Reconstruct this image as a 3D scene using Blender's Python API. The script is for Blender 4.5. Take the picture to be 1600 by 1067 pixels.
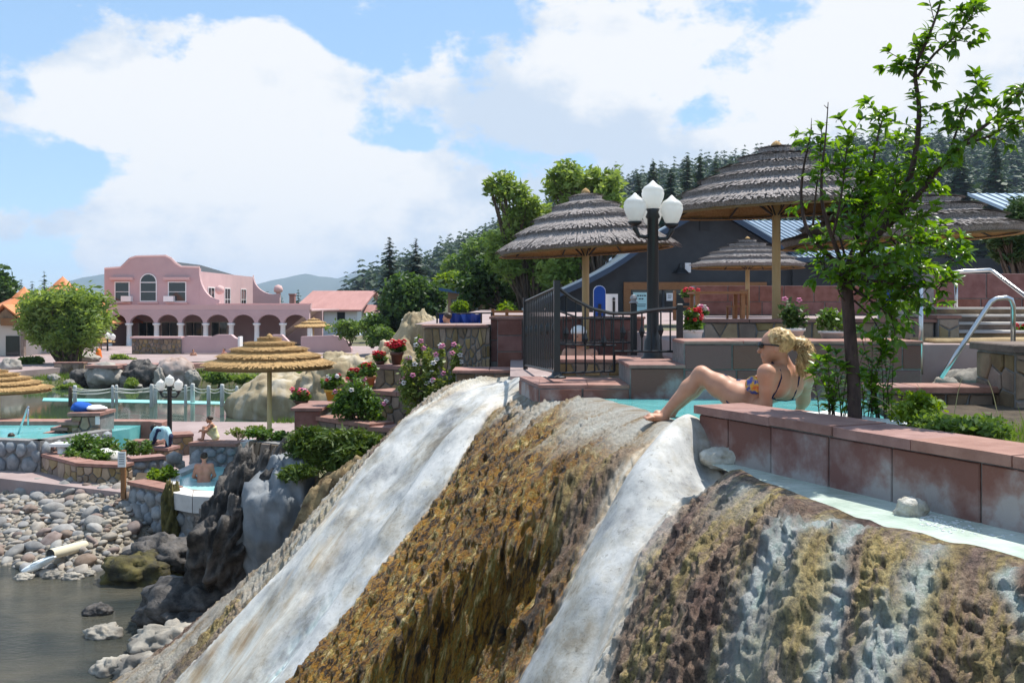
import bpy, math, random
import numpy as np
from mathutils import Vector, Matrix
for o in list(bpy.data.objects): bpy.data.objects.remove(o)
scene = bpy.context.scene
C = scene.collection
R = math.radians
# ---------------------------------------------------------------- camera
F, HY, CZ = 1555.0, 475.0, 0.81          # focal length in photo pixels, horizon row, eye height over the upper pool
cam = bpy.data.cameras.new('camera'); camo = bpy.data.objects.new('camera', cam); C.objects.link(camo)
cam.sensor_width = 36; cam.lens = F/1600*36; cam.shift_y = -(533.5-HY)/1600
cam.clip_start = 0.05; cam.clip_end = 20000
camo.location = (0, 0, CZ); camo.rotation_euler = (R(90), 0, 0); scene.camera = camo
scene.render.resolution_x, scene.render.resolution_y = 1024, 682
# ---------------------------------------------------------------- sky, sun, exposure
SUN = Vector((0.46, 0.36, 1.24)).normalized()      # towards the sun: behind the scene, to the right
elev = math.asin(SUN.z); azim = math.atan2(SUN.x, SUN.y)
world = bpy.data.worlds.new('World'); scene.world = world; world.use_nodes = True
wn = world.node_tree; wn.nodes.clear()
def N(tree, kind, **kw):
    n = tree.nodes.new(kind)
    for k, v in kw.items():
        if k.startswith('i_'): n.inputs[k[2:].replace('_', ' ')].default_value = v
        else: setattr(n, k, v)
    return n
def L(tree, a, b): tree.links.new(a, b)
sky = N(wn, 'ShaderNodeTexSky', sky_type='NISHITA', sun_disc=False, sun_elevation=elev, sun_rotation=azim, altitude=2100, air_density=1.0, dust_density=0.6, ozone_density=1.5)
tc = N(wn, 'ShaderNodeTexCoord')
sep = N(wn, 'ShaderNodeSeparateXYZ'); L(wn, tc.outputs['Generated'], sep.inputs[0])
def wmath(op, a, b=None, c=None, clamp=False):
    n = N(wn, 'ShaderNodeMath', operation=op, use_clamp=clamp)
    for i, v in enumerate((a, b, c)):
        if v is None: continue
        if hasattr(v, 'links'): L(wn, v, n.inputs[i])
        else: n.inputs[i].default_value = v
    return n.outputs[0]
# clouds live on the direction sphere: azimuth / elevation coordinates with layered noise
az = wmath('ARCTAN2', sep.outputs[0], sep.outputs[1])
el = wmath('ARCSINE', sep.outputs[2])
cv = N(wn, 'ShaderNodeCombineXYZ'); L(wn, az, cv.inputs[0]); L(wn, wmath('MULTIPLY', el, 1.5), cv.inputs[1])
def wnoise(scale, detail, rough, off):
    m = N(wn, 'ShaderNodeVectorMath', operation='ADD'); L(wn, cv.outputs[0], m.inputs[0]); m.inputs[1].default_value = off
    n = N(wn, 'ShaderNodeTexNoise', noise_dimensions='3D'); L(wn, m.outputs[0], n.inputs['Vector'])
    n.inputs['Scale'].default_value = scale; n.inputs['Detail'].default_value = detail; n.inputs['Roughness'].default_value = rough
    return n.outputs['Fac']
def blob(a0, e0, ra, re_, w):       # one cumulus mass: azimuth, elevation, radii (degrees)
    x = wmath('DIVIDE', wmath('SUBTRACT', az, R(a0)), R(ra)); y = wmath('DIVIDE', wmath('SUBTRACT', el, R(e0)), R(re_))
    r = wmath('ADD', wmath('MULTIPLY', x, x), wmath('MULTIPLY', y, y))
    return wmath('MULTIPLY', wmath('SUBTRACT', 1.0, r, clamp=True), w)
field = wmath('ADD', wmath('MULTIPLY', wnoise(6.5, 15, 0.60, (3.1, 0.4, 0.0)), 1.15), wmath('MULTIPLY', wnoise(1.7, 3, 0.5, (1.7, 5.2, 2.0)), 0.35))
for b in [(-17, 9.5, 9.5, 6.5, .30), (-11, 4.5, 15, 5.0, .30), (-14, 13, 4.2, 3.6, .24), (-22.5, 10.5, 4, 2.6, .16), (-4, 5.5, 9, 3.4, .22), (4, 12.5, 7, 4.2, .20), (14, 11, 11, 5.2, .26), (23, 11, 9, 7, .26), (12, 6.5, 12, 3.6, .16), (28, 16, 7, 4, .2), (2, 17.5, 4, 2, .14), (-1, 2.5, 24, 2.6, .18), (-28, 4.5, 5, 1.8, .2), (-28, 8, 4, 1.2, .12),
          (60, 14, 22, 9, .25), (-60, 12, 20, 8, .25), (100, 10, 25, 8, .25), (-110, 14, 25, 9, .25), (170, 12, 30, 9, .25), (-160, 9, 20, 6, .25)]:
    field = wmath('ADD', field, blob(*b))
cover = N(wn, 'ShaderNodeMapRange', interpolation_type='SMOOTHSTEP'); L(wn, field, cover.inputs[0])
cover.inputs[1].default_value = 0.795; cover.inputs[2].default_value = 0.905
shade = N(wn, 'ShaderNodeMapRange', interpolation_type='SMOOTHSTEP'); L(wn, wmath('ADD', wnoise(4.6, 10, 0.58, (0.3, 8.3, 1.0)), wmath('MULTIPLY', el, 0.35)), shade.inputs[0])
shade.inputs[1].default_value = 0.45; shade.inputs[2].default_value = 0.59
cc = N(wn, 'ShaderNodeMixRGB'); L(wn, shade.outputs[0], cc.inputs[0])
cc.inputs[1].default_value = (3.3, 3.8, 4.45, 1); cc.inputs[2].default_value = (4.85, 4.9, 4.95, 1)
skb = N(wn, 'ShaderNodeMixRGB'); skb.inputs[0].default_value = 0.62; L(wn, sky.outputs[0], skb.inputs[1]); skb.inputs[2].default_value = (2.05, 3.35, 4.9, 1)   # summer haze lightens the blue
mixc = N(wn, 'ShaderNodeMixRGB'); L(wn, wmath('MULTIPLY', cover.outputs[0], 0.96), mixc.inputs[0]); L(wn, skb.outputs[0], mixc.inputs[1]); L(wn, cc.outputs[0], mixc.inputs[2])
bg = N(wn, 'ShaderNodeBackground'); bg.inputs[1].default_value = 0.15; L(wn, mixc.outputs[0], bg.inputs[0])
wo = N(wn, 'ShaderNodeOutputWorld'); L(wn, bg.outputs[0], wo.inputs[0])
sl = bpy.data.lights.new('sun', 'SUN'); sl.energy = 5.0; sl.angle = R(0.53); sl.color = (1.0, 0.955, 0.88)
so = bpy.data.objects.new('sun', sl); C.objects.link(so); so.rotation_euler = SUN.to_track_quat('Z', 'Y').to_euler(); so.location = (20, 15, 40)
scene.view_settings.view_transform = 'Standard'; scene.view_settings.look = 'None'; scene.view_settings.gamma = 1; scene.view_settings.exposure = 0.45
scene.view_settings.use_curve_mapping = False
# ---------------------------------------------------------------- helpers
rng = np.random.default_rng(7); random.seed(7)
def P(px, py, d): return Vector(((px-800)/F*d, d, CZ-(py-HY)/F*d))          # a photo point at a known distance
def G(px, py, z):                                                           # a photo point on a known level
    d = (CZ-z)*F/(py-HY); return Vector(((px-800)/F*d, d, z))
def wloc(o):
    v = Vector((0, 0, 0))
    while o is not None: v = v+o.location; o = o.parent
    return v
def tag(o, label=None, cat=None, group=None, kind=None):
    if label: o['label'] = label
    if cat: o['category'] = cat
    if group: o['group'] = group
    if kind: o['kind'] = kind
    return o
def thing(name, label, cat, loc=(0, 0, 0), group=None, rz=0):
    o = bpy.data.objects.new(name, None); C.objects.link(o); o.location = loc; o.rotation_euler = (0, 0, rz); o.empty_display_size = .1
    return tag(o, label, cat, group)
def link(name, me, parent=None, loc=(0, 0, 0), rot=None, scale=None):
    o = bpy.data.objects.new(name, me); C.objects.link(o); o.parent = parent; o.location = loc
    if rot is not None: o.rotation_euler = rot
    if scale is not None: o.scale = scale
    return o
def rawmesh(name, v, f, mat, smooth=False):
    me = bpy.data.meshes.new(name)
    v = np.asarray(v, dtype=np.float32)
    if isinstance(f, np.ndarray) and f.ndim == 2:
        k = f.shape[1]; nf = len(f)
        me.vertices.add(len(v)); me.vertices.foreach_set('co', v.ravel())
        me.loops.add(nf*k); me.loops.foreach_set('vertex_index', f.astype(np.int32).ravel())
        me.polygons.add(nf); me.polygons.foreach_set('loop_start', np.arange(0, nf*k, k, dtype=np.int32))
        try: me.polygons.foreach_set('loop_total', np.full(nf, k, dtype=np.int32))
        except Exception: pass
        me.update(calc_edges=True)
    else:
        me.from_pydata([tuple(map(float, p)) for p in v], [], [list(map(int, q)) for q in f])
    if smooth: me.polygons.foreach_set('use_smooth', np.ones(len(me.polygons), dtype=bool))
    for m in (mat if isinstance(mat, (list, tuple)) else [mat]): me.materials.append(m)
    me.update(); return me
def obj(name, v, f, mat, parent=None, smooth=False, world=True):
    v = np.asarray(v, dtype=np.float64)
    if parent is not None and world: v = v-np.array(wloc(parent))
    return link(name, rawmesh(name, v, f, mat, smooth), parent)
class MB:
    def __init__(s): s.v = []; s.f = []
    def add(s, v, f):
        n = len(s.v); s.v += [tuple(p) for p in v]; s.f += [tuple(i+n for i in q) for q in f]; return s
    def box(s, x0, x1, y0, y1, z0, z1):
        return s.add([(x0,y0,z0),(x1,y0,z0),(x1,y1,z0),(x0,y1,z0),(x0,y0,z1),(x1,y0,z1),(x1,y1,z1),(x0,y1,z1)],
                     [(0,3,2,1),(4,5,6,7),(0,1,5,4),(1,2,6,5),(2,3,7,6),(3,0,4,7)])
    def cbox(s, c, size, rz=0, bev=0):          # box centred at c, turned about z, small chamfer on top edges
        x, y, z = size[0]/2, size[1]/2, size[2]/2; b = bev
        pts = [(-x,-y,-z),(x,-y,-z),(x,y,-z),(-x,y,-z),(-x,-y,z-b),(x,-y,z-b),(x,y,z-b),(-x,y,z-b),(-x+b,-y+b,z),(x-b,-y+b,z),(x-b,y-b,z),(-x+b,y-b,z)]
        ca, sa = math.cos(rz), math.sin(rz)
        pts = [(c[0]+p[0]*ca-p[1]*sa, c[1]+p[0]*sa+p[1]*ca, c[2]+p[2]) for p in pts]
        fs = [(0,3,2,1),(0,1,5,4),(1,2,6,5),(2,3,7,6),(3,0,4,7),(4,5,9,8),(5,6,10,9),(6,7,11,10),(7,4,8,11),(8,9,10,11)]
        return s.add(pts, fs)
    def tube(s, pts, radii, n=8, cap=True):
        pts = [Vector(p) for p in pts]
        if not hasattr(radii, '__len__'): radii = [radii]*len(pts)
        base = len(s.v); up = None
        for i, p in enumerate(pts):
            a = pts[max(i-1, 0)]; b = pts[min(i+1, len(pts)-1)]; t = (b-a)
            t = t.normalized() if t.length > 1e-9 else Vector((0, 0, 1))
            if up is None: up = Vector((0, 0, 1)) if abs(t.z) < .9 else Vector((1, 0, 0))
            u = t.cross(up).normalized(); w = u.cross(t).normalized(); up = w
            for k in range(n):
                a_ = 2*math.pi*k/n; q = p+(u*math.cos(a_)+w*math.sin(a_))*radii[i]; s.v.append(tuple(q))
        for i in range(len(pts)-1):
            for k in range(n):
                k2 = (k+1) % n; s.f.append((base+i*n+k, base+i*n+k2, base+(i+1)*n+k2, base+(i+1)*n+k))
        if cap:
            s.f.append(tuple(base+k for k in range(n-1, -1, -1))); s.f.append(tuple(base+(len(pts)-1)*n+k for k in range(n)))
        return s
    def lathe(s, c, prof, n=16):                # prof: (radius, z) from bottom to top
        base = len(s.v)
        for r, z in prof:
            for k in range(n):
                a = 2*math.pi*k/n; s.v.append((c[0]+r*math.cos(a), c[1]+r*math.sin(a), c[2]+z))
        m = len(prof)
        for i in range(m-1):
            for k in range(n):
                k2 = (k+1) % n; s.f.append((base+i*n+k, base+i*n+k2, base+(i+1)*n+k2, base+(i+1)*n+k))
        s.f.append(tuple(base+k for k in range(n-1, -1, -1))); s.f.append(tuple(base+(m-1)*n+k for k in range(n)))
        return s
    def prism(s, poly, z0, z1):                 # poly: list of (x, y), counter-clockwise
        n = len(poly)
        return s.add([(p[0], p[1], z0) for p in poly]+[(p[0], p[1], z1) for p in poly],
                     [tuple(range(n-1, -1, -1)), tuple(range(n, 2*n))]+[(i, (i+1) % n, n+(i+1) % n, n+i) for i in range(n)])
    def slab(s, poly, nrm, t):                  # poly of 3D points pushed out along nrm by t
        n = len(poly); q = [Vector(p) for p in poly]; nv = Vector(nrm)*t
        return s.add([tuple(p) for p in q]+[tuple(p+nv) for p in q],
                     [tuple(range(n-1, -1, -1)), tuple(range(n, 2*n))]+[(i, (i+1) % n, n+(i+1) % n, n+i) for i in range(n)])
    def build(s, name, mat, parent=None, smooth=False, world=True): return obj(name, s.v, s.f, mat, parent, smooth, world)
# ---- numpy noise
_perm = np.random.default_rng(11).random(65536).astype(np.float32)
def vnoise(x, y, z=None):
    x = np.asarray(x, float); y = np.asarray(y, float); z = np.zeros_like(x) if z is None else np.asarray(z, float)
    xi, yi, zi = np.floor(x).astype(np.int64), np.floor(y).astype(np.int64), np.floor(z).astype(np.int64)
    fx, fy, fz = x-xi, y-yi, z-zi
    fx, fy, fz = [f*f*f*(f*(f*6-15)+10) for f in (fx, fy, fz)]
    def h(a, b, c): return _perm[(a*73856093 ^ b*19349663 ^ c*83492791) & 65535]
    r = 0
    for dx in (0, 1):
        wx = fx if dx else 1-fx
        for dy in (0, 1):
            wy = fy if dy else 1-fy
            for dz in (0, 1):
                r = r+h(xi+dx, yi+dy, zi+dz)*wx*wy*(fz if dz else 1-fz)
    return r
def fbm(x, y, z=None, o=4, g=.5):
    r = 0; a = 1; t = 0; x = np.asarray(x, float); y = np.asarray(y, float); z = np.zeros_like(x) if z is None else np.asarray(z, float)
    for i in range(o):
        r = r+a*vnoise(x*2**i+17*i, y*2**i-9*i, z*2**i+5*i); t += a; a *= g
    return r/t
def sstep(a, b, x):
    t = np.clip((np.asarray(x, float)-a)/(b-a), 0, 1); return t*t*(3-2*t)
# ---- signed distance solids -> one continuous skin (surface nets)
class SDF:
    def __init__(s, lo, hi, h):
        s.lo = np.array(lo, float); s.h = h; s.n = np.ceil((np.array(hi, float)-s.lo)/h).astype(int)+1
        s.v = np.full(tuple(s.n), 1.0, np.float32)
    def _sl(s, lo, hi, pad):
        a = np.clip(np.floor((np.array(lo)-pad-s.lo)/s.h).astype(int), 0, s.n-1); b = np.clip(np.ceil((np.array(hi)+pad-s.lo)/s.h).astype(int)+1, 1, s.n)
        sl = tuple(slice(i, j) for i, j in zip(a, b))
        g = np.meshgrid(*[s.lo[i]+s.h*np.arange(a[i], b[i]) for i in range(3)], indexing='ij')
        return sl, g
    def _mix(s, sl, d, k):
        o = s.v[sl]
        if k <= 0: s.v[sl] = np.minimum(o, d); return
        hh = np.clip(.5+.5*(o-d)/k, 0, 1); s.v[sl] = o*(1-hh)+d*hh-k*hh*(1-hh)
    def cone(s, a, b, r1, r2, k=.02):
        a = np.array(a, float); b = np.array(b, float); rm = max(r1, r2)
        sl, g = s._sl(np.minimum(a, b)-rm, np.maximum(a, b)+rm, k*1.5+2*s.h)
        ba = b-a; L2 = float(ba@ba)+1e-12
        t = np.clip(sum((g[i]-a[i])*ba[i] for i in range(3))/L2, 0, 1)
        d = np.sqrt(sum((g[i]-a[i]-t*ba[i])**2 for i in range(3)))-(r1+(r2-r1)*t)
        s._mix(sl, d, k); return s
    def ell(s, c, r, k=.02, M=None):
        c = np.array(c, float); r = np.array(r, float); m = r.max()
        sl, g = s._sl(c-m, c+m, k*1.5+2*s.h)
        q = [g[i]-c[i] for i in range(3)]
        if M is not None:
            M = np.array(M); q = [sum(M[j][i]*q[j] for j in range(3)) for i in range(3)]     # columns of M are the axes
        k0 = np.sqrt(sum((q[i]/r[i])**2 for i in range(3))); k1 = np.sqrt(sum((q[i]/r[i]**2)**2 for i in range(3)))+1e-9
        s._mix(sl, k0*(k0-1)/k1, k); return s
    def chain(s, pts, rad, k=.02):
        for i in range(len(pts)-1): s.cone(pts[i], pts[i+1], rad[i], rad[i+1], k)
        return s
    def mesh(s, vol=None):
        v = s.v if vol is None else vol
        ins = v < 0; nx, ny, nz = v.shape
        cnt = np.zeros((nx-1, ny-1, nz-1), np.int32)
        for dx in (0, 1):
            for dy in (0, 1):
                for dz in (0, 1): cnt += ins[dx:nx-1+dx, dy:ny-1+dy, dz:nz-1+dz]
        act = (cnt > 0) & (cnt < 8); idx = np.full(act.shape, -1, np.int64); ii = np.argwhere(act); idx[act] = np.arange(len(ii))
        acc = np.zeros((len(ii), 3)); num = np.zeros(len(ii))
        cs = [(0,0,0),(1,0,0),(0,1,0),(1,1,0),(0,0,1),(1,0,1),(0,1,1),(1,1,1)]
        for a in range(8):
            for b in range(a+1, 8):
                if sum(abs(cs[a][i]-cs[b][i]) for i in range(3)) != 1: continue
                va = v[ii[:,0]+cs[a][0], ii[:,1]+cs[a][1], ii[:,2]+cs[a][2]]; vb = v[ii[:,0]+cs[b][0], ii[:,1]+cs[b][1], ii[:,2]+cs[b][2]]
                m = (va < 0) != (vb < 0); t = np.where(m, va/np.where(m, va-vb, 1), 0)
                for i in range(3): acc[:, i] += np.where(m, cs[a][i]+t*(cs[b][i]-cs[a][i]), 0)
                num += m
        verts = s.lo+s.h*(ii+acc/num[:, None])
        F_ = []
        for ax in range(3):
            o1, o2 = [(1, 2), (2, 0), (0, 1)][ax]
            sl0 = [slice(0, None)]*3; sl1 = [slice(0, None)]*3; sl0[ax] = slice(0, -1); sl1[ax] = slice(1, None)
            A = ins[tuple(sl0)]; B = ins[tuple(sl1)]; e = np.argwhere(A != B)
            e = e[(e[:, o1] > 0) & (e[:, o2] > 0) & (e[:, o1] < v.shape[o1]-1) & (e[:, o2] < v.shape[o2]-1)]
            if not len(e): continue
            d1 = np.zeros(3, int); d1[o1] = 1; d2 = np.zeros(3, int); d2[o2] = 1
            q = [idx[tuple((e-d1-d2).T)], idx[tuple((e-d2).T)], idx[tuple(e.T)], idx[tuple((e-d1).T)]]
            Q = np.stack(q, 1); fl = A[tuple(e.T)] == False
            Q[fl] = Q[fl][:, ::-1]; F_.append(Q)
        return verts, np.concatenate(F_)
# ---- materials
def M(name, c1, c2=None, scale=6.0, rough=.8, bump=0.0, bscale=None, spec=.3, metal=0.0, rand=0.0, stretch=None, c3=None, detail=6, contrast=(.35, .65), coat=0.0, sub=0.0, obj_space=False, zstain=None, bdist=.02):
    m = bpy.data.materials.new(name); m.use_nodes = True; t = m.node_tree; b = t.nodes['Principled BSDF']
    b.inputs['Roughness'].default_value = rough; b.inputs['Specular IOR Level'].default_value = spec; b.inputs['Metallic'].default_value = metal
    if coat: b.inputs['Coat Weight'].default_value = coat
    if sub: b.inputs['Subsurface Weight'].default_value = sub; b.inputs['Subsurface Radius'].default_value = (.012, .005, .003)
    c1 = tuple(c1)+(1,)
    if obj_space: pos = N(t, 'ShaderNodeTexCoord').outputs['Object']
    else: pos = N(t, 'ShaderNodeNewGeometry').outputs['Position']
    if stretch:
        mp = N(t, 'ShaderNodeMapping'); mp.inputs['Scale'].default_value = stretch; L(t, pos, mp.inputs[0]); pos = mp.outputs[0]
    out = None
    if c2 is not None:
        n = N(t, 'ShaderNodeTexNoise'); n.inputs['Scale'].default_value = scale; n.inputs['Detail'].default_value = detail; n.inputs['Roughness'].default_value = .6; L(t, pos, n.inputs['Vector'])
        r = N(t, 'ShaderNodeValToRGB'); r.color_ramp.elements[0].position = contrast[0]; r.color_ramp.elements[1].position = contrast[1]
        r.color_ramp.elements[0].color = c1; r.color_ramp.elements[1].color = tuple(c2)+(1,)
        if c3 is not None:
            e = r.color_ramp.elements.new((contrast[0]+contrast[1])/2); e.color = tuple(c3)+(1,)
        fac = n.outputs['Fac']
        if zstain:
            sz = N(t, 'ShaderNodeSeparateXYZ'); L(t, N(t, 'ShaderNodeNewGeometry').outputs['Position'], sz.inputs[0]); ma = N(t, 'ShaderNodeMath', operation='MULTIPLY_ADD'); L(t, sz.outputs[2], ma.inputs[0]); ma.inputs[1].default_value = -zstain[1]; ma.inputs[2].default_value = zstain[0]*zstain[1]
            mc = N(t, 'ShaderNodeMath', operation='MINIMUM'); L(t, ma.outputs[0], mc.inputs[0]); mc.inputs[1].default_value = .25; ad = N(t, 'ShaderNodeMath', operation='ADD'); L(t, fac, ad.inputs[0]); L(t, mc.outputs[0], ad.inputs[1]); fac = ad.outputs[0]
        L(t, fac, r.inputs[0]); out = r.outputs[0]
    if rand:
        oi = N(t, 'ShaderNodeObjectInfo'); hs = N(t, 'ShaderNodeHueSaturation')
        if out is None: hs.inputs['Color'].default_value = c1
        else: L(t, out, hs.inputs['Color'])
        mr = N(t, 'ShaderNodeMapRange'); mr.inputs[3].default_value = 1-rand; mr.inputs[4].default_value = 1+rand; L(t, oi.outputs['Random'], mr.inputs[0]); L(t, mr.outputs[0], hs.inputs['Value'])
        w = N(t, 'ShaderNodeMath', operation='FRACT'); w2 = N(t, 'ShaderNodeMath', operation='MULTIPLY'); w2.inputs[1].default_value = 7.31; L(t, oi.outputs['Random'], w2.inputs[0]); L(t, w2.outputs[0], w.inputs[0])
        mh = N(t, 'ShaderNodeMapRange'); mh.inputs[3].default_value = .5-rand*.05; mh.inputs[4].default_value = .5+rand*.05; L(t, w.outputs[0], mh.inputs[0]); L(t, mh.outputs[0], hs.inputs['Hue'])
        ms = N(t, 'ShaderNodeMapRange'); ms.inputs[3].default_value = 1-rand; ms.inputs[4].default_value = 1+rand*.6; L(t, w.outputs[0], ms.inputs[0]); L(t, ms.outputs[0], hs.inputs['Saturation'])
        out = hs.outputs[0]
    if out is None: b.inputs['Base Color'].default_value = c1
    else: L(t, out, b.inputs['Base Color'])
    if bump:
        n2 = N(t, 'ShaderNodeTexNoise'); n2.inputs['Scale'].default_value = bscale or scale*4; n2.inputs['Detail'].default_value = 8; n2.inputs['Roughness'].default_value = .65; L(t, pos, n2.inputs['Vector'])
        bp = N(t, 'ShaderNodeBump'); bp.inputs['Strength'].default_value = bump; bp.inputs['Distance'].default_value = bdist; L(t, n2.outputs['Fac'], bp.inputs['Height']); L(t, bp.outputs[0], b.inputs['Normal'])
    return m
def leafmat(name, c1, c2, trans=.35, rough=.45, scale=3.0):
    m = M(name, c1, c2, scale=scale, rough=rough, spec=.4)
    t = m.node_tree; b = t.nodes['Principled BSDF']; out = t.nodes['Material Output']
    tr = N(t, 'ShaderNodeBsdfTranslucent'); mx = N(t, 'ShaderNodeMixShader'); mx.inputs[0].default_value = trans
    src = b.inputs['Base Color'].links[0].from_socket
    hs = N(t, 'ShaderNodeHueSaturation'); hs.inputs['Saturation'].default_value = 1.15; hs.inputs['Value'].default_value = 1.5; hs.inputs['Hue'].default_value = .485; L(t, src, hs.inputs['Color']); L(t, hs.outputs[0], tr.inputs[0])
    L(t, b.outputs[0], mx.inputs[1]); L(t, tr.outputs[0], mx.inputs[2]); L(t, mx.outputs[0], out.inputs[0]); return m
def water(name, col, rough=.04, bump=.25, scale=6.0, col2=None, stretch=None, cscale=1.5, bdist=.02):
    m = M(name, col, col2, scale=cscale, rough=rough, spec=.5, bump=bump, bscale=scale, stretch=stretch, bdist=bdist); m.node_tree.nodes['Principled BSDF'].inputs['IOR'].default_value = 1.33; return m
# ---- planar piece helpers
def voronoi(w, h, n, seed, relax=2, aspect=1.0):
    """convex cells of a w x h rectangle"""
    r = np.random.default_rng(seed); pts = r.random((n, 2))*[w, h]
    def cells():
        out = []
        for i in range(n):
            poly = [(0, 0), (w, 0), (w, h), (0, h)]; p = pts[i]
            dd = np.argsort(((pts-p)**2).sum(1))[1:18]
            for j in dd:
                q = pts[j]; mx, my = (p+q)/2; dx, dy = q-p; new = []
                for a in range(len(poly)):
                    A = poly[a]; B = poly[(a+1) % len(poly)]
                    sa = (A[0]-mx)*dx+(A[1]-my)*dy; sb = (B[0]-mx)*dx+(B[1]-my)*dy
                    if sa <= 0: new.append(A)
                    if sa*sb < 0: t = sa/(sa-sb); new.append((A[0]+t*(B[0]-A[0]), A[1]+t*(B[1]-A[1])))
                poly = new
                if len(poly) < 3: break
            out.append(poly)
        return out
    for _ in range(relax):
        cs = cells()
        for i, c in enumerate(cs):
            if len(c) >= 3: pts[i] = np.mean(c, axis=0)
    return [c for c in cells() if len(c) >= 3]
def piece(name, poly, O, U, V, Nn, depth, mat, parent, gap=.012, bev=.012):
    """a flat stone with chamfered face: 2D polygon -> object proud of the plane O,U,V along Nn"""
    c = np.mean(poly, axis=0); q = []
    for p in poly:
        d = np.array(p)-c; l = np.linalg.norm(d)+1e-9; q.append(c+d*max(0, 1-gap/l))
    q2 = [c+(p-c)*max(0, 1-bev/(np.linalg.norm(p-c)+1e-9)) for p in q]
    n = len(q); O = Vector(O)+U*float(c[0])+V*float(c[1])
    loc = O-(wloc(parent) if parent is not None else Vector())
    vs = []
    for ring, dz in ((q, -.01), (q, depth*.6), (q2, depth)):
        for p in ring: vs.append(tuple(U*float(p[0]-c[0])+V*float(p[1]-c[1])+Nn*dz))
    fs = [tuple(range(2*n, 3*n))]
    for i in range(n):
        j = (i+1) % n; fs.append((i, j, n+j, n+i)); fs.append((n+i, n+j, 2*n+j, 2*n+i))
    return link(name, rawmesh(name, vs, fs, mat), parent, loc)
def flagstones(parent, A, B, z0, z1, n, seed, mat, name='stone', depth=.02, gap=.012, out=None, aspect=1.0):
    """clad the vertical face from A to B (plan points, face on the right-hand side looking A->B) with irregular stones"""
    A = Vector((A[0], A[1], 0)); B = Vector((B[0], B[1], 0)); U = (B-A); w = U.length; U.normalize(); V = Vector((0, 0, 1)); Nn = U.cross(V) if out is None else Vector(out)
    for c in voronoi(w, (z1-z0)*aspect, n, seed): piece(name, [(p[0], p[1]/aspect) for p in c], (A.x, A.y, z0), U, V, Nn, depth*(.7+.6*random.random()), mat, parent, gap)
def panels(parent, A, B, rows, widths, mat, name='slab', depth=.012, gap=.008, jit=.0):
    """rectangular slabs on a vertical face; rows = [(z0, z1)], widths = joint positions along the face (metres)"""
    A = Vector((A[0], A[1], 0)); B = Vector((B[0], B[1], 0)); U = (B-A).normalized(); V = Vector((0, 0, 1)); Nn = U.cross(V)
    for ri, (z0, z1) in enumerate(rows):
        ws = widths[ri] if isinstance(widths[0], (list, tuple)) else widths
        for a, b in zip(ws[:-1], ws[1:]):
            piece(name, [(a, 0), (b, 0), (b, z1-z0), (a, z1-z0)], (A.x, A.y, z0), U, V, Nn, depth+random.uniform(-.003, .004), mat, parent, gap, .006)
_blobs = []
def blobmesh(mat, seed, sub=1, rough=.18):
    import bmesh
    bm = bmesh.new(); bmesh.ops.create_icosphere(bm, subdivisions=sub, radius=1.0)
    r = np.random.default_rng(seed); off = r.random(3)*40
    v = np.array([tuple(x.co) for x in bm.verts]); nz = fbm(v[:, 0]*1.1+off[0], v[:, 1]*1.1+off[1], v[:, 2]*1.1+off[2], 2)-.5
    for x, s_ in zip(bm.verts, 1+nz*rough*4): x.co *= float(s_)
    me = bpy.data.meshes.new('stone'); bm.to_mesh(me); bm.free(); me.materials.append(mat)
    me.polygons.foreach_set('use_smooth', np.ones(len(me.polygons), dtype=bool)); return me
def boulder(name, c, r, seed, mat, parent=None, freq=1.6, amp=.35, res=28, zs=1.0):
    """one angular rock: a displaced sphere with ridged noise"""
    th, ph = np.meshgrid(np.linspace(0, 2*math.pi, res, endpoint=False), np.linspace(.001, math.pi-.001, res//2+1))
    d = np.stack([np.cos(th)*np.sin(ph), np.sin(th)*np.sin(ph), np.cos(ph)], -1).reshape(-1, 3)
    o = np.random.default_rng(seed).random(3)*50; d0 = d; d = d*np.array([1, 1, zs])
    rdg = lambda f2, o3: 1-np.abs(fbm(d[:,0]*freq*f2+o[o3], d[:,1]*freq*f2+o[(o3+1)%3], d[:,2]*freq*f2+o[(o3+2)%3], 4)-.5)*4
    k = 1+amp*.35*rdg(1.3, 0)+amp*.14*rdg(3.1, 1)-amp*.2+amp*(fbm(d[:,0]*freq+o[0], d[:,1]*freq+o[1], d[:,2]*freq+o[2], 5, .5)-.5)*2-amp*.5*np.abs(fbm(d[:,0]*freq*1.7+o[1], d[:,1]*freq*1.7+o[2], d[:,2]*freq*1.7+o[0], 3)-.5)*2
    v = d0*k[:, None]*np.array(r)
    m = res; rows = res//2+1; f = []
    for i in range(rows-1):
        for j in range(m): f.append((i*m+j, (i+1)*m+j, (i+1)*m+(j+1) % m, i*m+(j+1) % m))
    o_ = link(name, rawmesh(name, v, np.array(f), mat, True), parent, Vector(c)-(wloc(parent) if parent is not None else Vector()))
    return o_
# ================================================================ materials
m_redslab = M('red sandstone', (.165,.066,.052), (.24,.115,.095), scale=5, rough=.8, bump=.25, bscale=40, rand=.16)
m_redcop = M('red sandstone coping', (.245,.125,.10), (.34,.19,.155), scale=7, rough=.75, bump=.3, bscale=50, rand=.10)
m_mortar = M('grey mortar', (.17,.165,.16), (.26,.25,.24), scale=14, rough=.9, bump=.4)
m_flag = M('tan flagstone', (.24,.16,.095), (.35,.255,.155), scale=5, rough=.8, bump=.4, bscale=30, rand=.33)
m_flagdark = M('brown flagstone', (.15,.105,.07), (.27,.19,.12), scale=5, rough=.85, bump=.4, bscale=30, rand=.35)
m_cobble = M('river cobble', (.20,.195,.19), (.34,.325,.30), scale=9, rough=.75, bump=.25, bscale=60, rand=.32)
m_cobwall = M('grey cobble in wall', (.17,.185,.20), (.29,.305,.32), scale=9, rough=.7, bump=.25, bscale=50, rand=.22)
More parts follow.
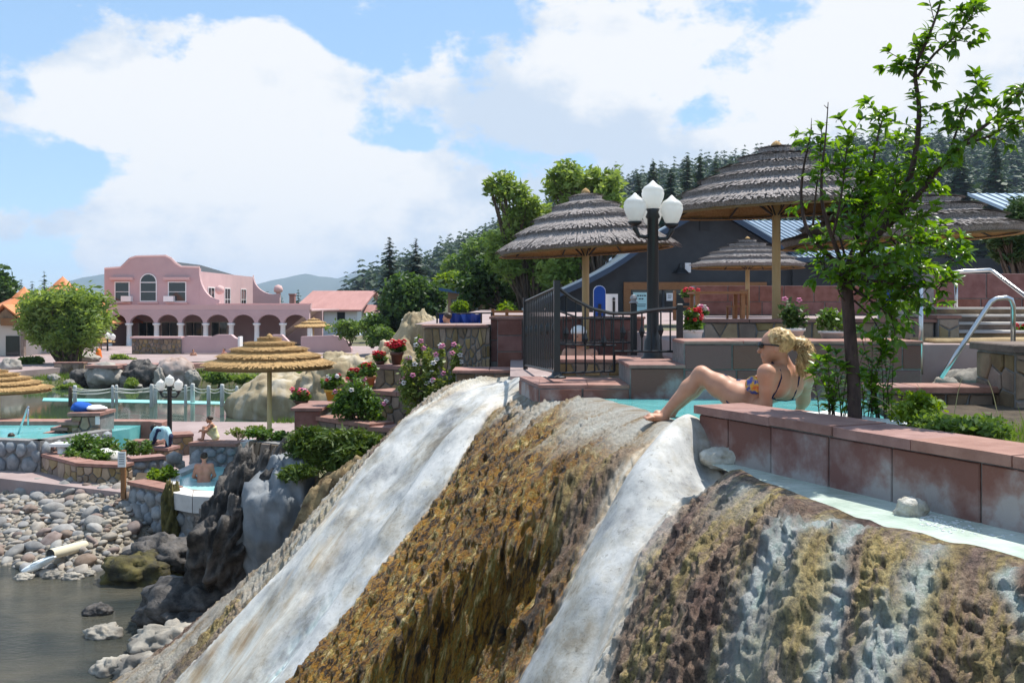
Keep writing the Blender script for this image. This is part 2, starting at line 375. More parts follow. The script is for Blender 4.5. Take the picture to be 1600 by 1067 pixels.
m_rock = M('weathered rock', (.16,.145,.125), (.40,.365,.31), scale=2.2, rough=.85, bump=.7, bscale=14, contrast=(.38,.62))
m_rockdark = M('dark wet rock', (.028,.026,.025), (.16,.14,.125), scale=5, rough=.6, bump=1.0, bscale=26, contrast=(.4,.72))
m_trav = M('pale travertine', (.22,.165,.095), (.48,.43,.35), c3=(.36,.29,.18), scale=1.1, rough=.8, bump=.7, bscale=6, stretch=(1,1,.45))
m_white = M('white paint', (.78,.78,.76), rough=.5)
m_black = M('black iron', (.012,.013,.015), rough=.38, spec=.5)
m_steel = M('brushed steel rail', (.55,.56,.58), rough=.28, metal=1.0)
m_soil = M('soil', (.05,.038,.027), (.10,.075,.05), scale=12, rough=.95, bump=.6)
m_path = M('path paving', (.27,.20,.19), (.36,.28,.265), scale=1.2, rough=.85, bump=.15, bscale=20)
m_ground = M('dry ground', (.17,.135,.09), (.11,.12,.055), scale=.35, rough=.95, bump=.5, bscale=4)
m_wood = M('brown timber', (.20,.095,.04), (.28,.14,.06), scale=9, rough=.65, bump=.2, stretch=(1,1,8))
# ================================================================ ground, river, pond
def ground_h(x, y):
    z = np.full(x.shape, -2.62)
    q = (x+8.5)*.575+(y-16.6)*.818-3.0*sstep(-6.9, -5.7, x)*sstep(19.5, 16.5, y)
    bank = np.where(q > 2.4, 0, np.where(q > -1.5, -.30*(2.4-q)*1.05, -1.25-.0*q))
    near = sstep(21, 19.5, y)
    z = z+bank*near
    # pond basin
    ex = (x+11.0)/15.5; ey = (y-37.6)/(8.7+.6*np.sin(x*.5)); e = ex**2+ey**2
    z = z-1.0*sstep(1.12, .86, e)
    z = z+.35*sstep(44, 58, y)*sstep(8, -2, x)+.7*np.exp(-((x+13.0)/3.0)**2-((y-51)/3.5)**2)
    z = z+(fbm(x*.6, y*.6, o=3)-.5)*.10*sstep(28, 24, y)*near
    return z
gx = np.concatenate([-np.geomspace(4000, 31, 28), np.arange(-30, 12, .3), np.geomspace(12.5, 4000, 28)])
gy = np.concatenate([np.array([-60., -20, -5, 0, 3, 6]), np.arange(8, 62, .3), np.geomspace(63, 6000, 34)])
X, Y = np.meshgrid(gx, gy); Z = ground_h(X, Y)
def gridfaces(ny, nx):
    i, j = np.meshgrid(np.arange(ny-1), np.arange(nx-1), indexing='ij'); a = (i*nx+j).ravel()
    return np.stack([a, a+1, a+nx+1, a+nx], 1)
g = obj('ground', np.stack([X, Y, Z], -1).reshape(-1, 3), gridfaces(len(gy), len(gx)), m_ground, smooth=True); tag(g, kind='structure')
m_river = water('river water', (.028,.034,.030), rough=.03, bump=.9, scale=3.4, col2=(.10,.09,.065), cscale=.5, stretch=(1, 2.0, 1), bdist=.11)
o = MB().add([(-40,-30,-3.4),(2.5,-30,-3.4),(2.5,19,-3.4),(-40,19,-3.4)], [(0,1,2,3)]).build('river', m_river); tag(o, kind='structure')
m_pond = water('pond water', (.035,.06,.04), rough=.03, bump=.06, scale=3, col2=(.05,.075,.05), cscale=.3)
o = MB().add([(-26,29,-2.95),(3,29,-2.95),(3,46.5,-2.95),(-26,46.5,-2.95)], [(0,1,2,3)]).build('pond', m_pond); tag(o, kind='structure')
# ================================================================ travertine cascade
CY = np.array([-3, 1, 2.5, 3.6, 4.27, 5.2, 6.2, 7.2, 8.4, 10.1, 11.0, 12, 14]); CX = np.array([5.2, 3.3, 2.42, 1.85, 1.51, 1.30, 1.16, .97, .70, 0, -.16, -.3, -.5])
def crest_x(y): return np.interp(y, CY, CX)+.05*(fbm(np.asarray(y, float)*1.3+4, np.asarray(y, float)*0+2, o=3)-.5)*2
PS = np.array([-2, 0, .3, .6, 1.0, 1.5, 2.5, 3.5, 4.3, 5.2, 9]); PG = np.array([0, 0, .03, .15, .45, .95, 1.95, 2.85, 3.42, 3.75, 4.2])
def prof(s):
    r = 0
    for d in (-.16, -.08, 0, .08, .16): r = r+np.interp(s+d, PS, PG)
    return r/5
def ridged(x, y, o=4): return 1-np.abs(fbm(x, y, o=o)-.5)*2
def mound(x, y):
    xc = crest_x(y); s = xc-x; sp = np.maximum(s, 0)
    t = y+.9*sp-.06*sp**2
    ch = sstep(6.45, 6.05, y)                    # channel side of the crest
    warp = (fbm(t*1.2, sp*.5+3, o=4)-.5)*.55+(fbm(t*6, sp*2.5+8, o=3)-.5)*.16
    tw = t+warp
    wide = .40*sstep(.5, 1.6, s)
    white1 = sstep(9.50-.25*sstep(.5, 2, s), 9.72, tw)*sstep(11.25+wide*2, 10.95+wide, tw)
    white2 = sstep(5.50-.12*sstep(.3, 1.2, s), 5.78, tw)*sstep(6.78, 6.50, tw)*sstep(-.3, .05, s)
    algae = sstep(6.40, 6.66, tw)*sstep(9.72, 9.48, tw)*sstep(.30, .95, s+(fbm(t*4, sp*2, o=4)-.5)*1.3)
    fl = 0
    for t0, w in ((4.52, .085), (4.33, .05), (3.98, .065), (3.62, .03), (3.32, .07)): fl = np.maximum(fl, np.exp(-((t+(fbm(sp*3+t0*9, t*2, o=4)-.5)*.34-t0)/(w*(1+.7*sstep(.3, 1, s))))**2))
    flow = fl*sstep(.0, .06, s)*(.55+.45*sstep(.35, .6, fbm(t*9, sp*5, o=3)))
    flow = np.maximum(flow, .65*np.exp(-((tw-5.25)/.14)**2)*sstep(.55, .05, s)*sstep(0, .05, s))
    flow = np.maximum(flow, .9*np.exp(-((tw-10.35)/.16)**2-((s-2.75)/.5)**2)*sstep(.35, .6, fbm(t*8, sp*6, o=3)))
    lip = (.020*(fbm(t*6, y*0, o=4)-.35)-.022*fl)*np.exp(-((s-.0)/.07)**2)*ch
    z = -.126*ch-prof(s*(1+.35*ch*sstep(0, .3, s)))+lip
    z = z-.12*ch*sstep(-.05, -.18, s)              # channel bed
    z = z-.45*sstep(-.13, -.5, s)*sstep(8.75, 8.5, y)*(1-ch)*sstep(6.5, 6.7, y)
    z = z-.95*np.maximum(0, y-10.95)**2+.05*sstep(9, 10.2, y)*sstep(.4, -.2, s)
    on = sstep(-.05, .30, s)
    w = np.clip(white1+white2, 0, 1)
    z = z+on*((fbm(t*1.1+7, sp*.35, o=3)-.5)*.30+(ridged(t*2.2, sp*.5+9, 3)-.8)*.16*(1-w))
    h = algae*((ridged(t*4.5, sp*2.2+3, 4)-.8)*.08+(ridged(t*13, sp*13, 3)-.75)*.045+(fbm(t*26, sp*30, o=3)-.5)*.06)
    br = on*(1-w)*(1-algae)
    sc = fbm(t*19+fbm(t*5, sp*5, o=2)*3, sp*27, o=3)
    z = z+br*(ridged(t*3.0+31, sp*.8, 3)-.8)*.14; h = h+br*((np.abs(sc-.5)*2-.3)*.042+(fbm(t*36, sp*42, o=2)-.5)*.036)
    h = h+flow*((fbm(t*30, sp*26, o=3)-.5)*.05-.02*sstep(.1, .3, s))
    z = z+w*((fbm(t*1.9+3, sp*.5+1, o=2)-.5)*.46+(fbm(x*4.5, y*4.5, o=4)-.5)*.045+(ridged(t*.9+5, sp*.3, 2)-.8)*.16)
    z = z+(fbm(x*3, y*3, o=4)-.5)*.03*sstep(.1, -.1, s)*(1-ch)
    return z, s, t, white1, white2, algae, flow, h
my = np.geomspace(1.7, 13.6, 860); mx = np.concatenate([np.linspace(-7.0, -3.0, 150, endpoint=False), np.linspace(-3.0, 2.7, 600)])
X, Y = np.meshgrid(mx, my)
Z, S, T, W1_, W2_, AL, FL, HH = mound(X, Y)
gzx = np.gradient(Z, mx, axis=1); gzy = np.gradient(Z, my, axis=0); nl = np.sqrt(1+gzx**2+gzy**2); hx_ = -gzx/nl*HH; hy_ = -gzy/nl*HH; hz_ = HH/nl
f = gridfaces(len(my), len(mx))
keep = (S.ravel()[f].min(1) > -1.9) & (Z.ravel()[f].max(1) > -3.7)
f = f[keep]; used = np.unique(f); re_ = np.full(X.size, -1); re_[used] = np.arange(len(used)); f = re_[f]
co = np.stack([X+hx_, Y+hy_, Z+hz_], -1).reshape(-1, 3)[used]
def mound_mat():
    m = bpy.data.materials.new('travertine cascade'); m.use_nodes = True; t = m.node_tree; b = t.nodes['Principled BSDF']
    fl = N(t, 'ShaderNodeAttribute', attribute_name='flow').outputs['Vector']; zn = N(t, 'ShaderNodeAttribute', attribute_name='zone')
    zs = N(t, 'ShaderNodeSeparateColor'); L(t, zn.outputs['Color'], zs.inputs[0])
    pos = N(t, 'ShaderNodeNewGeometry').outputs['Position']
    def noise(vec, sc, det=6, ro=.6, scale=1.0):
        mp = N(t, 'ShaderNodeMapping'); mp.inputs['Scale'].default_value = sc; L(t, vec, mp.inputs[0])
        n = N(t, 'ShaderNodeTexNoise'); n.inputs['Scale'].default_value = scale; n.inputs['Detail'].default_value = det; n.inputs['Roughness'].default_value = ro; L(t, mp.outputs[0], n.inputs['Vector']); return n.outputs['Fac']
    def ramp(fac, stops):
        r = N(t, 'ShaderNodeValToRGB'); e = r.color_ramp.elements
        while len(e) < len(stops): e.new(.5)
        for q, (p, c) in zip(e, stops): q.position = p; q.color = tuple(c)+(1,)
        L(t, fac, r.inputs[0]); return r.outputs[0]
    def mix(f_, a, b_):
        n = N(t, 'ShaderNodeMixRGB'); L(t, f_, n.inputs[0]) if hasattr(f_, 'links') else setattr(n.inputs[0], 'default_value', f_); L(t, a, n.inputs[1]); L(t, b_, n.inputs[2]); return n.outputs[0]
    def mth(op, a, b_=None, clamp=False):
        n = N(t, 'ShaderNodeMath', operation=op, use_clamp=clamp)
        for i, v in enumerate((a, b_)):
            if v is None: continue
            if hasattr(v, 'links'): L(t, v, n.inputs[i])
            else: n.inputs[i].default_value = v
        return n.outputs[0]
    def mul(a_, b_, f_=1.0):
        n = N(t, 'ShaderNodeMixRGB', blend_type='MULTIPLY'); n.inputs[0].default_value = f_; L(t, a_, n.inputs[1]); L(t, b_, n.inputs[2]); return n.outputs[0]
    alg = ramp(noise(fl, (13, 19, 9), 10, .74), [(.37,(.014,.009,.005)),(.43,(.065,.036,.012)),(.475,(.22,.12,.022)),(.51,(.46,.25,.04)),(.54,(.10,.085,.025)),(.575,(.36,.30,.10)),(.62,(.62,.50,.30)),(.68,(.78,.72,.58))])  # darkest stops paint in crevice shade that the high sun leaves out
    alg2 = ramp(noise(fl, (1.1, 2.6, 1), 6, .65), [(.36,(.45,.36,.26)),(.46,(1.0,.84,.58)),(.54,(1.4,1.2,.82)),(.66,(1.8,1.7,1.4))])
    alg = mul(alg, alg2, .95)
    wht = ramp(noise(pos, (2.2, 2.2, 2.2), 10, .66), [(.34,(.25,.255,.26)),(.46,(.44,.44,.425)),(.60,(.60,.59,.565))])
    spk = ramp(noise(pos, (26, 26, 26), 7, .75), [(.34,(.42,.39,.35)),(.43,(1,1,1))])
    wht = mul(wht, spk, .7)
    ptc = ramp(noise(pos, (1.5, 1.5, 1.5), 10, .72), [(.37,(.50,.40,.27)),(.46,(.86,.81,.72)),(.54,(1,1,1))]); wht = mul(wht, ptc, .8)
    crk = ramp(noise(pos, (7, 7, 7), 12, .8), [(.30,(.30,.28,.26)),(.36,(1,1,1))]); wht = mul(wht, crk, .7)
    brn = ramp(noise(fl, (.8, 5.5, 1), 10, .66), [(.30,(.12,.08,.068)),(.41,(.31,.22,.185)),(.49,(.43,.34,.285)),(.55,(.47,.385,.18)),(.62,(.56,.48,.27)),(.72,(.66,.60,.54))])
    brn2 = ramp(noise(pos, (30, 30, 30), 8, .78), [(.38,(.14,.12,.11)),(.49,(.72,.69,.66)),(.58,(1.15,1.1,1.05)),(.68,(1.7,1.65,1.55))])  # dark and bright stops paint crevice shade and relief into the crust
    brn = mul(brn, brn2, .95); brn = mul(brn, ramp(noise(fl, (1.0, 1.9, 1), 7, .68), [(.36,(.34,.27,.27)),(.45,(.82,.72,.70)),(.53,(1.15,1.1,.95)),(.66,(1.4,1.35,1.15))]), .95)
    top = ramp(noise(fl, (1.3, 6, 1.6), 9, .65), [(.32,(.34,.20,.08)),(.42,(.52,.41,.28)),(.52,(.66,.62,.54)),(.66,(.76,.76,.70))])
    tqs = ramp(noise(fl, (14, 22, 8), 8, .7), [(.32,(.36,.48,.44)),(.44,(.62,.75,.70)),(.56,(.86,.90,.87))])
    sp_ = N(t, 'ShaderNodeSeparateXYZ'); L(t, fl, sp_.inputs[0])
    istop = N(t, 'ShaderNodeAttribute', attribute_name='topz').outputs['Fac']
    col = mix(zs.outputs[0], brn, wht); col = mix(istop, col, top); col = mix(zs.outputs[1], col, alg); col = mix(zs.outputs[2], col, tqs)
    L(t, col, b.inputs['Base Color'])
    rr = mth('SUBTRACT', .78, mth('MULTIPLY', mth('ADD', zs.outputs[1], zs.outputs[2], clamp=True), .38)); L(t, rr, b.inputs['Roughness']); b.inputs['Specular IOR Level'].default_value = .4
    h = mth('ADD', mth('MULTIPLY', noise(fl, (13, 19, 8), 9, .75), mth('SUBTRACT', 1.0, zs.outputs[0])), mth('MULTIPLY', noise(pos, (34, 34, 34), 8, .78), 1.2))
    bp = N(t, 'ShaderNodeBump'); bp.inputs['Distance'].default_value = .075; L(t, h, bp.inputs['Height'])
    L(t, mth('SUBTRACT', 1.0, mth('MULTIPLY', zs.outputs[0], .8)), bp.inputs['Strength']); L(t, bp.outputs[0], b.inputs['Normal'])
    return m
mo = obj('travertine_cascade', co, f, mound_mat(), smooth=True)
me = mo.data
a = me.attributes.new('flow', 'FLOAT_VECTOR', 'POINT'); a.data.foreach_set('vector', np.stack([S, T, Z*.3], -1).reshape(-1, 3)[used].astype(np.float32).ravel())
w = np.clip(W1_+W2_, 0, 1)
a = me.color_attributes.new('zone', 'FLOAT_COLOR', 'POINT'); a.data.foreach_set('color', np.stack([w, AL, np.clip(FL, 0, 1), w*0+1], -1).reshape(-1, 4)[used].astype(np.float32).ravel())
topz = sstep(1.15, .35, S+(fbm(T*3, S*1.5, o=3)-.5)*.7)*sstep(6.35, 6.6, Y)*(1-W1_)
topz = np.maximum(topz, .8*sstep(1.0, 1.8, S)*sstep(10.5, 10.9, T)*sstep(.35, .55, fbm(T*2, S*2+4, o=4)))
edge = 4*w*(1-w)*sstep(.40, .55, fbm(T*3+2, S*2, o=4)); topz = np.clip(np.maximum(topz, edge*.9), 0, 1)
a = me.attributes.new('topz', 'FLOAT', 'POINT'); a.data.foreach_set('value', topz.ravel()[used].astype(np.float32))
tag(mo, 'streaked travertine mound with white, gold and brown mineral bands falling to the river', 'rock')
# earth slope carrying the planted terraces behind the cascade
hx = np.linspace(-5.4, .9, 240); hy = np.linspace(11.4, 19, 260); X, Y = np.meshgrid(hx, hy)
Z = np.clip(-.25+.52*X, -9, .0)-.25*sstep(13, 17.5, Y)*0-2.4*sstep(-2.5, -3.7, X)+(fbm(X*1.5, Y*1.5, o=4)-.5)*.22+(ridged(X*3, Y*3, 5)-.75)*.34+(fbm(X*14, Y*14, o=4)-.5)*.10
Z = np.where(Y < 12.4, Z-2.5*(12.4-Y), Z)
o = obj('hillside', np.stack([X, Y, Z], -1).reshape(-1, 3), gridfaces(len(hy), len(hx)), M('dry hillside', (.085,.055,.03), (.30,.225,.12), scale=7, rough=.95, bump=.9, bscale=16), smooth=True); tag(o, kind='structure')
# upper pool and channel
m_pool = water('hot pool water', (.10,.40,.41), rough=.05, bump=.22, scale=9, col2=(.17,.50,.49), cscale=2.5)
m_chan = water('milky channel water', (.40,.50,.42), rough=.06, bump=.22, scale=16, col2=(.66,.74,.66), cscale=3.0)
o = MB().add([tuple(q) for q in [(.60,8.75,-.012),(.66,8.45,-.012),(.95,7.35,-.012),(1.13,6.86,-.012),(1.5,6.56,-.012),(2.4,6.2,-.012),(4.2,7.6,-.012),(4.2,8.75,-.012)]], [tuple(range(8))]).build('pool_water', m_pool); tag(o, kind='structure')
cw = [(float(crest_x(np.array(y)))+.0, y, -.150) for y in np.linspace(5.98, 1.0, 90)]
o = MB().add(cw+[(4.4,1.0,-.150),(2.3,4.2,-.150),(1.36,6.0,-.150)], [tuple(range(len(cw)+3))]).build('channel_water', m_chan); tag(o, kind='structure')
# ================================================================ near planter wall (red slabs under a coping)
PA = Vector((1.195, 6.30, 0)); PB = Vector((2.15, 4.18, 0)); PU = (PB-PA).normalized(); PN = PU.cross(Vector((0, 0, 1))); PL = 4.6
def along(px):                                   # distance along the wall face at which a photo column meets it
    k = (px-800)/F; return (PA.x-k*PA.y)/(k*PU.y-PU.x)
# mineral-stained slabs
m_stain = M('stained red slab', (.18,.082,.068), (.32,.285,.275), c3=(.24,.15,.135), scale=2.6, rough=.75, bump=.4, bscale=30, rand=.14, contrast=(.43,.60), detail=12, zstain=(.0, .7))
w = thing('planter_wall', 'near red sandstone planter wall with broad pink coping beside the channel', 'wall', (PA.x, PA.y, -.3))
def wp(a, b, z): q = PA+PU*a-PN*b; return (q.x, q.y, z)      # a along, b inward, z
core = MB().add([wp(0,0,-.4),wp(PL,0,-.4),wp(PL,.30,-.4),wp(0,.30,-.4),wp(0,0,.122),wp(PL,0,.122),wp(PL,.30,.122),wp(0,.30,.122)],[(0,3,2,1),(4,5,6,7),(0,1,5,4),(1,2,6,5),(2,3,7,6),(3,0,4,7)])
core.build('core', m_mortar, w)
js = [0]+[along(p) for p in (1140, 1207, 1297, 1396, 1535)]; js += [js[-1]+.5, js[-1]+1.0, js[-1]+1.5]
panels(w, (PA.x, PA.y), (PB.x, PB.y), [(-.30, .115)], js, m_stain, 'slab', .014, .007)
cj = [-.03, along(1135), along(1210), along(1308), along(1432), along(1590)]; cj += [cj[-1]+.55, cj[-1]+1.1, cj[-1]+1.7]
for a, b in zip(cj[:-1], cj[1:]):
    n = 5; v = []; dz = random.uniform(-.003, .003); g_ = .004
    fr = [-.035+random.uniform(-.006, .006) for _ in range(n)]
    xs = np.linspace(a+g_, b-g_, n)
    for z in (.122+dz, .172+dz):
        for i, x in enumerate(xs): v.append(wp(x, fr[i], z))
        for i, x in reversed(list(enumerate(xs))): v.append(wp(x, .36+fr[i]*.4, z))
    m = 2*n; MB().add(v, [tuple(range(m-1, -1, -1)), tuple(range(m, 2*m))]+[(i, (i+1) % m, m+(i+1) % m, m+i) for i in range(m)]).build('coping_stone', m_redcop, w)
# resting ledge behind the coping, soil bed, back wall of the bed
e = [wp(-.03,.37,0), wp(.95,.37,0), wp(.95,.95,0), wp(-.03,.80,0)]
o = MB().prism([(q[0], q[1]) for q in e][::-1], -.4, .105).build('ledge', m_redcop); tag(o, 'low pink stone ledge behind the coping where the sunbather lies', 'ledge')
o = MB().prism([(q[0], q[1]) for q in [wp(.95,.31,0), wp(PL,.31,0), (4.6,3.4), (4.6,7.72), (2.80,7.72), wp(.96,.96,0)]], -.4, .03).build('flower_bed', m_soil); tag(o, kind='structure')
bw = thing('bed_wall', 'low stone wall with pink coping slabs at the back of the grassy bed', 'wall', (2.85, 7.75, -.4))
MB().box(2.87, 3.76, 7.78, 8.05, -.4, .118).build('core', m_mortar, bw)
flagstones(bw, (2.87, 7.78), (3.76, 7.78), -.1, .11, 9, 3, m_flagdark, depth=.02)
for x0, x1 in ((2.83, 3.14), (3.145, 3.46), (3.465, 3.78)): MB().cbox(((x0+x1)/2, 7.9, .145), (x1-x0, .36, .05), 0, .008).build('coping_stone', m_redcop, bw)
pl = thing('stone_pillar', 'dark brown stone pillar with flat cap at the right edge', 'pillar', (4.0, 7.6, -.4))
MB().box(3.79, 4.5, 7.5, 8.1, -.4, .44).build('core', m_mortar, pl); flagstones(pl, (3.79, 7.5), (4.5, 7.5), -.1, .43, 10, 8, m_flagdark); flagstones(pl, (3.79, 8.1), (3.79, 7.5), -.1, .43, 8, 9, m_flagdark)
MB().cbox((4.13, 7.8, .475), (.76, .72, .06), 0, .01).build('cap', m_flagdark, pl)
# ================================================================ walls round the upper pool
pw = thing('pool_wall', 'long red sandstone slab wall along the far side of the hot pool', 'wall', (2, 8.7, -.4))
MB().box(1.50, 3.56, 8.66, 9.3, -.5, .465).build('core', m_mortar, pw); MB().box(1.03, 1.497, 8.66, 9.6, -.5, .255).build('core', m_mortar, pw)
r3 = lambda a, b, st, j: [a]+[x+random.uniform(-j, j) for x in np.arange(a+st, b-.2, st)]+[b]
panels(pw, (1.50, 8.66), (3.56, 8.66), [(-.05, .235), (.24, .455)], [r3(0, 2.06, .42, .06), r3(0, 2.06, .37, .06)], m_stain, 'slab', .014)
panels(pw, (1.03, 8.66), (1.497, 8.66), [(-.05, .25)], [0, .467], m_stain, 'slab', .014)
for a in np.arange(1.49, 3.4, .52): MB().cbox((a+.26, 8.97, .478), (.51, .66, .026), 0, .006).build('coping_stone', m_redcop, pw)
MB().cbox((1.262, 9.1, .27), (.49, .93, .03), 0, .006).build('coping_stone', m_redcop, pw)
kb = thing('pool_kerb', 'low red stone kerb block at the corner of the hot pool under the iron gate', 'kerb', (.6, 9, -.2))
kp = [G(842, 602, .10), G(918, 602, .10), (1.025, 8.66, 0), (1.025, 9.5, 0), (.10, 9.75, 0), G(812, 589, .10)]
MB().prism([(p[0], p[1]) for p in kp], -.25, .075).build('core', m_mortar, kb)
k0, k1, k2 = kp[0], kp[1], kp[2]; k5 = kp[5]
panels(kb, (k0[0], k0[1]), (1.02, 8.66), [(-.06, .07)], [0, .38, .79], m_stain, 'slab', .012)
panels(kb, (k5[0], k5[1]), (k0[0], k0[1]), [(-.06, .07)], [0, (Vector(k0)-Vector(k5)).to_2d().length], m_stain, 'slab', .012)
for q in ([kp[0], kp[1], (.70, 9.55, 0), (.28, 9.7, 0)], [kp[1], (1.02, 8.66, 0), (1.02, 9.5, 0), (.705, 9.55, 0)], [kp[5], kp[0], (.275, 9.7, 0), (.12, 9.76, 0)]):
    c = sum((Vector((p[0], p[1], 0)) for p in q), Vector())/4; q2 = [c+(Vector((p[0], p[1], 0))-c)*1.015 for p in q]
    MB().prism([(p.x, p.y) for p in q2], .076, .104).build('coping_stone', m_redcop, kb)
lg = thing('stone_bench', 'sandstone bench wall with pink top behind the iron railing', 'bench', (.8, 9.8, 0))
MB().box(.46, 1.60, 9.82, 10.45, -.3, .235).build('core', m_mortar, lg); flagstones(lg, (.46, 9.82), (1.60, 9.82), .1, .23, 8, 5, m_flagdark)
for x0, x1 in ((.44, .83), (.835, 1.22), (1.225, 1.62)): MB().cbox(((x0+x1)/2, 10.13, .252), (x1-x0, .68, .034), 0, .006).build('coping_stone', m_redcop, lg)
# patio floors
o = MB().box(-.02, 2.4, 10.46, 13.9, -2.7, .05).build('lower_patio', m_path); tag(o, kind='structure')
o = MB().box(1.62, 9, 9.31, 14.2, -.5, .43).build('middle_patio', m_path); tag(o, kind='structure')
o = MB().add([(-1.4,14.25,.52),(60,14.25,.52),(60,90,.56),(-1.4,60,.56)], [(0,1,2,3)]).build('upper_patio', m_path); tag(o, kind='structure')
# second tier: stone wall with coping, behind the pots
sw = thing('terrace_wall', 'low tan flagstone wall with pink coping behind the potted flowers', 'wall', (3, 10.6, .4))
MB().box(2.05, 4.50, 10.62, 10.95, .3, .615).build('core', m_mortar, sw); flagstones(sw, (2.05, 10.62), (4.50, 10.62), .43, .61, 17, 12, m_flag)
for x in np.arange(2.03, 4.4, .5): MB().cbox((x+.245, 10.78, .632), (.49, .40, .034), 0, .006).build('coping_stone', m_redcop, sw)
pr = thing('end_pillar', 'tan stone end pillar of the low terrace wall beside the steps', 'pillar', (4.6, 10.7, .4))
MB().box(4.52, 4.74, 10.55, 11, .3, .655).build('core', m_mortar, pr); flagstones(pr, (4.52, 10.55), (4.74, 10.55), .43, .65, 3, 2, m_flag); MB().cbox((4.63, 10.78, .672), (.26, .5, .034), 0, .006).build('cap', m_redcop, pr)
# far red wall of the patio
fw = thing('patio_wall', 'tall dark red slab wall closing the upper patio behind the thatched umbrellas', 'wall', (8, 24, .5))
MB().box(4.4, 10.3, 24, 24.5, .3, 1.25).build('core', m_mortar, fw)
panels(fw, (4.4, 24), (10.3, 24), [(.55, .86), (.865, 1.25)], [r3(0, 5.9, .8, .12), r3(0, 5.9, .72, .12)], m_redslab, 'slab', .02, .012)
fw2 = thing('steps_wall', 'dark red slab wall rising behind the steel handrails', 'wall', (10, 17, .5))
MB().box(7.2, 12.5, 17, 17.5, .3, 1.33).build('core', m_mortar, fw2); panels(fw2, (7.2, 17), (12.5, 17), [(.5, .9), (.905, 1.33)], [r3(0, 5.3, .75, .1), r3(0, 5.3, .8, .1)], m_redslab, 'slab', .02, .012)
# steps by the handrails and the tan ledge with rocks under it
st = thing('patio_steps', 'broad stone steps with white nosings climbing beside the handrail', 'steps', (5.5, 11, .4))
for i in range(4):
    y0 = 11.0+i*.38; z1 = .51+i*.085
    MB().box(4.78, 8.2, y0, y0+.5+.3*(i == 3), .2, z1-.022).build('step', m_flagdark, st); MB().cbox((6.49, y0+.2, z1-.008), (3.44, .44, .026), 0, .004).build('nosing', M('pale nosing', (.50,.47,.44), rough=.7) if i == 0 else bpy.data.materials['pale nosing'], st)
ld = thing('sandstone_ledge', 'thick tan sandstone slab ledge bridging the rocks at the steps', 'ledge', (5, 9.8, .2))
MB().cbox((5.2, 9.95, .41), (2.2, .62, .12), 0, .02).build('slab', m_flag, ld); MB().box(4.1, 6.2, 10.0, 10.4, -.3, .345).build('base', m_flagdark, ld)
for i, (px, py, d, r_) in enumerate([(1530, 588, 9.0, .22), (1500, 585, 9.2, .16), (1560, 570, 9.3, .2), (1478, 592, 8.9, .12), (1585, 600, 8.8, .2)]):
    c = P(px, py, d); o = boulder('rock', (c.x, c.y, c.z-.05), (r_, r_*.8, r_*.6), 30+i, m_rock); tag(o, ['grey flat-topped rock below the sandstone ledge', 'small tan rock below the ledge left of the grey one', 'pale rock tucked right under the sandstone ledge', 'low rock at the foot of the near handrail', 'brown rock partly behind the dark pillar'][i], 'rock')
# back wall of the bathers' pool, stone clad house wall to its left
rw = thing('bath_wall', 'red tile wall behind the small round hot bath with the bather', 'wall', (0, 14, 0))
MB().box(-.30, 1.86, 14, 14.24, -.2, .60).build('core', m_mortar, rw); panels(rw, (-.30, 14), (1.86, 14), [(.0, .30), (.305, .59)], [r3(0, 2.16, .38, .04), r3(0, 2.16, .42, .04)], m_redslab, 'slab', .014)
for x in np.arange(-.32, 1.7, .55): MB().cbox((x+.27, 14.1, .617), (.54, .34, .034), 0, .006).build('coping_stone', m_redcop, rw)
cwall = thing('clad_wall', 'tan upright flagstone wall with pink coping left of the iron gate', 'wall', (-.8, 14, -.5))
MB().box(-1.22, -.31, 13.9, 14.5, -.9, .48).build('core', m_mortar, cwall); flagstones(cwall, (-1.22, 13.9), (-.31, 13.9), -.12, .48, 46, 21, m_flag, aspect=.5)
flagstones(cwall, (-1.22, 14.5), (-1.22, 13.9), -.3, .48, 14, 22, m_flag, aspect=.5)
for x0, x1 in ((-1.26, -.8), (-.795, -.33)): MB().cbox(((x0+x1)/2, 14.15, .50), (x1-x0, .6, .036), 0, .006).build('coping_stone', m_redcop, cwall)
pil = thing('red_pillar', 'red slab pillar at the left end of the bath wall', 'pillar', (-.2, 13.8, 0)); MB().box(-.20, .14, 13.55, 13.95, -.2, .60).build('core', m_mortar, pil)
panels(pil, (-.20, 13.55), (.14, 13.55), [(-.1, .16), (.165, .38), (.385, .6)], [0, .34], m_redslab, 'slab', .014); MB().cbox((-.03, 13.75, .615), (.40, .46, .034), 0, .006).build('cap', m_redcop, pil)
fl = thing('front_ledge', 'low wall with red coping in front of the clad wall', 'wall', (-.4, 12.2, -.3))
MB().box(-.68, .16, 12.0, 12.5, -.8, -.02).build('core', m_mortar, fl); flagstones(fl, (-.68, 12.0), (.16, 12.0), -.28, -.03, 8, 25, m_flagdark)
for x0, x1 in ((-.72, -.28), (-.275, .18)): MB().cbox(((x0+x1)/2, 12.25, .0), (x1-x0, .6, .036), 0, .008).build('coping_stone', m_redcop, fl)
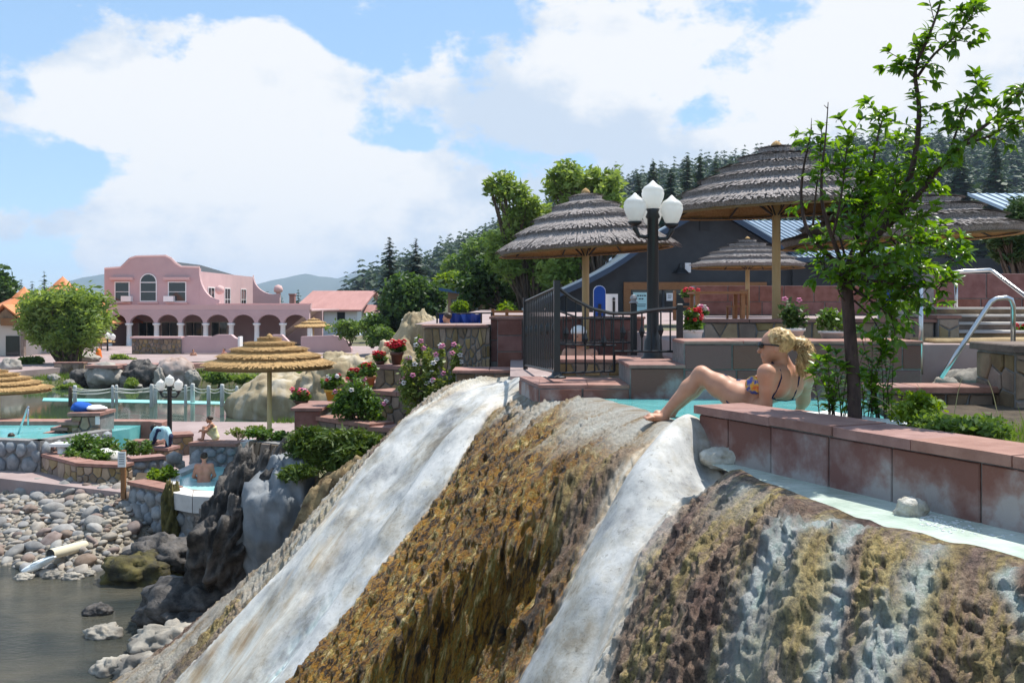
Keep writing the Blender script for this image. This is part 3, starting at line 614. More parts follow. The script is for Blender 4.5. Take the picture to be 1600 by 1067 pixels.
# ================================================================ wrought iron gate and railings
gt = thing('iron_gate', 'black wrought iron gate panel of close vertical bars, standing open', 'gate', P(870, 590, 9.0))
g0 = P(870, 590, 9.0); g1 = P(821, 577, 11.6)
def rail(parent, pts, r, name='rail', n=6): return MB().tube(pts, r, n).build(name, m_black, parent)
zt0, zt1 = P(870, 445, 9.0).z, P(821, 468, 11.6).z
MB().cbox((g0.x, g0.y, (g0.z+P(870, 438, 9).z)/2), (.055, .055, P(870, 438, 9).z-g0.z), .1).build('post', m_black, gt)
MB().lathe((g0.x, g0.y, g0.z-.005), [(.085, 0), (.085, .012), (.05, .03), (.04, .06)], 10).build('foot', m_black, gt)
MB().cbox((g1.x, g1.y, (g1.z-.4+zt1)/2+.01), (.05, .05, zt1-g1.z+.42), .1).build('post', m_black, gt)
for f_ in (.06, .97): rail(gt, [(g0.x, g0.y, g0.z+(zt0-g0.z)*f_), (g1.x, g1.y, g1.z+(zt1-g1.z)*f_)], .016)
for i in range(1, 17):
    k = i/17; a = g0.lerp(g1, k); b0 = g0.z+(zt0-g0.z)*.06; b1 = g1.z+(zt1-g1.z)*.06; t0 = g0.z+(zt0-g0.z)*.97; t1 = g1.z+(zt1-g1.z)*.97
    MB().tube([(a.x, a.y, b0+(b1-b0)*k), (a.x, a.y, t0+(t1-t0)*k)], .009, 5).build('bar', m_black, gt)
    if i % 3 == 1: MB().lathe((a.x, a.y, (b0+(b1-b0)*k+t0+(t1-t0)*k)/2+.02), [(.009, -.06), (.03, -.02), (.03, .02), (.009, .06)], 5).build('knot', m_black, gt)
rl = thing('iron_railing', 'black wrought iron railing with a swooping top rail between gate post and lamp', 'railing', P(1062, 563, 9.3))
q0, q1 = P(870, 448, 9.02), P(1062, 480, 9.3)
prof_ = [(0, 448), (.12, 466), (.28, 482), (.45, 490), (.62, 490), (.8, 484), (1, 481)]
def top_at(k): return float(np.interp(k, [p[0] for p in prof_], [p[1] for p in prof_]))
ks = np.linspace(0, 1, 24); dd = lambda k: 9.02+.28*k
tp = [P(870+192*k, top_at(k), dd(k)) for k in ks]; MB().tube(tp, .018, 6).build('top_rail', m_black, rl)
rail(rl, [P(870, 538, 9.02), P(962, 540, 9.16)], .012, 'bottom_rail'); rail(rl, [P(872, 583, 9.02), P(960, 580, 9.16)], .012, 'bottom_rail'); rail(rl, [P(960, 549, 9.16), P(1062, 549, 9.3)], .012, 'bottom_rail')
rail(rl, [P(960, 549, 9.16), P(960, 580, 9.16)], .012, 'bottom_rail')
pp = P(1062, 563, 9.3); MB().cbox((pp.x, pp.y, pp.z+.25), (.055, .055, .56), 0, .01).build('post', m_black, rl)
for i in range(1, 13):
    k = i/13; b = 582 if k < .47 else 549
    a = P(870+192*k, top_at(k), dd(k)); c = P(870+192*k, b, dd(k)); MB().tube([a, c], .008, 5).build('bar', m_black, rl)
    if i % 2: MB().lathe((a.x, a.y, (a.z+c.z)/2), [(.008, -.06), (.028, -.0), (.008, .06)], 4).build('knot', m_black, rl)
br_ = thing('back_railing', 'lower black iron railing beyond the bath, with a ball topped post', 'railing', P(985, 555, 11.5))
rail(br_, [P(873, 486, 11.5), P(905, 497, 11.5), P(985, 498, 11.5)], .014, 'top_rail'); rail(br_, [P(873, 535, 11.5), P(985, 535, 11.5)], .011, 'bottom_rail')
for px in range(880, 985, 15): MB().tube([P(px, 494, 11.5), P(px, 535, 11.5)], .008, 5).build('bar', m_black, br_)
c = P(990, 555, 11.5); MB().cbox((c.x, c.y, c.z+.3), (.07, .07, .6), 0, .01).build('post', m_black, br_); MB().lathe((c.x, c.y, c.z+.6), [(.05, 0), (.055, .01), (.03, .03), (.045, .06), (.03, .09), (.004, .1)], 10).build('ball', M('pewter cap', (.3,.3,.31), rough=.4), br_)
# ================================================================ lamp posts
m_globe = M('opal glass', (.90,.89,.86), rough=.25, spec=.5)
_t = m_globe.node_tree; _tr = N(_t, 'ShaderNodeBsdfTranslucent'); _tr.inputs[0].default_value = (.95,.94,.9,1); _mx = N(_t, 'ShaderNodeMixShader'); _mx.inputs[0].default_value = .5; L(_t, _t.nodes['Principled BSDF'].outputs[0], _mx.inputs[1]); L(_t, _tr.outputs[0], _mx.inputs[2]); L(_t, _mx.outputs[0], _t.nodes['Material Output'].inputs[0])
def globe(mb, c, r): mb.lathe(c, [(r*.45, 0), (r*.62, r*.15), (r*.95, r*1.0), (r*1.0, r*1.35), (r*.93, r*1.55), (r*.98, r*1.62), (r*.72, r*1.95), (r*.40, r*2.15), (r*.22, r*2.32), (r*.05, r*2.5)], 20)
def lamp_post(px, d, ytop, ybase, rg, label, arms, rp=.045, name='lamp_post'):
    b = P(px, ybase, d); t = thing(name, label, 'lamp', b); k = d/F
    MB().lathe(b, [(rp*2.0, 0), (rp*2.0, .03), (rp*1.6, .06), (rp*1.45, .2), (rp*1.1, .24), (rp, .3), (rp*.9, (ybase-ytop)*k-2.5*rg-.1), (rp*1.2, (ybase-ytop)*k-2.5*rg-.08), (rp*.9, (ybase-ytop)*k-2.5*rg-.03), (rg*.62, (ybase-ytop)*k-2.5*rg)], 14).build('post', m_black, t, True)
    mb = MB(); globe(mb, P(px, ytop, d)-Vector((0, 0, 2.5*rg)), rg); mb.build('globe', m_globe, t, True)
    for (dx, dy, ty) in arms:
        e = P(px, ty, d)+Vector((dx, dy, -2.5*rg)); h = e.z-.02
        o_ = Vector((b.x, b.y, h-.08)); a = MB().tube([o_, o_+Vector((dx*.35, dy*.35, -.05)), o_+Vector((dx*.75, dy*.75, -.045)), Vector((e.x, e.y, h-.05)), Vector((e.x, e.y, h+.01))], [.02, .018, .02, .026, .03], 8).build('arm', m_black, t, True)
        MB().lathe((e.x, e.y, e.z-.05), [(.025, 0), (rg*.58, .03), (rg*.62, .05)], 14).build('cup', m_black, a, True)
        mb = MB(); globe(mb, e, rg); mb.build('globe', m_globe, t, True)
    return t
lamp_post(1020, 9.75, 282, 565, .112, 'tall black lamp post with white acorn globes beside the iron railing', [(-.18, -.04, 302), (.185, .0, 305), (.02, .2, 305)], rp=.06)
# ================================================================ thatched umbrellas
m_thgrey = M('weathered grey thatch', (.13,.115,.11), (.42,.375,.36), scale=60, rough=.9, bump=.5, bscale=120)
m_thtan = M('golden straw thatch', (.30,.17,.06), (.56,.37,.17), scale=60, rough=.85, bump=.5, bscale=120)
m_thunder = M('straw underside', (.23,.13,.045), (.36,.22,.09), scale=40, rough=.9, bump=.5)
m_pole = M('peeled log pole', (.50,.35,.17), (.60,.45,.25), scale=6, rough=.6, bump=.15, stretch=(1,1,.2))
m_polew = M('painted pole', (.62,.60,.55), (.72,.71,.68), scale=6, rough=.55, bump=.1)
def thatch_umbrella(apex, Rr, H, pole_bottom, label, mat, pole_mat, tiers=6, group=None, tilt=(0, 0), blades=230, seed=1, rag=.06, wind=None, name='thatched_umbrella', polr=.05):
    r = np.random.default_rng(seed); ax = Vector(apex); t = thing(name, label, 'umbrella', (ax.x, ax.y, pole_bottom), group)
    MB().tube([(ax.x, ax.y, pole_bottom), (ax.x, ax.y, ax.z-H*.30)], [polr, polr*.95], 12).build('pole', pole_mat, t, True)
    hub = (ax.x, ax.y, ax.z-H*1.18)
    def dz(x, y): return tilt[0]*x+tilt[1]*y
    def surf(u):                                # profile: concave cone, u 0..1 from apex to rim
        return u*Rr, -H*(.66*u+.34*u**2.2)
    # underside cone
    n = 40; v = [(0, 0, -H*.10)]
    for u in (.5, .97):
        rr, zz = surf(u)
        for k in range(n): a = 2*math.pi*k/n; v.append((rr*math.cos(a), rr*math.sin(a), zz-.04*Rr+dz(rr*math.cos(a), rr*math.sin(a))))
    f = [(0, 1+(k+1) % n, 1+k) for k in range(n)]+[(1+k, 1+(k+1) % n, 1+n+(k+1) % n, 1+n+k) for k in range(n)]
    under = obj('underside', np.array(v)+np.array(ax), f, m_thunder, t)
    # spokes under the thatch
    for k in range(8):
        a = 2*math.pi*(k+.3)/8; rr, zz = surf(.9)
        p1 = ax+Vector((rr*math.cos(a), rr*math.sin(a), zz-.07*Rr+dz(rr*math.cos(a), rr*math.sin(a)))); p0 = Vector((ax.x, ax.y, ax.z-.16*H))
        MB().tube([p0, p1], .012, 5).build('rib', m_flagdark if k < 0 else M_rib, t)
        pm = p0.lerp(p1, .45); MB().tube([(ax.x, ax.y, ax.z-H*1.12), pm], .010, 5).build('strut', M_rib, t)
    # tiers of straw, each a ring of loose blades over a short skirt
    for i in range(tiers):
        u0 = max(0, i/tiers-.06); u1 = (i+1)/tiers
        vs = []; fs = []
        nb = int(blades*(.35+.65*u1)); 
        for layer in range(3):
            for k in range(nb):
                a = 2*math.pi*(k+r.random())/nb; w_ = math.pi*u1*Rr/nb*1.5
                ua, ub = u0+.02*layer, u1+.012+r.normal(0, rag/tiers*1.2)-.03*layer
                if wind is not None and i == tiers-1: ub += wind*max(0, math.cos(a))*r.random()
                ra, za = surf(max(ua, .005)); rb, zb = surf(ub); off = (.030-.010*layer)*Rr*.8*(i > 0 or 1)
                a2 = a+r.normal(0, .018/(u1+.15)); lift = r.random()*.012*Rr
                ca, sa, cb, sb = math.cos(a), math.sin(a), math.cos(a2), math.sin(a2)
                za += off*.1+dz(ra*ca, ra*sa)-.02*Rr*(i > 0); zb += off*.7+lift*.6+dz(rb*cb, rb*sb)+.034*Rr
                wa = w_*max(ua/u1, .15); b0 = len(vs)
                vs += [(ra*ca-sa*wa, ra*sa+ca*wa, za), (ra*ca+sa*wa, ra*sa-ca*wa, za), (rb*cb+sb*w_*.55, rb*sb-cb*w_*.55, zb), (rb*cb-sb*w_*.55, rb*sb+cb*w_*.55, zb)]
                fs.append((b0, b0+1, b0+2, b0+3))
        # dense skirt just under the blades, with a dropped edge
        m = 64; b0 = len(vs)
        ra, za = surf(max(u0, .004)); rb, zb = surf(u1-.012)
        for rr, zz in ((ra, za-.012), (rb*.985, zb+.036*Rr), (rb*.93, zb-.020*Rr)):
            for k in range(m): a = 2*math.pi*k/m; j = 1+r.normal(0, .006); vs.append((rr*j*math.cos(a), rr*j*math.sin(a), zz+dz(rr*math.cos(a), rr*math.sin(a))))
        for q in range(2):
            for k in range(m): fs.append((b0+q*m+k, b0+q*m+(k+1) % m, b0+(q+1)*m+(k+1) % m, b0+(q+1)*m+k))
        obj('thatch_tier', np.array(vs)+np.array(ax), np.array(fs), mat, t)
    MB().lathe(ax, [(.05*Rr, -.02*Rr), (.05*Rr, .01*Rr), (.028*Rr, .035*Rr), (.004, .05*Rr)], 12).build('cap', m_thtan, t, True)
    return t
M_rib = M('dark frame', (.03,.028,.026), rough=.6)
UG = 'grey thatched umbrellas over the upper pools'
a = P(915, 301, 13.5); thatch_umbrella(a, 1.22, .80, -.2, 'grey thatched umbrella with ragged windblown edge beside the lamp globes', m_thgrey, m_pole, 5, UG, (.06, .0), 320, 2, .035, .06)
a = P(1213, 229, 11.2); thatch_umbrella(a, 1.30, .72, .4, 'largest grey thatched umbrella above the sunbather, on a tall pole', m_thgrey, m_pole, 6, UG, (.04, .02), 340, 3, .03, .03)
a = P(1168, 374, 22); thatch_umbrella(a, 1.27, .62, .55, 'small distant grey thatched umbrella over the patio table', m_thgrey, m_pole, 6, UG, (0, 0), 240, 4, .03)
a = P(1405, 292, 11.6); thatch_umbrella(a, 1.38, .62, .4, 'grey thatched umbrella half hidden behind the young tree', m_thgrey, m_polew, 6, UG, (.06, .0), 300, 5, .03)
UT = 'golden thatched umbrellas by the lower pools'
a = P(421, 526, 19.7); thatch_umbrella(a, 1.30, .60, -2.3, 'golden thatched umbrella standing before the roped pond', m_thtan, m_pole, 5, UT, (0, 0), 260, 6, .04)
a = P(-3, 578, 25); thatch_umbrella(a, 1.28, .52, -2.6, 'golden thatched umbrella cut off by the left edge', m_thtan, m_pole, 5, UT, (0, 0), 220, 7, .04)
a = P(490, 497, 67); thatch_umbrella(a, 1.30, .62, -2.4, 'tiny far umbrella on the terrace right of the pink building', m_thtan, m_pole, 3, UT, (0, 0), 80, 8, .04)
a = P(158, 527, 66); thatch_umbrella(a, .9, .35, -2.6, 'tiny far umbrella beside the willow near the pink arcade', m_thtan, m_pole, 3, UT, (0, 0), 60, 9, .04)
# steel handrails
def handrail(name, label, pts, posts, r=.02):
    t = thing(name, label, 'handrail', pts[0]); MB().tube(pts, r, 10).build('rail', m_steel, t, True)
    for a_, b_ in posts: MB().tube([a_, b_], r*.9, 8).build('post', m_steel, t, True)
D = 8.4; handrail('handrail', 'bent steel handrail rising in front of the sandstone ledge', [P(1470, 590, D), P(1500, 545, D), P(1538, 487, D), P(1548, 472, D), P(1556, 467, D), P(1572, 465, D), P(1580, 468, D), P(1583, 478, D), P(1583, 542, D+.3)], [], .021)
D = 12.4; handrail('handrail', 'sloping steel handrail along the patio steps', [P(1463, 429, D), P(1505, 424, D), P(1546, 422, D), P(1552, 424, D), P(1600, 461, D-.6), P(1640, 492, D-1.1)], [(P(1494, 426, D), P(1494, 505, D))], .024)
handrail('steel_post', 'slim steel post standing right of the young tree', [P(1439, 585, 9.0), P(1439, 440, 9.0)], [], .02)
# ================================================================ far country
m_mtn = M('forested mountain', (.035,.06,.035), (.07,.085,.05), scale=.004, rough=.95)
def ridge(name, pts, d, depth, mat, seed, amp, label=None, base=-3.2, rows=14):
    """a hill: its skyline given as photo points at distance d, falling away before and behind"""
    px = np.array([p[0] for p in pts], float); py = np.array([p[1] for p in pts], float)
    xs = np.linspace(px[0], px[-1], 160); top = np.interp(xs, px, py); X0 = (xs-800)/F*d; Zt = CZ-(top-HY)/F*d
    ts = np.linspace(-1, 1, rows); X = []; Y = []; Z = []
    for t in ts:
        y = d+depth*t; z = base+(Zt-base)*(1-abs(t))**.9+(fbm(xs*.06+t*3, t*4+xs*0+seed, o=4)-.5)*amp*(1-abs(t)**2)
        X.append(X0*(1+.0*t)); Y.append(np.full_like(X0, y)); Z.append(z)
    co = np.stack([np.array(X), np.array(Y), np.array(Z)], -1); o = obj(name, co.reshape(-1, 3), gridfaces(rows, 160), mat, smooth=True); tag(o, kind='structure'); return co
ridge('mountain', [(-500,470),(-200,455),(60,462),(100,446),(135,432),(163,424),(200,430),(300,450),(400,445),(440,434),(480,426),(505,428),(530,434),(560,424),(590,416),(640,420),(700,440),(900,450),(1300,430),(2100,440)], 5200, 900, m_mtn, 3, 30)
hillpts = [(520,476),(600,466),(660,452),(700,424),(740,400),(790,372),(860,335),(940,305),(1000,292),(1060,278),(1120,270),(1180,262),(1240,248),(1300,238),(1380,232),(1460,232),(1520,228),(1600,222),(1700,215),(1900,240),(2200,330)]
m_hill = M('hill floor', (.05,.055,.028), (.10,.085,.05), scale=.05, rough=.95)
hill = ridge('hill', hillpts, 560, 330, m_hill, 5, 8)
m_pine = leafmat('pine needles', (.020,.045,.018), (.045,.080,.032), .25, .6, scale=.5)
m_spruce = leafmat('spruce needles', (.016,.034,.026), (.035,.062,.048), .15, .6, scale=.8)
m_bark = M('bark', (.075,.05,.035), (.15,.11,.08), scale=12, rough=.9, bump=.6, stretch=(1,1,.3))
def conifer_data(h, r, layers, per, seed, droop=.35, sub=4, ragged=.25):
    """needle sprays: kite shaped faces along drooping branches"""
    q = np.random.default_rng(seed); V = []; Fc = []
    for i in range(layers):
        f_ = (i+.3)/layers; z = h*(.10+.88*f_); L_ = r*((1-f_)**.8*min(1, .55+1.6*f_))*(1+q.normal(0, ragged))+.06*r
        for k in range(per):
            a = 2*math.pi*(k+q.random())/per; ln = max(.05*r, L_*(1+q.normal(0, .2))); c, s = math.cos(a), math.sin(a); zz = z+q.normal(0, h*.012)
            for j in range(sub):
                t0 = j/sub; t1 = min(1.15, t0+1.5/sub); w_ = (ln*.34*(1-t0*.6)+.035*r)*(.7+.6*q.random()); sw_ = q.normal(0, .25)
                x0, x1 = ln*t0, ln*t1; z0 = zz-droop*x0*.8+.10*x0*t0; z1 = zz-droop*x1*(1+.3*q.random())+.10*x1; xm = (x0+x1)/2; zm = (z0+z1)/2+.03*ln
                n = len(V)
                for (x, y, zq) in ((x0, 0, z0), (xm, w_+sw_*w_, zm-.10*ln*q.random()), (x1, sw_*w_, z1), (xm, -w_+sw_*w_, zm-.10*ln*q.random())): V.append((x*c-y*s, x*s+y*c, zq))
                Fc.append((n, n+1, n+2, n+3))
    return np.array(V), np.array(Fc)
def conifer(name, base, h, r, label, mat, layers=22, per=9, seed=1, group=None, sub=4, droop=.35):
    t = thing(name, label, 'tree', base, group); MB().tube([(0, 0, 0), (0, 0, h*.93)], [max(.016*h, .05), .003*h], 7).build('trunk', m_bark, t, world=False)
    v, f = conifer_data(h, r, layers, per, seed, droop, sub); obj('crown', v, f, mat, t, world=False); return t
def on(px, py, d, ztop): return CZ-(py-HY)/F*d
def conifer_at(px, ytop, d, wpx, zbase, label, mat=None, **kw):
    x = (px-800)/F*d; zt = CZ-(ytop-HY)/F*d; return conifer(kw.pop('name', 'pine_tree'), (x, d, zbase), zt-zbase, wpx/2/F*d, label, mat or m_pine, **kw)
# the wood on the hill: one mass
q = np.random.default_rng(5); V = []; Fs = []; nv = 0
tv, tf = zip(*[conifer_data(1, .30, 8, 6, 40+i, .5, 1) for i in range(5)])
rows, cols = hill.shape[0], hill.shape[1]
for i in range(6500):
    a = q.random()*(rows//2+1.0); b = q.random()**.9*(cols-2); i0 = min(int(a), rows-2); j0 = int(b); p = hill[i0, j0]+(hill[i0+1, j0]-hill[i0, j0])*(a-i0)+(hill[i0, j0+1]-hill[i0, j0])*(b-j0)
    if p[2] < 2: continue
    h = q.uniform(9, 18); k = i % 5; an = q.random()*6.28; c, s = math.cos(an), math.sin(an); v = tv[k]*[h, h, h]
    V.append(np.stack([v[:,0]*c-v[:,1]*s+p[0], v[:,0]*s+v[:,1]*c+p[1], v[:,2]+p[2]-.6], -1)); Fs.append(tf[k]+nv); nv += len(v)
o = obj('hillside_wood', np.concatenate(V), np.concatenate(Fs), m_pine); tag(o, 'dark pine wood covering the hill behind the roofs', 'wood', kind='stuff')
RG = 'pines along the ridge behind the dark building'
for i, (px, yt, wp_, d) in enumerate([(962,252,26,150),(998,268,36,150),(1021,246,34,150),(1048,258,40,150),(1074,240,42,160),(1094,238,40,155),(1118,246,40,150),(1141,242,38,160),(1165,250,40,150),(1262,212,34,150),(1305,224,40,170),(1420,216,40,170),(1500,222,44,180),(1556,212,44,180)]):
    conifer_at(px, yt, d, wp_*2.0, 1.0, ['slim pine leftmost on the ridge, over the pale green tree','short dark pine second on the ridge','pine just left of the lamp globes on the ridge','broad pine above the top lamp globe','pine right of the lamp globes, tall crown','paired pine with the tall crown right of the lamp','pine on the ridge mid way to the big umbrella','pine close left of the big umbrella','pine at the left edge of the big umbrella','pine top showing right of the big umbrella apex','pine behind the left twigs of the young tree','pine behind the young tree crown','pine under the reaching right branch','rightmost ridge pine under the right branch'][i], layers=40, per=13, seed=60+i, group=RG, sub=3)
# spruces and far conifers on the left
SG = 'tall spruces beyond the white house'
conifer_at(609, 367, 80, 66, -2.4, 'tall ragged spruce nearer the white house', m_spruce, layers=34, per=11, seed=3, group=SG, name='spruce_tree', sub=5)
conifer_at(650, 369, 82, 62, -2.4, 'tall ragged spruce, right one of the pair', m_spruce, layers=32, per=11, seed=4, group=SG, name='spruce_tree', sub=5)
conifer_at(570, 433, 110, 26, -2.4, 'small cone shaped spruce behind the white house roof', m_spruce, layers=16, per=8, seed=5, group=SG, name='spruce_tree')
for i, (px, yt, w_, d, lb) in enumerate([(69,420,26,150,'dark slim conifer behind the orange roofs'),(50,436,30,150,'conifer left of the slim one behind the orange roofs'),(33,433,28,150,'conifer behind the front orange roof'),(418,452,26,140,'dark conifer right of the pink roof scroll'),(437,456,30,140,'low dark conifer beside the red roof chimney'),(466,450,20,150,'round dark conifer behind the pink roofed house left end')]):
    conifer_at(px, yt, d, w_*1.2, -2.6, lb, layers=14, per=8, seed=80+i, group='far dark conifers')
# ---------------------------------------------------------------- leafy trees
def leaf_cloud(c, rad, n, size, seed, clumps=26, droop=0.0, spread=.30, elong=1.9, gap=.0, up=.25):
    q = np.random.default_rng(seed); c = np.array(c); rad = np.array(rad)
    d = q.normal(size=(clumps, 3)); d /= np.linalg.norm(d, axis=1)[:, None]; cc = d*(q.random((clumps, 1))**.45)*.86; cw = .5+q.random(clumps)
    k = q.choice(clumps, n, p=cw/cw.sum()); p = cc[k]+q.normal(size=(n, 3))*spread*(.6+.5*q.random((clumps, 1)))[k]
    p[:, 2] -= droop*np.abs(q.normal(size=n))*.3
    l = np.linalg.norm(p, axis=1); m = l > 1.12; p[m] *= (1.12/l[m])[:, None]
    p = c+p*rad
    u = q.normal(size=(n, 3)); u[:, 2] = u[:, 2]*.6-droop; u /= np.linalg.norm(u, axis=1)[:, None]
    w = q.normal(size=(n, 3)); w -= (w*u).sum(1)[:, None]*u; w /= np.linalg.norm(w, axis=1)[:, None]
    s = size*(.6+.8*q.random(n))[:, None]
    V = np.stack([p-u*s*elong*.5, p+w*s*.42-u*s*.05, p+u*s*elong*.5, p-w*s*.42-u*s*.05], 1).reshape(-1, 3)
    f = np.arange(4*n).reshape(-1, 4); return V, f, c+cc*rad
def leafy(name, base, parts, label, mat, group=None, size=.16, n=5000, seed=1, droop=0, trunk_r=.12, spread=.30, clumps=26, elong=1.9, cat='tree', limbs=True):
    t = thing(name, label, cat, base, group); b = Vector(base); V = []; Fs = []; nv = 0; mb = MB(); tot = sum(p[1][0]*p[1][2] for p in parts)
    qq = np.random.default_rng(seed+500); sub_ = []
    for c, r in parts:                           # break every lobe into uneven smaller ones
        for k in range(5):
            dv = qq.normal(size=3); dv /= np.linalg.norm(dv); e_ = qq.uniform(.40, .80); sub_.append((tuple(np.array(c)+dv*np.array(r)*e_), tuple(np.array(r)*qq.uniform(.42, .68))))
        sub_.append((c, tuple(np.array(r)*.75)))
    parts = sub_; clumps = max(8, clumps//4); tot = sum(p[1][0]*p[1][2] for p in parts)
    for i, (c, r) in enumerate(parts):
        v, f, cc = leaf_cloud(c, r, int(n*r[0]*r[2]/tot), size, seed*17+i, clumps, droop, spread+.06, elong); V.append(v); Fs.append(f+nv); nv += len(v)
        if limbs:
            c = Vector(c); mid = b.lerp(c, .5)+Vector((qq.normal(0, .1), 0, .1))+Vector((0, 0, .05)); mb.tube([b+Vector((.03*i, 0, -.1)), mid, c], [trunk_r*.8, trunk_r*.45, trunk_r*.15], 6)
            for k in range(0, len(cc), 3): mb.tube([mid.lerp(c, .3+.5*((k*7) % 10)/10), Vector(cc[k])], [trunk_r*.3, trunk_r*.06], 5)
    if limbs: mb.build('trunk', m_bark, t, True)
    obj('crown', np.concatenate(V), np.concatenate(Fs), mat, t); return t
m_lwil = leafmat('willow leaves', (.13,.20,.04), (.24,.32,.085), .45, .5, .6)
m_ldark = leafmat('dark broad leaves', (.035,.075,.018), (.08,.14,.035), .38, .5, .8)
m_lmid = leafmat('mid green leaves', (.075,.14,.028), (.15,.23,.05), .42, .5, .8)
m_lyel = leafmat('bright green leaves', (.12,.20,.02), (.20,.29,.04), .45, .5, .8)
def ball(px, py, d, rx, rz, ry=None): return (tuple(P(px, py, d)), (rx/F*d, (ry or (rx+rz)/2)/F*d, rz/F*d))
leafy('willow_tree', (P(100, 590, 50).x, 50, -2.7), [ball(100, 466, 50, 50, 34), ball(70, 505, 50, 40, 44), ball(135, 500, 50, 40, 50), ball(100, 535, 50, 40, 28), ball(110, 500, 50, 50, 40)], 'feathery green willow before the orange roofed pavilion', m_lwil, n=14000, size=.12, seed=2, droop=.35, elong=2.8, spread=.30, clumps=40)
leafy('cottonwood_tree', (P(815, 520, 42).x, 42, .3), [ball(788, 292, 42, 30, 32), ball(812, 330, 42, 40, 40), ball(800, 385, 42, 44, 50), ball(850, 345, 42, 34, 40), ball(850, 420, 42, 56, 50)], 'tall pale green cottonwood left of the grey umbrella', m_lwil, n=14000, size=.12, seed=3, elong=2.2, spread=.2, clumps=44)
leafy('cottonwood_tree', (P(925, 520, 40).x, 40, .3), [ball(880, 295, 40, 34, 36), ball(915, 285, 40, 36, 34), ball(952, 305, 40, 36, 40), ball(900, 345, 40, 50, 46), ball(960, 355, 40, 34, 46), ball(885, 400, 40, 46, 46)], 'broad light green cottonwood behind the grey umbrella', m_lwil, n=15000, size=.13, seed=4, elong=2.0, spread=.22, clumps=40)
leafy('leafy_tree', (P(790, 520, 46).x, 46, .2), [ball(790, 440, 46, 62, 52), ball(850, 450, 46, 50, 46), ball(745, 455, 46, 36, 34)], 'dark leafy tree mass below the cottonwoods', m_ldark, n=9000, size=.16, seed=5, spread=.26)
leafy('leafy_tree', (P(645, 540, 60).x, 60, -2.2), [ball(640, 478, 60, 54, 44), ball(672, 465, 60, 30, 36), ball(610, 500, 60, 30, 34)], 'round dark green tree beside the white house', m_ldark, n=9000, size=.2, seed=6, spread=.26)
leafy('leafy_tree', (P(715, 540, 72).x, 72, -1.5), [ball(712, 440, 72, 36, 20), ball(735, 450, 72, 26, 22)], 'bright yellow green tree over the blue roofed cabin', m_lyel, n=4000, size=.24, seed=7)
leafy('leafy_tree', (P(5, 545, 90).x, 90, -2.5), [ball(0, 455, 90, 26, 34), ball(-20, 470, 90, 30, 40)], 'dark tree at the left edge behind the pavilion', m_ldark, n=4000, size=.3, seed=8)
leafy('leafy_tree', (P(740, 500, 120).x, 120, 0), [ball(745, 400, 120, 46, 34), ball(780, 385, 120, 30, 32), ball(715, 425, 120, 30, 24)], 'hillside tree group rising left of the cottonwood', m_lmid, n=6000, size=.36, seed=9)
for i, (px, py, d, rx, rz, lb) in enumerate([(545, 515, 60, 30, 18, 'shrub under the white house windows'), (580, 512, 58, 26, 24, 'conical shrub right of the white house wall'), (598, 525, 57, 24, 18, 'low shrub right of the travertine slope'), (720, 480, 44, 14, 12, 'small yellow shrub beside the blue tarp cabin'), (790, 484, 40, 18, 12, 'yellow green shrub behind the red pillar')]):
    leafy('shrub', (P(px, py+rz, d).x, d, P(px, py+rz, d).z-.2), [ball(px, py, d, rx, rz)], lb, m_lmid if i < 3 else m_lyel, n=2200, size=.11, seed=20+i, cat='shrub', trunk_r=.04)
m_needle2 = leafmat('juniper tree needles', (.035,.07,.02), (.07,.12,.035), .25, .55, 2)
leafy('pine_tree', (P(1590, 560, 20).x, 20, .5), [ball(1590, 360, 20, 46, 36), ball(1560, 375, 20, 26, 20), ball(1610, 330, 20, 40, 30), ball(1600, 395, 20, 44, 18)], 'bushy pine at the right edge behind the thatched umbrella', m_needle2, n=9000, size=.05, seed=30, elong=3.5, spread=.2, clumps=50, trunk_r=.06)
# ================================================================ buildings
m_pink = M('pink stucco', (.50,.345,.345), (.56,.39,.385), scale=.8, rough=.9, bump=.1, bscale=12)
m_pinkw = M('pink trim', (.62,.41,.385), rough=.85)
m_glass = M('dark window glass', (.02,.028,.032), rough=.05, spec=.6)
m_cream = M('cream stucco', (.56,.50,.43), (.62,.56,.49), scale=1, rough=.9)
m_blueg = M('pale blue wall', (.55,.62,.68), (.60,.66,.72), scale=.6, rough=.8)
m_rroof = M('dusty red roof', (.34,.17,.15), (.40,.21,.185), scale=1.5, rough=.8, stretch=(1,.1,1))
m_oroof = M('orange copper roof', (.52,.17,.06), (.62,.25,.10), scale=1.2, rough=.55, bump=.1)
m_dgrey = M('charcoal siding', (.040,.046,.052), (.050,.057,.064), scale=3, rough=.8, bump=.08)
m_metal = M('blue grey metal roof', (.30,.37,.44), (.36,.43,.50), scale=2, rough=.32, metal=.6)
m_tan = M('tan siding', (.38,.22,.15), (.43,.26,.18), scale=2, rough=.85)
def quadbox(mb, a, b, z0, z1, t):       # wall from plan point a to b, thickness t behind it
    u = (Vector((b[0]-a[0], b[1]-a[1], 0))).normalized(); n = Vector((-u.y, u.x, 0))*t
    return mb.prism([(a[0], a[1]), (b[0], b[1]), (b[0]+n.x, b[1]+n.y), (a[0]+n.x, a[1]+n.y)], z0, z1)
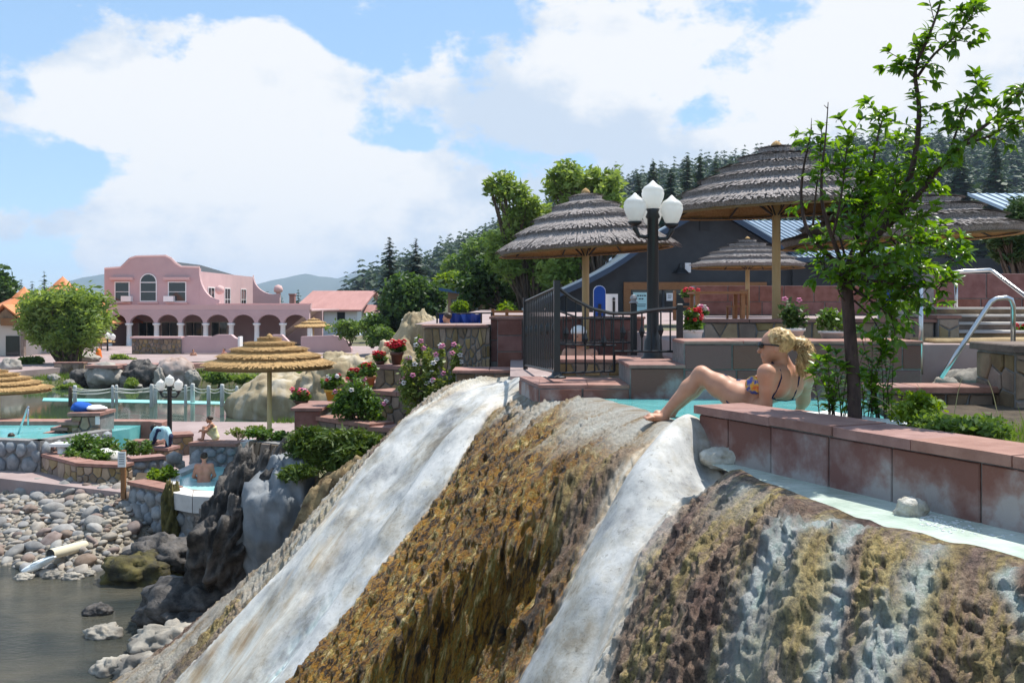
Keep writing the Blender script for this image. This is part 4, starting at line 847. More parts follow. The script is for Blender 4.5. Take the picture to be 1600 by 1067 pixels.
def window(parent, c, w, h, nrm='-y', name='window', frame=m_white, sill=None, bars=(1, 1), arch=False, ft=.07):
    """frame proud of the wall, glass inside it, glazing bars; c = centre on the wall plane"""
    def tr(p):
        x, y, z = p
        return (c[0]+x, c[1]+y, c[2]+z) if nrm == '-y' else (c[0]-y, c[1]+x, c[2]+z)    # '+x' faces right
    def bx(x0, x1, y0, y1, z0, z1):
        m = MB().box(x0, x1, y0, y1, z0, z1); m.v = [tr(p) for p in m.v]; return m
    fr = MB()
    for a in ((-w/2, -w/2+ft, -h/2, h/2), (w/2-ft, w/2, -h/2, h/2), (-w/2+ft, w/2-ft, -h/2, -h/2+ft), (-w/2+ft, w/2-ft, h/2-ft, h/2)):
        m = bx(a[0], a[1], -.06, .03, a[2], a[3]); fr.add(m.v, m.f)
    for k in range(1, bars[0]): m = bx(-w/2+w*k/bars[0]-.02, -w/2+w*k/bars[0]+.02, -.045, .02, -h/2+ft, h/2-ft); fr.add(m.v, m.f)
    for k in range(1, bars[1]): m = bx(-w/2+ft, w/2-ft, -.044, .02, -h/2+h*k/bars[1]-.02, -h/2+h*k/bars[1]+.02); fr.add(m.v, m.f)
    if arch:
        n = 12; vs = []
        for r_ in (w/2, w/2-ft):
            for y in (-.06, .03):
                for k in range(n+1): a = math.pi*k/n; vs.append(tr((r_*math.cos(a), y, h/2+r_*math.sin(a))))
        m = n+1; fs = []
        for k in range(n): fs += [(k, k+1, m*2+k+1, m*2+k), (m+k, m*3+k, m*3+k+1, m+k+1), (k, m+k, m+k+1, k+1), (2*m+k, 2*m+k+1, 3*m+k+1, 3*m+k)]
        fr.add(vs, fs)
    o = fr.build(name, frame, parent)
    g_ = bx(-w/2+ft, w/2-ft, -.02, -.005, -h/2+ft, h/2-ft)
    if arch:
        n = 12; r_ = w/2-ft; g_.add([tr((0, -.02, h/2-ft))]+[tr((r_*math.cos(math.pi*k/n), -.02, h/2+r_*math.sin(math.pi*k/n))) for k in range(n+1)], [tuple([0]+list(range(1, n+2)))])
    g_.build('pane', m_glass, o)
    if sill: bx(-w/2-.12, w/2+.12, -.16, .02, -h/2-.14, -h/2-.02).build('sill', sill, o)
    return o
# ---- pink building with arcade
pb = thing('pink_building', 'pink two storey stucco building with curved parapet and white columned arcade', 'building', (-26, 76, -2.6))
D1, D2 = 72.0, 76.0
def bx_(px, d): return (px-800)/F*d
def bz_(py, d): return CZ-(py-HY)/F*d
# upper storey front with mission parapet
skyl = [(163, 421), (189, 419), (195, 413), (203, 405), (213, 402), (258, 401), (266, 405), (274, 413), (282, 418), (311, 419)]
fp = [(bx_(163, D2), bz_(490, D2))]+[(bx_(311, D2), bz_(490, D2))]+[(bx_(a, D2), bz_(b, D2)) for a, b in reversed(skyl)]
MB().slab([(x, D2, z) for x, z in fp], (0, 1, 0), .5).build('wall', m_pink, pb)
for (a, b), (a2, b2) in zip(skyl[:-1], skyl[1:]):
    MB().tube([(bx_(a, D2), D2+.1, bz_(b, D2)+.03), (bx_(a2, D2), D2+.1, bz_(b2, D2)+.03)], .13, 6).build('parapet_trim', m_pinkw, pb)
XR = bx_(311, D2)
MB().box(XR-.5, XR, D2+.5, 92, bz_(490, D2), bz_(424, D2)).build('wall', m_pink, pb); MB().box(bx_(163, D2), XR-.52, 91.6, 92, -2.6, 3.2).build('wall', m_pink, pb); MB().box(bx_(163, D2)+.01, bx_(163, D2)+.5, D2+.5, 91.6, -2.6, 3.2).build('wall', m_pink, pb)
MB().box(bx_(163, D2)+.5, XR-.5, D2+.5, 91.6, 3.0, 3.1).build('roof', m_dgrey, pb)
MB().add([(XR-.6, 80, 3.3), (XR-.6, 89, 3.3), (XR-4, 89, 4.3), (XR-4, 80, 4.3)], [(0, 1, 2, 3)]).build('roof', m_dgrey, pb)
for wpx, wpy, w_, h_, br in ((191, 456, 1.15, 1.55, (1, 2)), (277, 456, 1.4, 1.55, (1, 2))):
    o = window(pb, (bx_(wpx, D2), D2, bz_(wpy, D2)), w_, h_, bars=br, sill=m_pinkw); MB().box(bx_(wpx, D2)-w_/2-.3, bx_(wpx, D2)+w_/2+.3, D2-.25, D2, bz_(wpy, D2)+h_/2+.12, bz_(wpy, D2)+h_/2+.34).build('lintel', m_pinkw, o)
window(pb, (bx_(232, D2), D2, bz_(456, D2)), 1.30, 1.5, bars=(1, 2), sill=m_pinkw, arch=True)
for (a, dpx) in ((266, 0), (200, 0)): MB().cbox((bx_(a, D2), D2-.2, bz_(467, D2)), (.75, .5, .42)).build('air_conditioner', m_white, pb)
for y_ in (79, 83.5, 88.5): window(pb, (XR, y_, 1.2), 1.7, 1.9, nrm='+x', bars=(2, 2))
# scroll buttress at the right corner
sc = [(XR, D2+.02, bz_(424, D2))]+[(XR+1.6*(1-math.cos(t_)), D2+.02, bz_(424, D2)-2.2*math.sin(t_)) for t_ in np.linspace(.1, 1.5, 8)]+[(XR+1.6, D2+.02, bz_(483, D2)), (XR, D2+.02, bz_(483, D2))]
MB().slab(sc[::-1], (0, 1, 0), .45).build('scroll', m_pink, pb); MB().lathe((XR+1.5, D2+.25, bz_(460, D2)), [(.1, 0), (.3, .12), (.38, .35), (.28, .6), (.02, .7)], 12).build('ball', m_pinkw, pb, True)
sc2 = [(bx_(395, 88), 88, bz_(430, 88))]+[(bx_(395, 88)+1.9*(1-math.cos(t_)), 88, bz_(430, 88)-1.7*math.sin(t_)) for t_ in np.linspace(.1, 1.5, 8)]+[(bx_(437, 88), 88, bz_(458, 88)), (bx_(437, 88), 88, bz_(480, 88)), (bx_(395, 88), 88, bz_(480, 88))]
MB().slab(sc2[::-1], (0, 1, 0), .4).build('scroll', m_pink, pb); MB().lathe((bx_(434, 88), 88.2, bz_(459, 88)), [(.1, 0), (.38, .2), (.42, .4), (.3, .7), (.02, .8)], 12).build('ball', m_pinkw, pb, True)
# arcade: spandrel wall with arches cut as a strip of prisms, columns, back wall, roof terrace parapet
cols = [169, 200, 243, 281, 320, 360, 400, 441, 483]
zt, zs, zc = bz_(484, D1), bz_(505, D1), bz_(546, D1)
for a, b in zip(cols[:-1], cols[1:]):
    xa, xb = bx_(a, D1), bx_(b, D1); cx, w_ = (xa+xb)/2, (xb-xa)/2-.12; n = 10; poly = [(xa, zt), (xa, zs), (cx-w_, zs)]
    for k in range(1, n): t_ = math.pi*k/n; poly.append((cx-w_*math.cos(t_), zs+.62*math.sin(t_)))
    poly += [(cx+w_, zs), (xb, zs), (xb, zt)]
    m = len(poly); vs = [(x, D1, z) for x, z in poly]+[(x, D1+.45, z) for x, z in poly]; fs = [(i, (i+1) % m, m+(i+1) % m, m+i) for i in range(m)]
    top = [0]+[m-1]; mid = list(range(1, m-1))
    for i in range(1, m-2):     # fan the front/back between the top edge and the arch
        xm = (poly[i][0]+poly[i+1][0])/2; f0 = 0 if xm < cx else m-1; fs.append((f0, i, i+1)); fs.append((m+f0, m+i+1, m+i))
    k = min(range(1, m-1), key=lambda i: abs(poly[i][0]-cx)); fs.append((0, k, m-1)); fs.append((m, m+m-1, m+k))
    MB().add(vs, fs).build('arch', m_pink, pb)
for a in cols: MB().lathe((bx_(a, D1), D1+.22, zc), [(.3, 0), (.3, .12), (.2, .16), (.18, zs-zc-.2), (.28, zs-zc-.12), (.3, zs-zc)], 12).build('column', m_white, pb, True)
MB().box(bx_(165, D1), bx_(485, D1), D1+.02, D1+.43, zt+.002, zt+.35).build('parapet', m_pinkw, pb); MB().box(bx_(165, D1), bx_(485, D1), D1+.43, D2+8, zt-.1, zt).build('terrace', m_pink, pb)
MB().box(bx_(335, D1), bx_(484, D1), D1+.5, D1+.8, zt+.352, bz_(474, D1)).build('parapet', m_pinkw, pb)
MB().box(bx_(165, D1), bx_(485, D1), 76.5, 76.9, -2.8, zt-.1).build('back_wall', m_pink, pb)
for a in (190, 226, 262, 300, 340): window(pb, (bx_(a, 76), 76.48, -1.5), 1.3, 1.9, frame=m_cream, bars=(2, 1), name='door')
MB().add([(bx_(484, D1), D1+.6, zt), (bx_(484, D1), D1+4, zt), (bx_(405, D1), D1+4, -2.6), (bx_(405, D1), D1+.6, -2.6)], [(0, 1, 2, 3)]).build('stair', m_pink, pb)
# ---- stone and pink walls in front of the arcade
sw1 = thing('court_wall', 'dark brown stone wall before the pink arcade', 'wall', (bx_(244, 60), 60, -2.5)); MB().box(bx_(206, 60), bx_(283, 60), 60, 60.6, -2.8, bz_(530, 60)).build('core', m_mortar, sw1); flagstones(sw1, (bx_(206, 60), 60), (bx_(283, 60), 60), bz_(571, 60), bz_(530, 60), 60, 41, m_flagdark, depth=.05, gap=.03)
MB().cbox((bx_(244, 60), 60.3, bz_(529, 60)+.06), (3.1, .8, .12)).build('coping', m_pinkw, sw1)
sw2 = thing('scroll_wall', 'low pink stucco wall with stepped ends before the arcade stairs', 'wall', (bx_(328, 60), 60, -2.5))
pts = [(283, 552), (283, 528), (290, 525), (330, 526), (337, 523), (360, 523), (366, 528), (372, 530), (372, 552)]; MB().slab([(bx_(a, 60), 60.1, bz_(b, 60)) for a, b in pts], (0, 1, 0), .5).build('wall', m_pink, sw2); MB().box(bx_(371.5, 60), bx_(374.5, 60), 60, 60.7, bz_(553, 60), bz_(526, 60)).build('end_post', m_white, sw2)
sw3 = thing('terrace_wall', 'pink stucco terrace wall below the tiny far umbrella', 'wall', (bx_(500, 62), 62, -2.2))
pts = [(425, 560), (425, 523), (440, 523), (447, 530), (452, 535), (452, 545), (470, 545), (470, 526), (520, 524), (535, 527), (545, 536), (549, 545), (549, 560)]; MB().slab([(bx_(a, 62), 62, bz_(b, 62)) for a, b in pts], (0, 1, 0), .5).build('wall', m_pink, sw3)
# ---- white house
wh = thing('white_house', 'pale blue house with a long dusty red roof', 'house', (-18, 100, -2.4)); x0, x1 = bx_(466, 95), bx_(558, 95); ze, zr, zb = bz_(485, 95), bz_(457, 104.5), -2.6
MB().box(x0, x1, 95, 114, zb, ze).build('wall', m_blueg, wh); MB().slab([(x1-.05, 95, ze), (x1-.05, 114, ze), (x1-.05, 104.5, zr-.15)], (1, 0, 0), .05).build('gable', m_blueg, wh)
for s_, ya, yb in ((0, 94.4, 104.5), (1, 114.6, 104.5)): MB().slab([(x0-.5, ya, ze-.12), (x1+.5, ya, ze-.12), (x1+.5, yb, zr), (x0-.5, yb, zr)] if s_ == 0 else [(x0-.5, yb, zr), (x1+.5, yb, zr), (x1+.5, ya, ze-.12), (x0-.5, ya, ze-.12)], (0, 0, 1), .18).build('roof', m_rroof, wh)
for a in (500, 533): window(wh, (bx_(a, 95), 95, bz_(494, 95)), .75, .75, frame=m_dgrey)
for y_, z_ in ((98, .9), (101.5, -.6), (107, -.6), (111, -.6), (107, 1.0)): window(wh, (x1, y_, z_-.9), 1.2, 1.3, nrm='+x', frame=m_white, bars=(2, 1))
for y_ in (99.5, 109): MB().slab([(x1, y_-1.4, -.05), (x1, y_+1.4, -.05), (x1, y_, .75)], (1, 0, 0), 1.2).build('porch_gable', m_rroof, wh)
ch = thing('chimney_stack', 'small red brick chimney left of the long red roof', 'chimney', (bx_(456, 93), 93, -2)); MB().box(bx_(452, 93), bx_(460, 93), 93, 93.6, -2.4, bz_(461, 93)).build('stack', m_rroof, ch); MB().box(bx_(451, 93), bx_(461, 93), 92.9, 93.7, bz_(461, 93), bz_(459, 93)).build('cap', m_rroof, ch)
# ---- orange roofed pavilions
def hip(parent, c, r, z0, z1, n, mat, rot=0):
    vs = [(c[0], c[1], z1)]+[(c[0]+r*math.cos(2*math.pi*k/n+rot), c[1]+r*math.sin(2*math.pi*k/n+rot), z0) for k in range(n)]
    for k in range(n): MB().slab([vs[0], vs[1+k], vs[1+(k+1) % n]], (0, 0, 1), .08).build('roof_panel', mat, parent)
    for k in range(n): MB().tube([vs[0], vs[1+k]], .07, 5).build('ridge', mat, parent)
    MB().lathe((c[0], c[1], z1-.25), [(.75, 0), (.5, .25), (.1, .6), (.01, .7)], n).build('roof_cap', mat, parent)
pv = thing('pavilion', 'cream pavilion with orange hipped roof and dark doorway at the left edge', 'pavilion', (bx_(25, 60), 60, -2.6))
cx = bx_(38, 62); hip(pv, (cx, 62), 3.6, bz_(505, 60), bz_(459, 62), 8, m_oroof, .39); MB().prism([(cx+2.6*math.cos(a), 62+2.6*math.sin(a)) for a in np.arange(8)*math.pi/4+.39], -2.7, bz_(504, 60)).build('wall', m_cream, pv)
gx0, gx1 = bx_(-18, 57.5), bx_(37, 57.5); ga = bx_(8, 57.5)
MB().slab([(gx0, 57.5, bz_(507, 57.5)), (gx1, 57.5, bz_(507, 57.5)), (ga, 57.5, bz_(482, 57.5))], (0, 1, 0), .2).build('gable', m_flagdark, pv)
for a, b in (((gx0-.3, bz_(512, 57.5)), (ga, bz_(478, 57.5))), ((ga, bz_(478, 57.5)), (gx1+.5, bz_(510, 57.5)))): MB().slab([(a[0], 57.2, a[1]), (b[0], 57.2, b[1]), (b[0], 61, b[1]), (a[0], 61, a[1])], (0, 0, 1), .1).build('roof_panel', m_oroof, pv)
MB().box(gx0+.15, gx1-.15, 57.7, 60, -2.7, bz_(507, 57.5)).build('wall', m_cream, pv); MB().box(bx_(7, 57.5), bx_(28, 57.5), 57.64, 57.72, -2.6, bz_(525, 57.5)).build('doorway', m_glass, pv)
MB().box(bx_(0, 57.3), bx_(24, 57.3), 57.38, 57.48, bz_(509, 57.3), bz_(497, 57.3)).build('sign', m_wood, pv)
for a in (36, -16): MB().box(bx_(a, 57.5)-.1, bx_(a, 57.5)+.1, 57.4, 57.65, -2.7, bz_(507, 57.5)).build('post', m_flagdark, pv)
pv2 = thing('pavilion', 'larger orange hipped roof building showing behind the willow', 'pavilion', (bx_(95, 74), 74, -2.6)); cx = bx_(98, 74); hip(pv2, (cx, 74), 5.6, bz_(505, 74), bz_(441, 74), 8, m_oroof, .39); MB().prism([(cx+4.4*math.cos(a), 74+4.4*math.sin(a)) for a in np.arange(8)*math.pi/4+.39], -2.7, bz_(504, 74)).build('wall', m_pink, pv2)
# ---- small cabin with blue roof and tarp fence
cb = thing('cabin', 'small tan cabin with sloping blue roof and tall windows', 'cabin', (bx_(730, 48), 48, -.8)); x0, x1 = bx_(700, 48), bx_(766, 48)
zl, zr_ = bz_(455, 48), bz_(468, 48); MB().slab([(x0, 48, -1), (x1, 48, -1), (x1, 48, zr_), (x0, 48, zl)], (0, 1, 0), 4).build('wall', m_tan, cb)
MB().slab([(x0-.4, 47.4, zl+.02), (x1+.3, 47.4, zr_+.0), (x1+.3, 52.6, zr_+.02), (x0-.4, 52.6, zl+.02)], (0, 0, 1), .14).build('roof', M('blue roof', (.05,.12,.24), (.07,.16,.30), scale=2, rough=.5), cb)
for a, w_, t_, b_ in ((711, .42, 467, 492), (731, .42, 469, 492), (744, .28, 471, 492)): window(cb, (bx_(a, 48), 48, bz_((t_+b_)/2, 48)), w_, (b_-t_)/F*48, frame=m_flagdark, ft=.04)
MB().box(bx_(756, 48), bx_(768, 48), 49, 49.5, zr_, bz_(448, 48)).build('chimney', m_mortar, cb)
tf_ = thing('tarp_fence', 'blue tarpaulin on a black rail fence above the clad wall', 'fence', P(720, 512, 15)); MB().add([tuple(P(686+i*67/8, 490+1.2*math.sin(i*2), 15+.05*math.sin(i*1.7))) for i in range(9)]+[tuple(P(686+i*67/8, 509+1.0*math.sin(i*3), 15+.05*math.sin(i*2.1))) for i in range(9)], [(i, i+9, i+10, i+1) for i in range(8)]).build('tarpaulin', M('blue tarpaulin', (.012,.035,.20), (.02,.06,.30), scale=3, rough=.35), tf_)
for a, b in ((P(683, 490, 14.98), P(770, 489, 14.98)), (P(683, 511, 14.98), P(770, 510, 14.98))): MB().tube([a, b], .012, 5).build('rail', m_black, tf_)
for px in (683, 752, 768): MB().tube([P(px, 488, 14.97), P(px, 514, 14.97)], .014, 5).build('post', m_black, tf_)
wf = thing('rail_fence', 'low brown timber rail fence above the red bath wall', 'fence', P(800, 500, 15.2))
for y_ in (487, 494): a, b = P(768, y_, 15.2), P(822, y_-1, 15.2); MB().cbox(((a.x+b.x)/2, 15.2, a.z), (b.x-a.x, .05, .035)).build('rail', m_wood, wf)
for px in (770, 792, 820): c = P(px, 490, 15.22); MB().cbox(tuple(c), (.05, .05, .14)).build('post', m_wood, wf)
# ---- charcoal building with swooping gable
db = thing('charcoal_building', 'charcoal sided building with swooping gable roof and timber door frame', 'building', (bx_(1050, 34), 34, .5)); D3 = 34.0
ro = [(818, 486), (845, 470), (880, 452), (920, 434), (950, 418), (975, 402), (997, 385), (1030, 362), (1070, 340), (1110, 322), (1150, 345), (1200, 375), (1252, 402)]
MB().slab([(bx_(862, D3), D3, .4), (bx_(1262, D3), D3, .4)]+[(bx_(a, D3), D3, bz_(b+5, D3)) for a, b in reversed(ro) if a > 860], (0, 1, 0), 9).build('wall', m_dgrey, db)
m_fasc = M('slate blue fascia', (.035,.06,.10), rough=.5)
for (a, b), (a2, b2) in zip(ro[:-1], ro[1:]):
    MB().slab([(bx_(a, D3), D3-.7, bz_(b+9, D3)), (bx_(a2, D3), D3-.7, bz_(b2+9, D3)), (bx_(a2, D3), D3-.7, bz_(b2, D3)), (bx_(a, D3), D3-.7, bz_(b, D3))], (0, 1, 0), .12).build('fascia', m_fasc, db)
    MB().slab([(bx_(a, D3), D3-.65, bz_(b, D3)), (bx_(a2, D3), D3-.65, bz_(b2, D3)), (bx_(a2, D3), D3+9, bz_(b2, D3)), (bx_(a, D3), D3+9, bz_(b, D3))], (0, 0, 1), .06).build('roof_panel', m_metal, db)
# right wing: roof slope facing us with standing seams
y0, y1 = D3-1.0, D3+4.5; xa, xb = bx_(1236, y0), bx_(1436, y0); z0, z1 = bz_(402, y0), bz_(345, y1)
MB().add([(xa, y0, z0), (xb, y0, z0), (xb-.3, y1, z1), (xa-1.1, y1, z1)], [(0, 1, 2, 3)]).build('roof_slope', m_metal, db)
for i in range(23): k = i/22; a = Vector((xa+(xb-xa)*k, y0-.01, z0+.02)); b = Vector((xa-1.1+(xb-xa+.8)*k, y1, z1+.02)); MB().tube([a, b], .022, 4).build('seam', m_metal, db)
MB().box(bx_(1236, D3), bx_(1600, D3)+3, D3-.2, D3+6, .4, bz_(404, D3)).build('wall', m_dgrey, db); MB().box(xa, xb, y0, y0+.05, z0-.16, z0-.01).build('fascia', m_fasc, db)
y0, y1 = 31.0, 36.0; xa, xb = bx_(1512, y1), bx_(1700, y1)
MB().slab([(xa+.9, y0, bz_(372, y0)), (xb, y0, bz_(372, y0)), (xb, y1, bz_(306, y1)), (xa, y1, bz_(306, y1))], (0, 0, 1), .08).build('roof_slope', m_metal, db)
for i in range(14): k = i/13; MB().tube([(xa+.9+(xb-xa-.9)*k, y0, bz_(372, y0)+.1), (xa+(xb-xa)*k, y1, bz_(306, y1)+.1)], .022, 4).build('seam', m_metal, db)
MB().box(xa+.9, xb, y0+.3, y1, .4, bz_(375, y0)).build('wall', m_dgrey, db)
# timber framed shop front
jx0, jx1 = bx_(974, D3), bx_(1128, D3); zh = bz_(441, D3)
MB().box(jx0, jx1+1.5, D3-.14, D3, zh-.26, zh).build('beam', m_wood, db); MB().box(jx0, jx0+.24, D3-.13, D3, .4, zh-.262).build('jamb', m_wood, db); MB().box(jx1-.12, jx1+.12, D3-.13, D3, .4, zh-.262).build('jamb', m_wood, db)
sf = MB().box(jx0+.24, jx1-.12, D3-.02, D3-.005, .4, zh-.262).build('shop_window', m_glass, db)
for px in (985, 1018, 1036, 1092): MB().box(bx_(px, D3)-.04, bx_(px, D3)+.04, D3-.08, D3-.021, .4, zh-.264).build('mullion', m_dgrey, db)
m_paper = M('white paper', (.75,.76,.76), rough=.8); m_cyan = M('pale cyan paper', (.48,.72,.72), rough=.7); m_ink = M('ink', (.03,.05,.06), rough=.8)
def paper(px0, px1, y0, y1, mat, lines): 
    o = MB().box(bx_(px0, D3), bx_(px1, D3), D3-.05, D3-.03, bz_(y1, D3), bz_(y0, D3)).build('notice', mat, db)
    for (a, b, y_, h_) in lines: MB().box(bx_(a, D3), bx_(b, D3), D3-.058, D3-.051, bz_(y_+h_, D3), bz_(y_, D3)).build('print_line', m_ink, o)
paper(989, 1015, 457, 487, m_cyan, [(995, 998, 461, 2), (999, 1002, 461, 2), (1003, 1005, 461, 2), (1006, 1009, 461, 2), (998, 1001, 466, 2), (1002, 1005, 466, 2), (995, 1009, 475, 1), (995, 1008, 478, 1)]); paper(1041, 1051, 458, 470, m_paper, [(1043, 1049, 461, .7), (1043, 1049, 463, .7), (1043, 1048, 465, .7)]); paper(1031, 1038, 486, 502, m_paper, [])
o = MB().box(bx_(1070, D3), bx_(1079, D3), D3-.06, D3, bz_(426, D3), bz_(411, D3)).build('wall_notice', m_paper, db)
o = MB().box(bx_(1093, D3), bx_(1108, D3), D3-.06, D3, bz_(360, D3), bz_(344, D3)).build('vent', M('vent grey', (.03,.034,.038), rough=.7), db)
o = MB().lathe((bx_(1061, D3), D3-.35, bz_(428, D3)), [(.30, 0), (.28, .03), (.10, .2), (.06, .34)], 12).build('barn_lamp', m_black, db)
# sign boards
def board(px, d, y0, y1, wpx, label, white_low=False):
    b = P(px, y1, d); w_ = wpx/F*d/2; zt_ = bz_(y0, d); t = thing('sign_board', label, 'sign', b)
    pts = [(-w_, b.z), (w_, b.z), (w_, zt_-w_)]+[(w_*math.cos(a), zt_-w_+w_*math.sin(a)) for a in np.linspace(0.1, math.pi-.1, 10)]+[(-w_, zt_-w_)]
    MB().slab([(b.x+x, d, z) for x, z in pts], (0, 1, 0), .05).build('board', M('cobalt board', (.012,.07,.34), rough=.4) if 'cobalt board' not in bpy.data.materials else bpy.data.materials['cobalt board'], t)
    MB().slab([(b.x+x*1.08+.02*w_, d+.051, (z-b.z)*1.02+b.z) for x, z in pts], (0, 1, 0), .03).build('edge', m_white, t); return t
sb = board(937, 15.6, 447, 502, 18, 'blue round topped sign board beside the white figure sign'); c = P(937, 485, 15.59); MB().cbox((c.x, 15.59, c.z), (.05, .012, .2)).build('figure', m_black, sb)
board(1395, 13.0, 432, 503, 40, 'blue round topped board right of the young tree trunk')
s2 = thing('figure_sign', 'white sign board with a black standing figure beside the blue board', 'sign', P(956, 500, 15.8)); c = P(956, 480, 15.8); MB().cbox(tuple(c), (.19, .03, .42)).build('board', m_white, s2); MB().cbox((c.x+.03, c.y-.02, c.z), (.04, .012, .2)).build('figure', m_black, s2); MB().lathe((c.x+.03, c.y-.02, c.z+.11), [(.018, 0), (.025, .02), (.012, .045)], 8).build('figure', m_black, s2)
# ================================================================ pond edge, posts and ropes
m_postw = M('bleached post', (.42,.42,.40), (.58,.58,.56), scale=8, rough=.85, bump=.3, stretch=(1,1,.3))
m_rope = M('white rope', (.62,.60,.54), rough=.9)
posts = [(110,604,36.6,1),(117,602,37.6,0),(176,602,36.6,0),(182,601,37.8,0),(237,600,36.4,0),(243,601,37.6,0),(290,601,36.6,0),(301,599,37.8,0),(326,602,37.0,0),(347,600,36.8,0),(370,603,36.8,0),(395,601,36.6,0),(411,606,36.9,0),(437,603,36.6,0),(491,607,37.4,0)]
where = ['brown weathered post nearest the grassy left bank','bleached post just right of the brown one','bleached post of the second pair from the left, nearer one','bleached post of the second pair from the left, farther one','thick bleached post left of the pond lamp globes','thin post beside the thick one left of the lamp globes','bleached post just right of the lamp globes','second post right of the lamp globes','third post right of the lamp globes','fourth post right of the lamp globes, under the umbrella rim','fifth post right of the lamp globes','post close left of the golden umbrella pole','post close left of the umbrella pole, shorter','post just right of the golden umbrella pole','rightmost post before the travertine']
tops = []
for (px, yt, d, b), lb in zip(posts, where):
    zt = bz_(yt, d); x = bx_(px, d); r_ = random.uniform(.055, .085); t = link('mooring_post', rawmesh('mooring_post', *(lambda m: (m.v, m.f))(MB().tube([(0, 0, -3.6-zt), (0, 0, -.06), (.01, 0, 0)], [r_, r_*.95, r_*.75], 10)), m_bark if b else m_postw, True), None, (x, d, zt)); tag(t, lb, 'post', 'rope posts standing in the pond'); tops.append((x, d, zt))
row = [tops[i] for i in (1, 3, 5, 7, 8, 9, 10, 11, 12, 13, 14)]; row2 = [tops[i] for i in (0, 2, 4, 6)]
k_ = 0
for rw_ in (row, row2):
    for a, b in zip(rw_[:-1], rw_[1:]):
        mb = MB()
        for dz in (.10, .22): mb.tube([(a[0]+(b[0]-a[0])*t, a[1]+(b[1]-a[1])*t, a[2]+(b[2]-a[2])*t-dz-.35*t*(1-t)) for t in np.linspace(0, 1, 9)], .018, 5)
        o = mb.build('rope', m_rope); k_ += 1; tag(o, ['pair of ropes from the far left post to the second pair', 'pair of ropes left of the thick posts', 'pair of ropes passing behind the pond lamp globes', 'short pair of ropes right of the pond lamp', 'pair of ropes second right of the pond lamp', 'pair of ropes third right of the pond lamp', 'pair of ropes fourth right of the pond lamp', 'short pair of ropes left of the umbrella pole', 'pair of ropes behind the golden umbrella pole', 'pair of ropes right of the umbrella pole', 'nearer ropes from the brown post to the second pair', 'nearer ropes between the second pair and the thick post', 'nearer ropes from the thick post behind the lamp'][min(k_-1, 12)], 'rope', 'ropes between the pond posts')
o = MB().prism([(bx_(66, 38.6), 38.6), (bx_(405, 36.4), 37.0), (bx_(430, 36.8), 37.8), (bx_(68, 39.8), 39.8)], -3.5, -2.935).build('turquoise_ledge', M('turquoise ledge', (.20,.55,.52), (.32,.66,.62), scale=1, rough=.35)); tag(o, 'thin turquoise ledge just breaking the pond surface', 'ledge')
# grass round the pond
def grass(name, areas, h, seed, mat, n):
    q = np.random.default_rng(seed); V = []
    tot = sum(a[4] for a in areas)
    for (x0, x1, y0, y1, w_) in areas:
        m = int(n*w_/tot); x = x0+(x1-x0)*q.random(m); y = y0+(y1-y0)*q.random(m); z = ground_h(x, y); ok = z > -3.02; x, y, z = x[ok], y[ok], z[ok]; m = len(x)
        hh = h*(.5+q.random(m)); a = q.random(m)*6.28; lx = q.normal(0, .35, m)*hh; ly = q.normal(0, .35, m)*hh; w2 = .012+.012*q.random(m)
        V.append(np.stack([np.stack([x-np.cos(a)*w2, y-np.sin(a)*w2, z-.02], -1), np.stack([x+np.cos(a)*w2, y+np.sin(a)*w2, z-.02], -1), np.stack([x+lx, y+ly, z+hh], -1)], 1).reshape(-1, 3))
    V = np.concatenate(V); o = obj(name, V, np.arange(len(V)).reshape(-1, 3), mat); return o
m_grass = leafmat('grass blades', (.08,.15,.02), (.17,.25,.05), .4, .55, 1.2)
o = grass('pond_grass', [(-24, -15, 30, 36, 2), (-17, -12.5, 31.5, 35, 2.5), (-14, -6, 28.6, 29.4, 1), (-22, -6, 44, 48, 3), (-12, -2, 44, 50, 3), (-24, -16, 36, 46, 2)], .17, 3, m_grass, 42000); tag(o, 'bright green grass fringing the pond', 'grass', kind='stuff')
# boulders, cave and pink travertine on the far bank
m_rockpale = M('pale boulder', (.20,.18,.155), (.40,.37,.33), scale=1.6, rough=.85, bump=.6, bscale=5)
m_rockpink = M('pinkish travertine', (.30,.20,.16), (.52,.44,.40), scale=1.2, rough=.8, bump=.5, bscale=5, stretch=(1,1,.4))
for i, (px, py, d, rx, rz, m_, lb) in enumerate([(165,588,45.2,30,20,m_rockpale,'large pale boulder on the far pond bank'),(128,592,45.4,18,17,m_rockdark,'dark boulder under the willow trunk'),(274,584,46,30,26,m_rockpink,'pink and white travertine boulder beside the small waterfall'),(248,592,45.2,9,18,m_rockpale,'narrow grey rock left of the pink boulder'),(18,575,46,18,16,m_rockpale,'pale boulder below the twin globe lamp'),(135,560,52,20,8,m_rockpale,'flat rock on the bank behind the willow'),(84,592,45.4,10,8,m_rockpale,'small rock left of the willow trunk'),(196,596,45,10,10,m_rockpale,'small pale rock right of the large pale boulder'),(300,592,45.4,12,14,m_rockpale,'small rock leaning on the pink boulder'),(108,600,44.6,9,7,m_rockpale,'low rock at the water edge below the willow'),(210,604,44.4,12,5,m_rockpale,'flat rock under the small waterfall')]):
    c = P(px, py, d); o = boulder('boulder', c, (rx/F*d, rx/F*d*.8, rz/F*d), 100+i, m_, amp=.34, freq=1.7, res=48); tag(o, lb, 'boulder')
o = boulder('cave_rock', P(222, 588, 45.6), (30/F*45.6, .8, 24/F*45.6), 120, m_rockdark, amp=.4, freq=2.2, res=48); tag(o, 'black wet rock face of the small waterfall', 'rock')
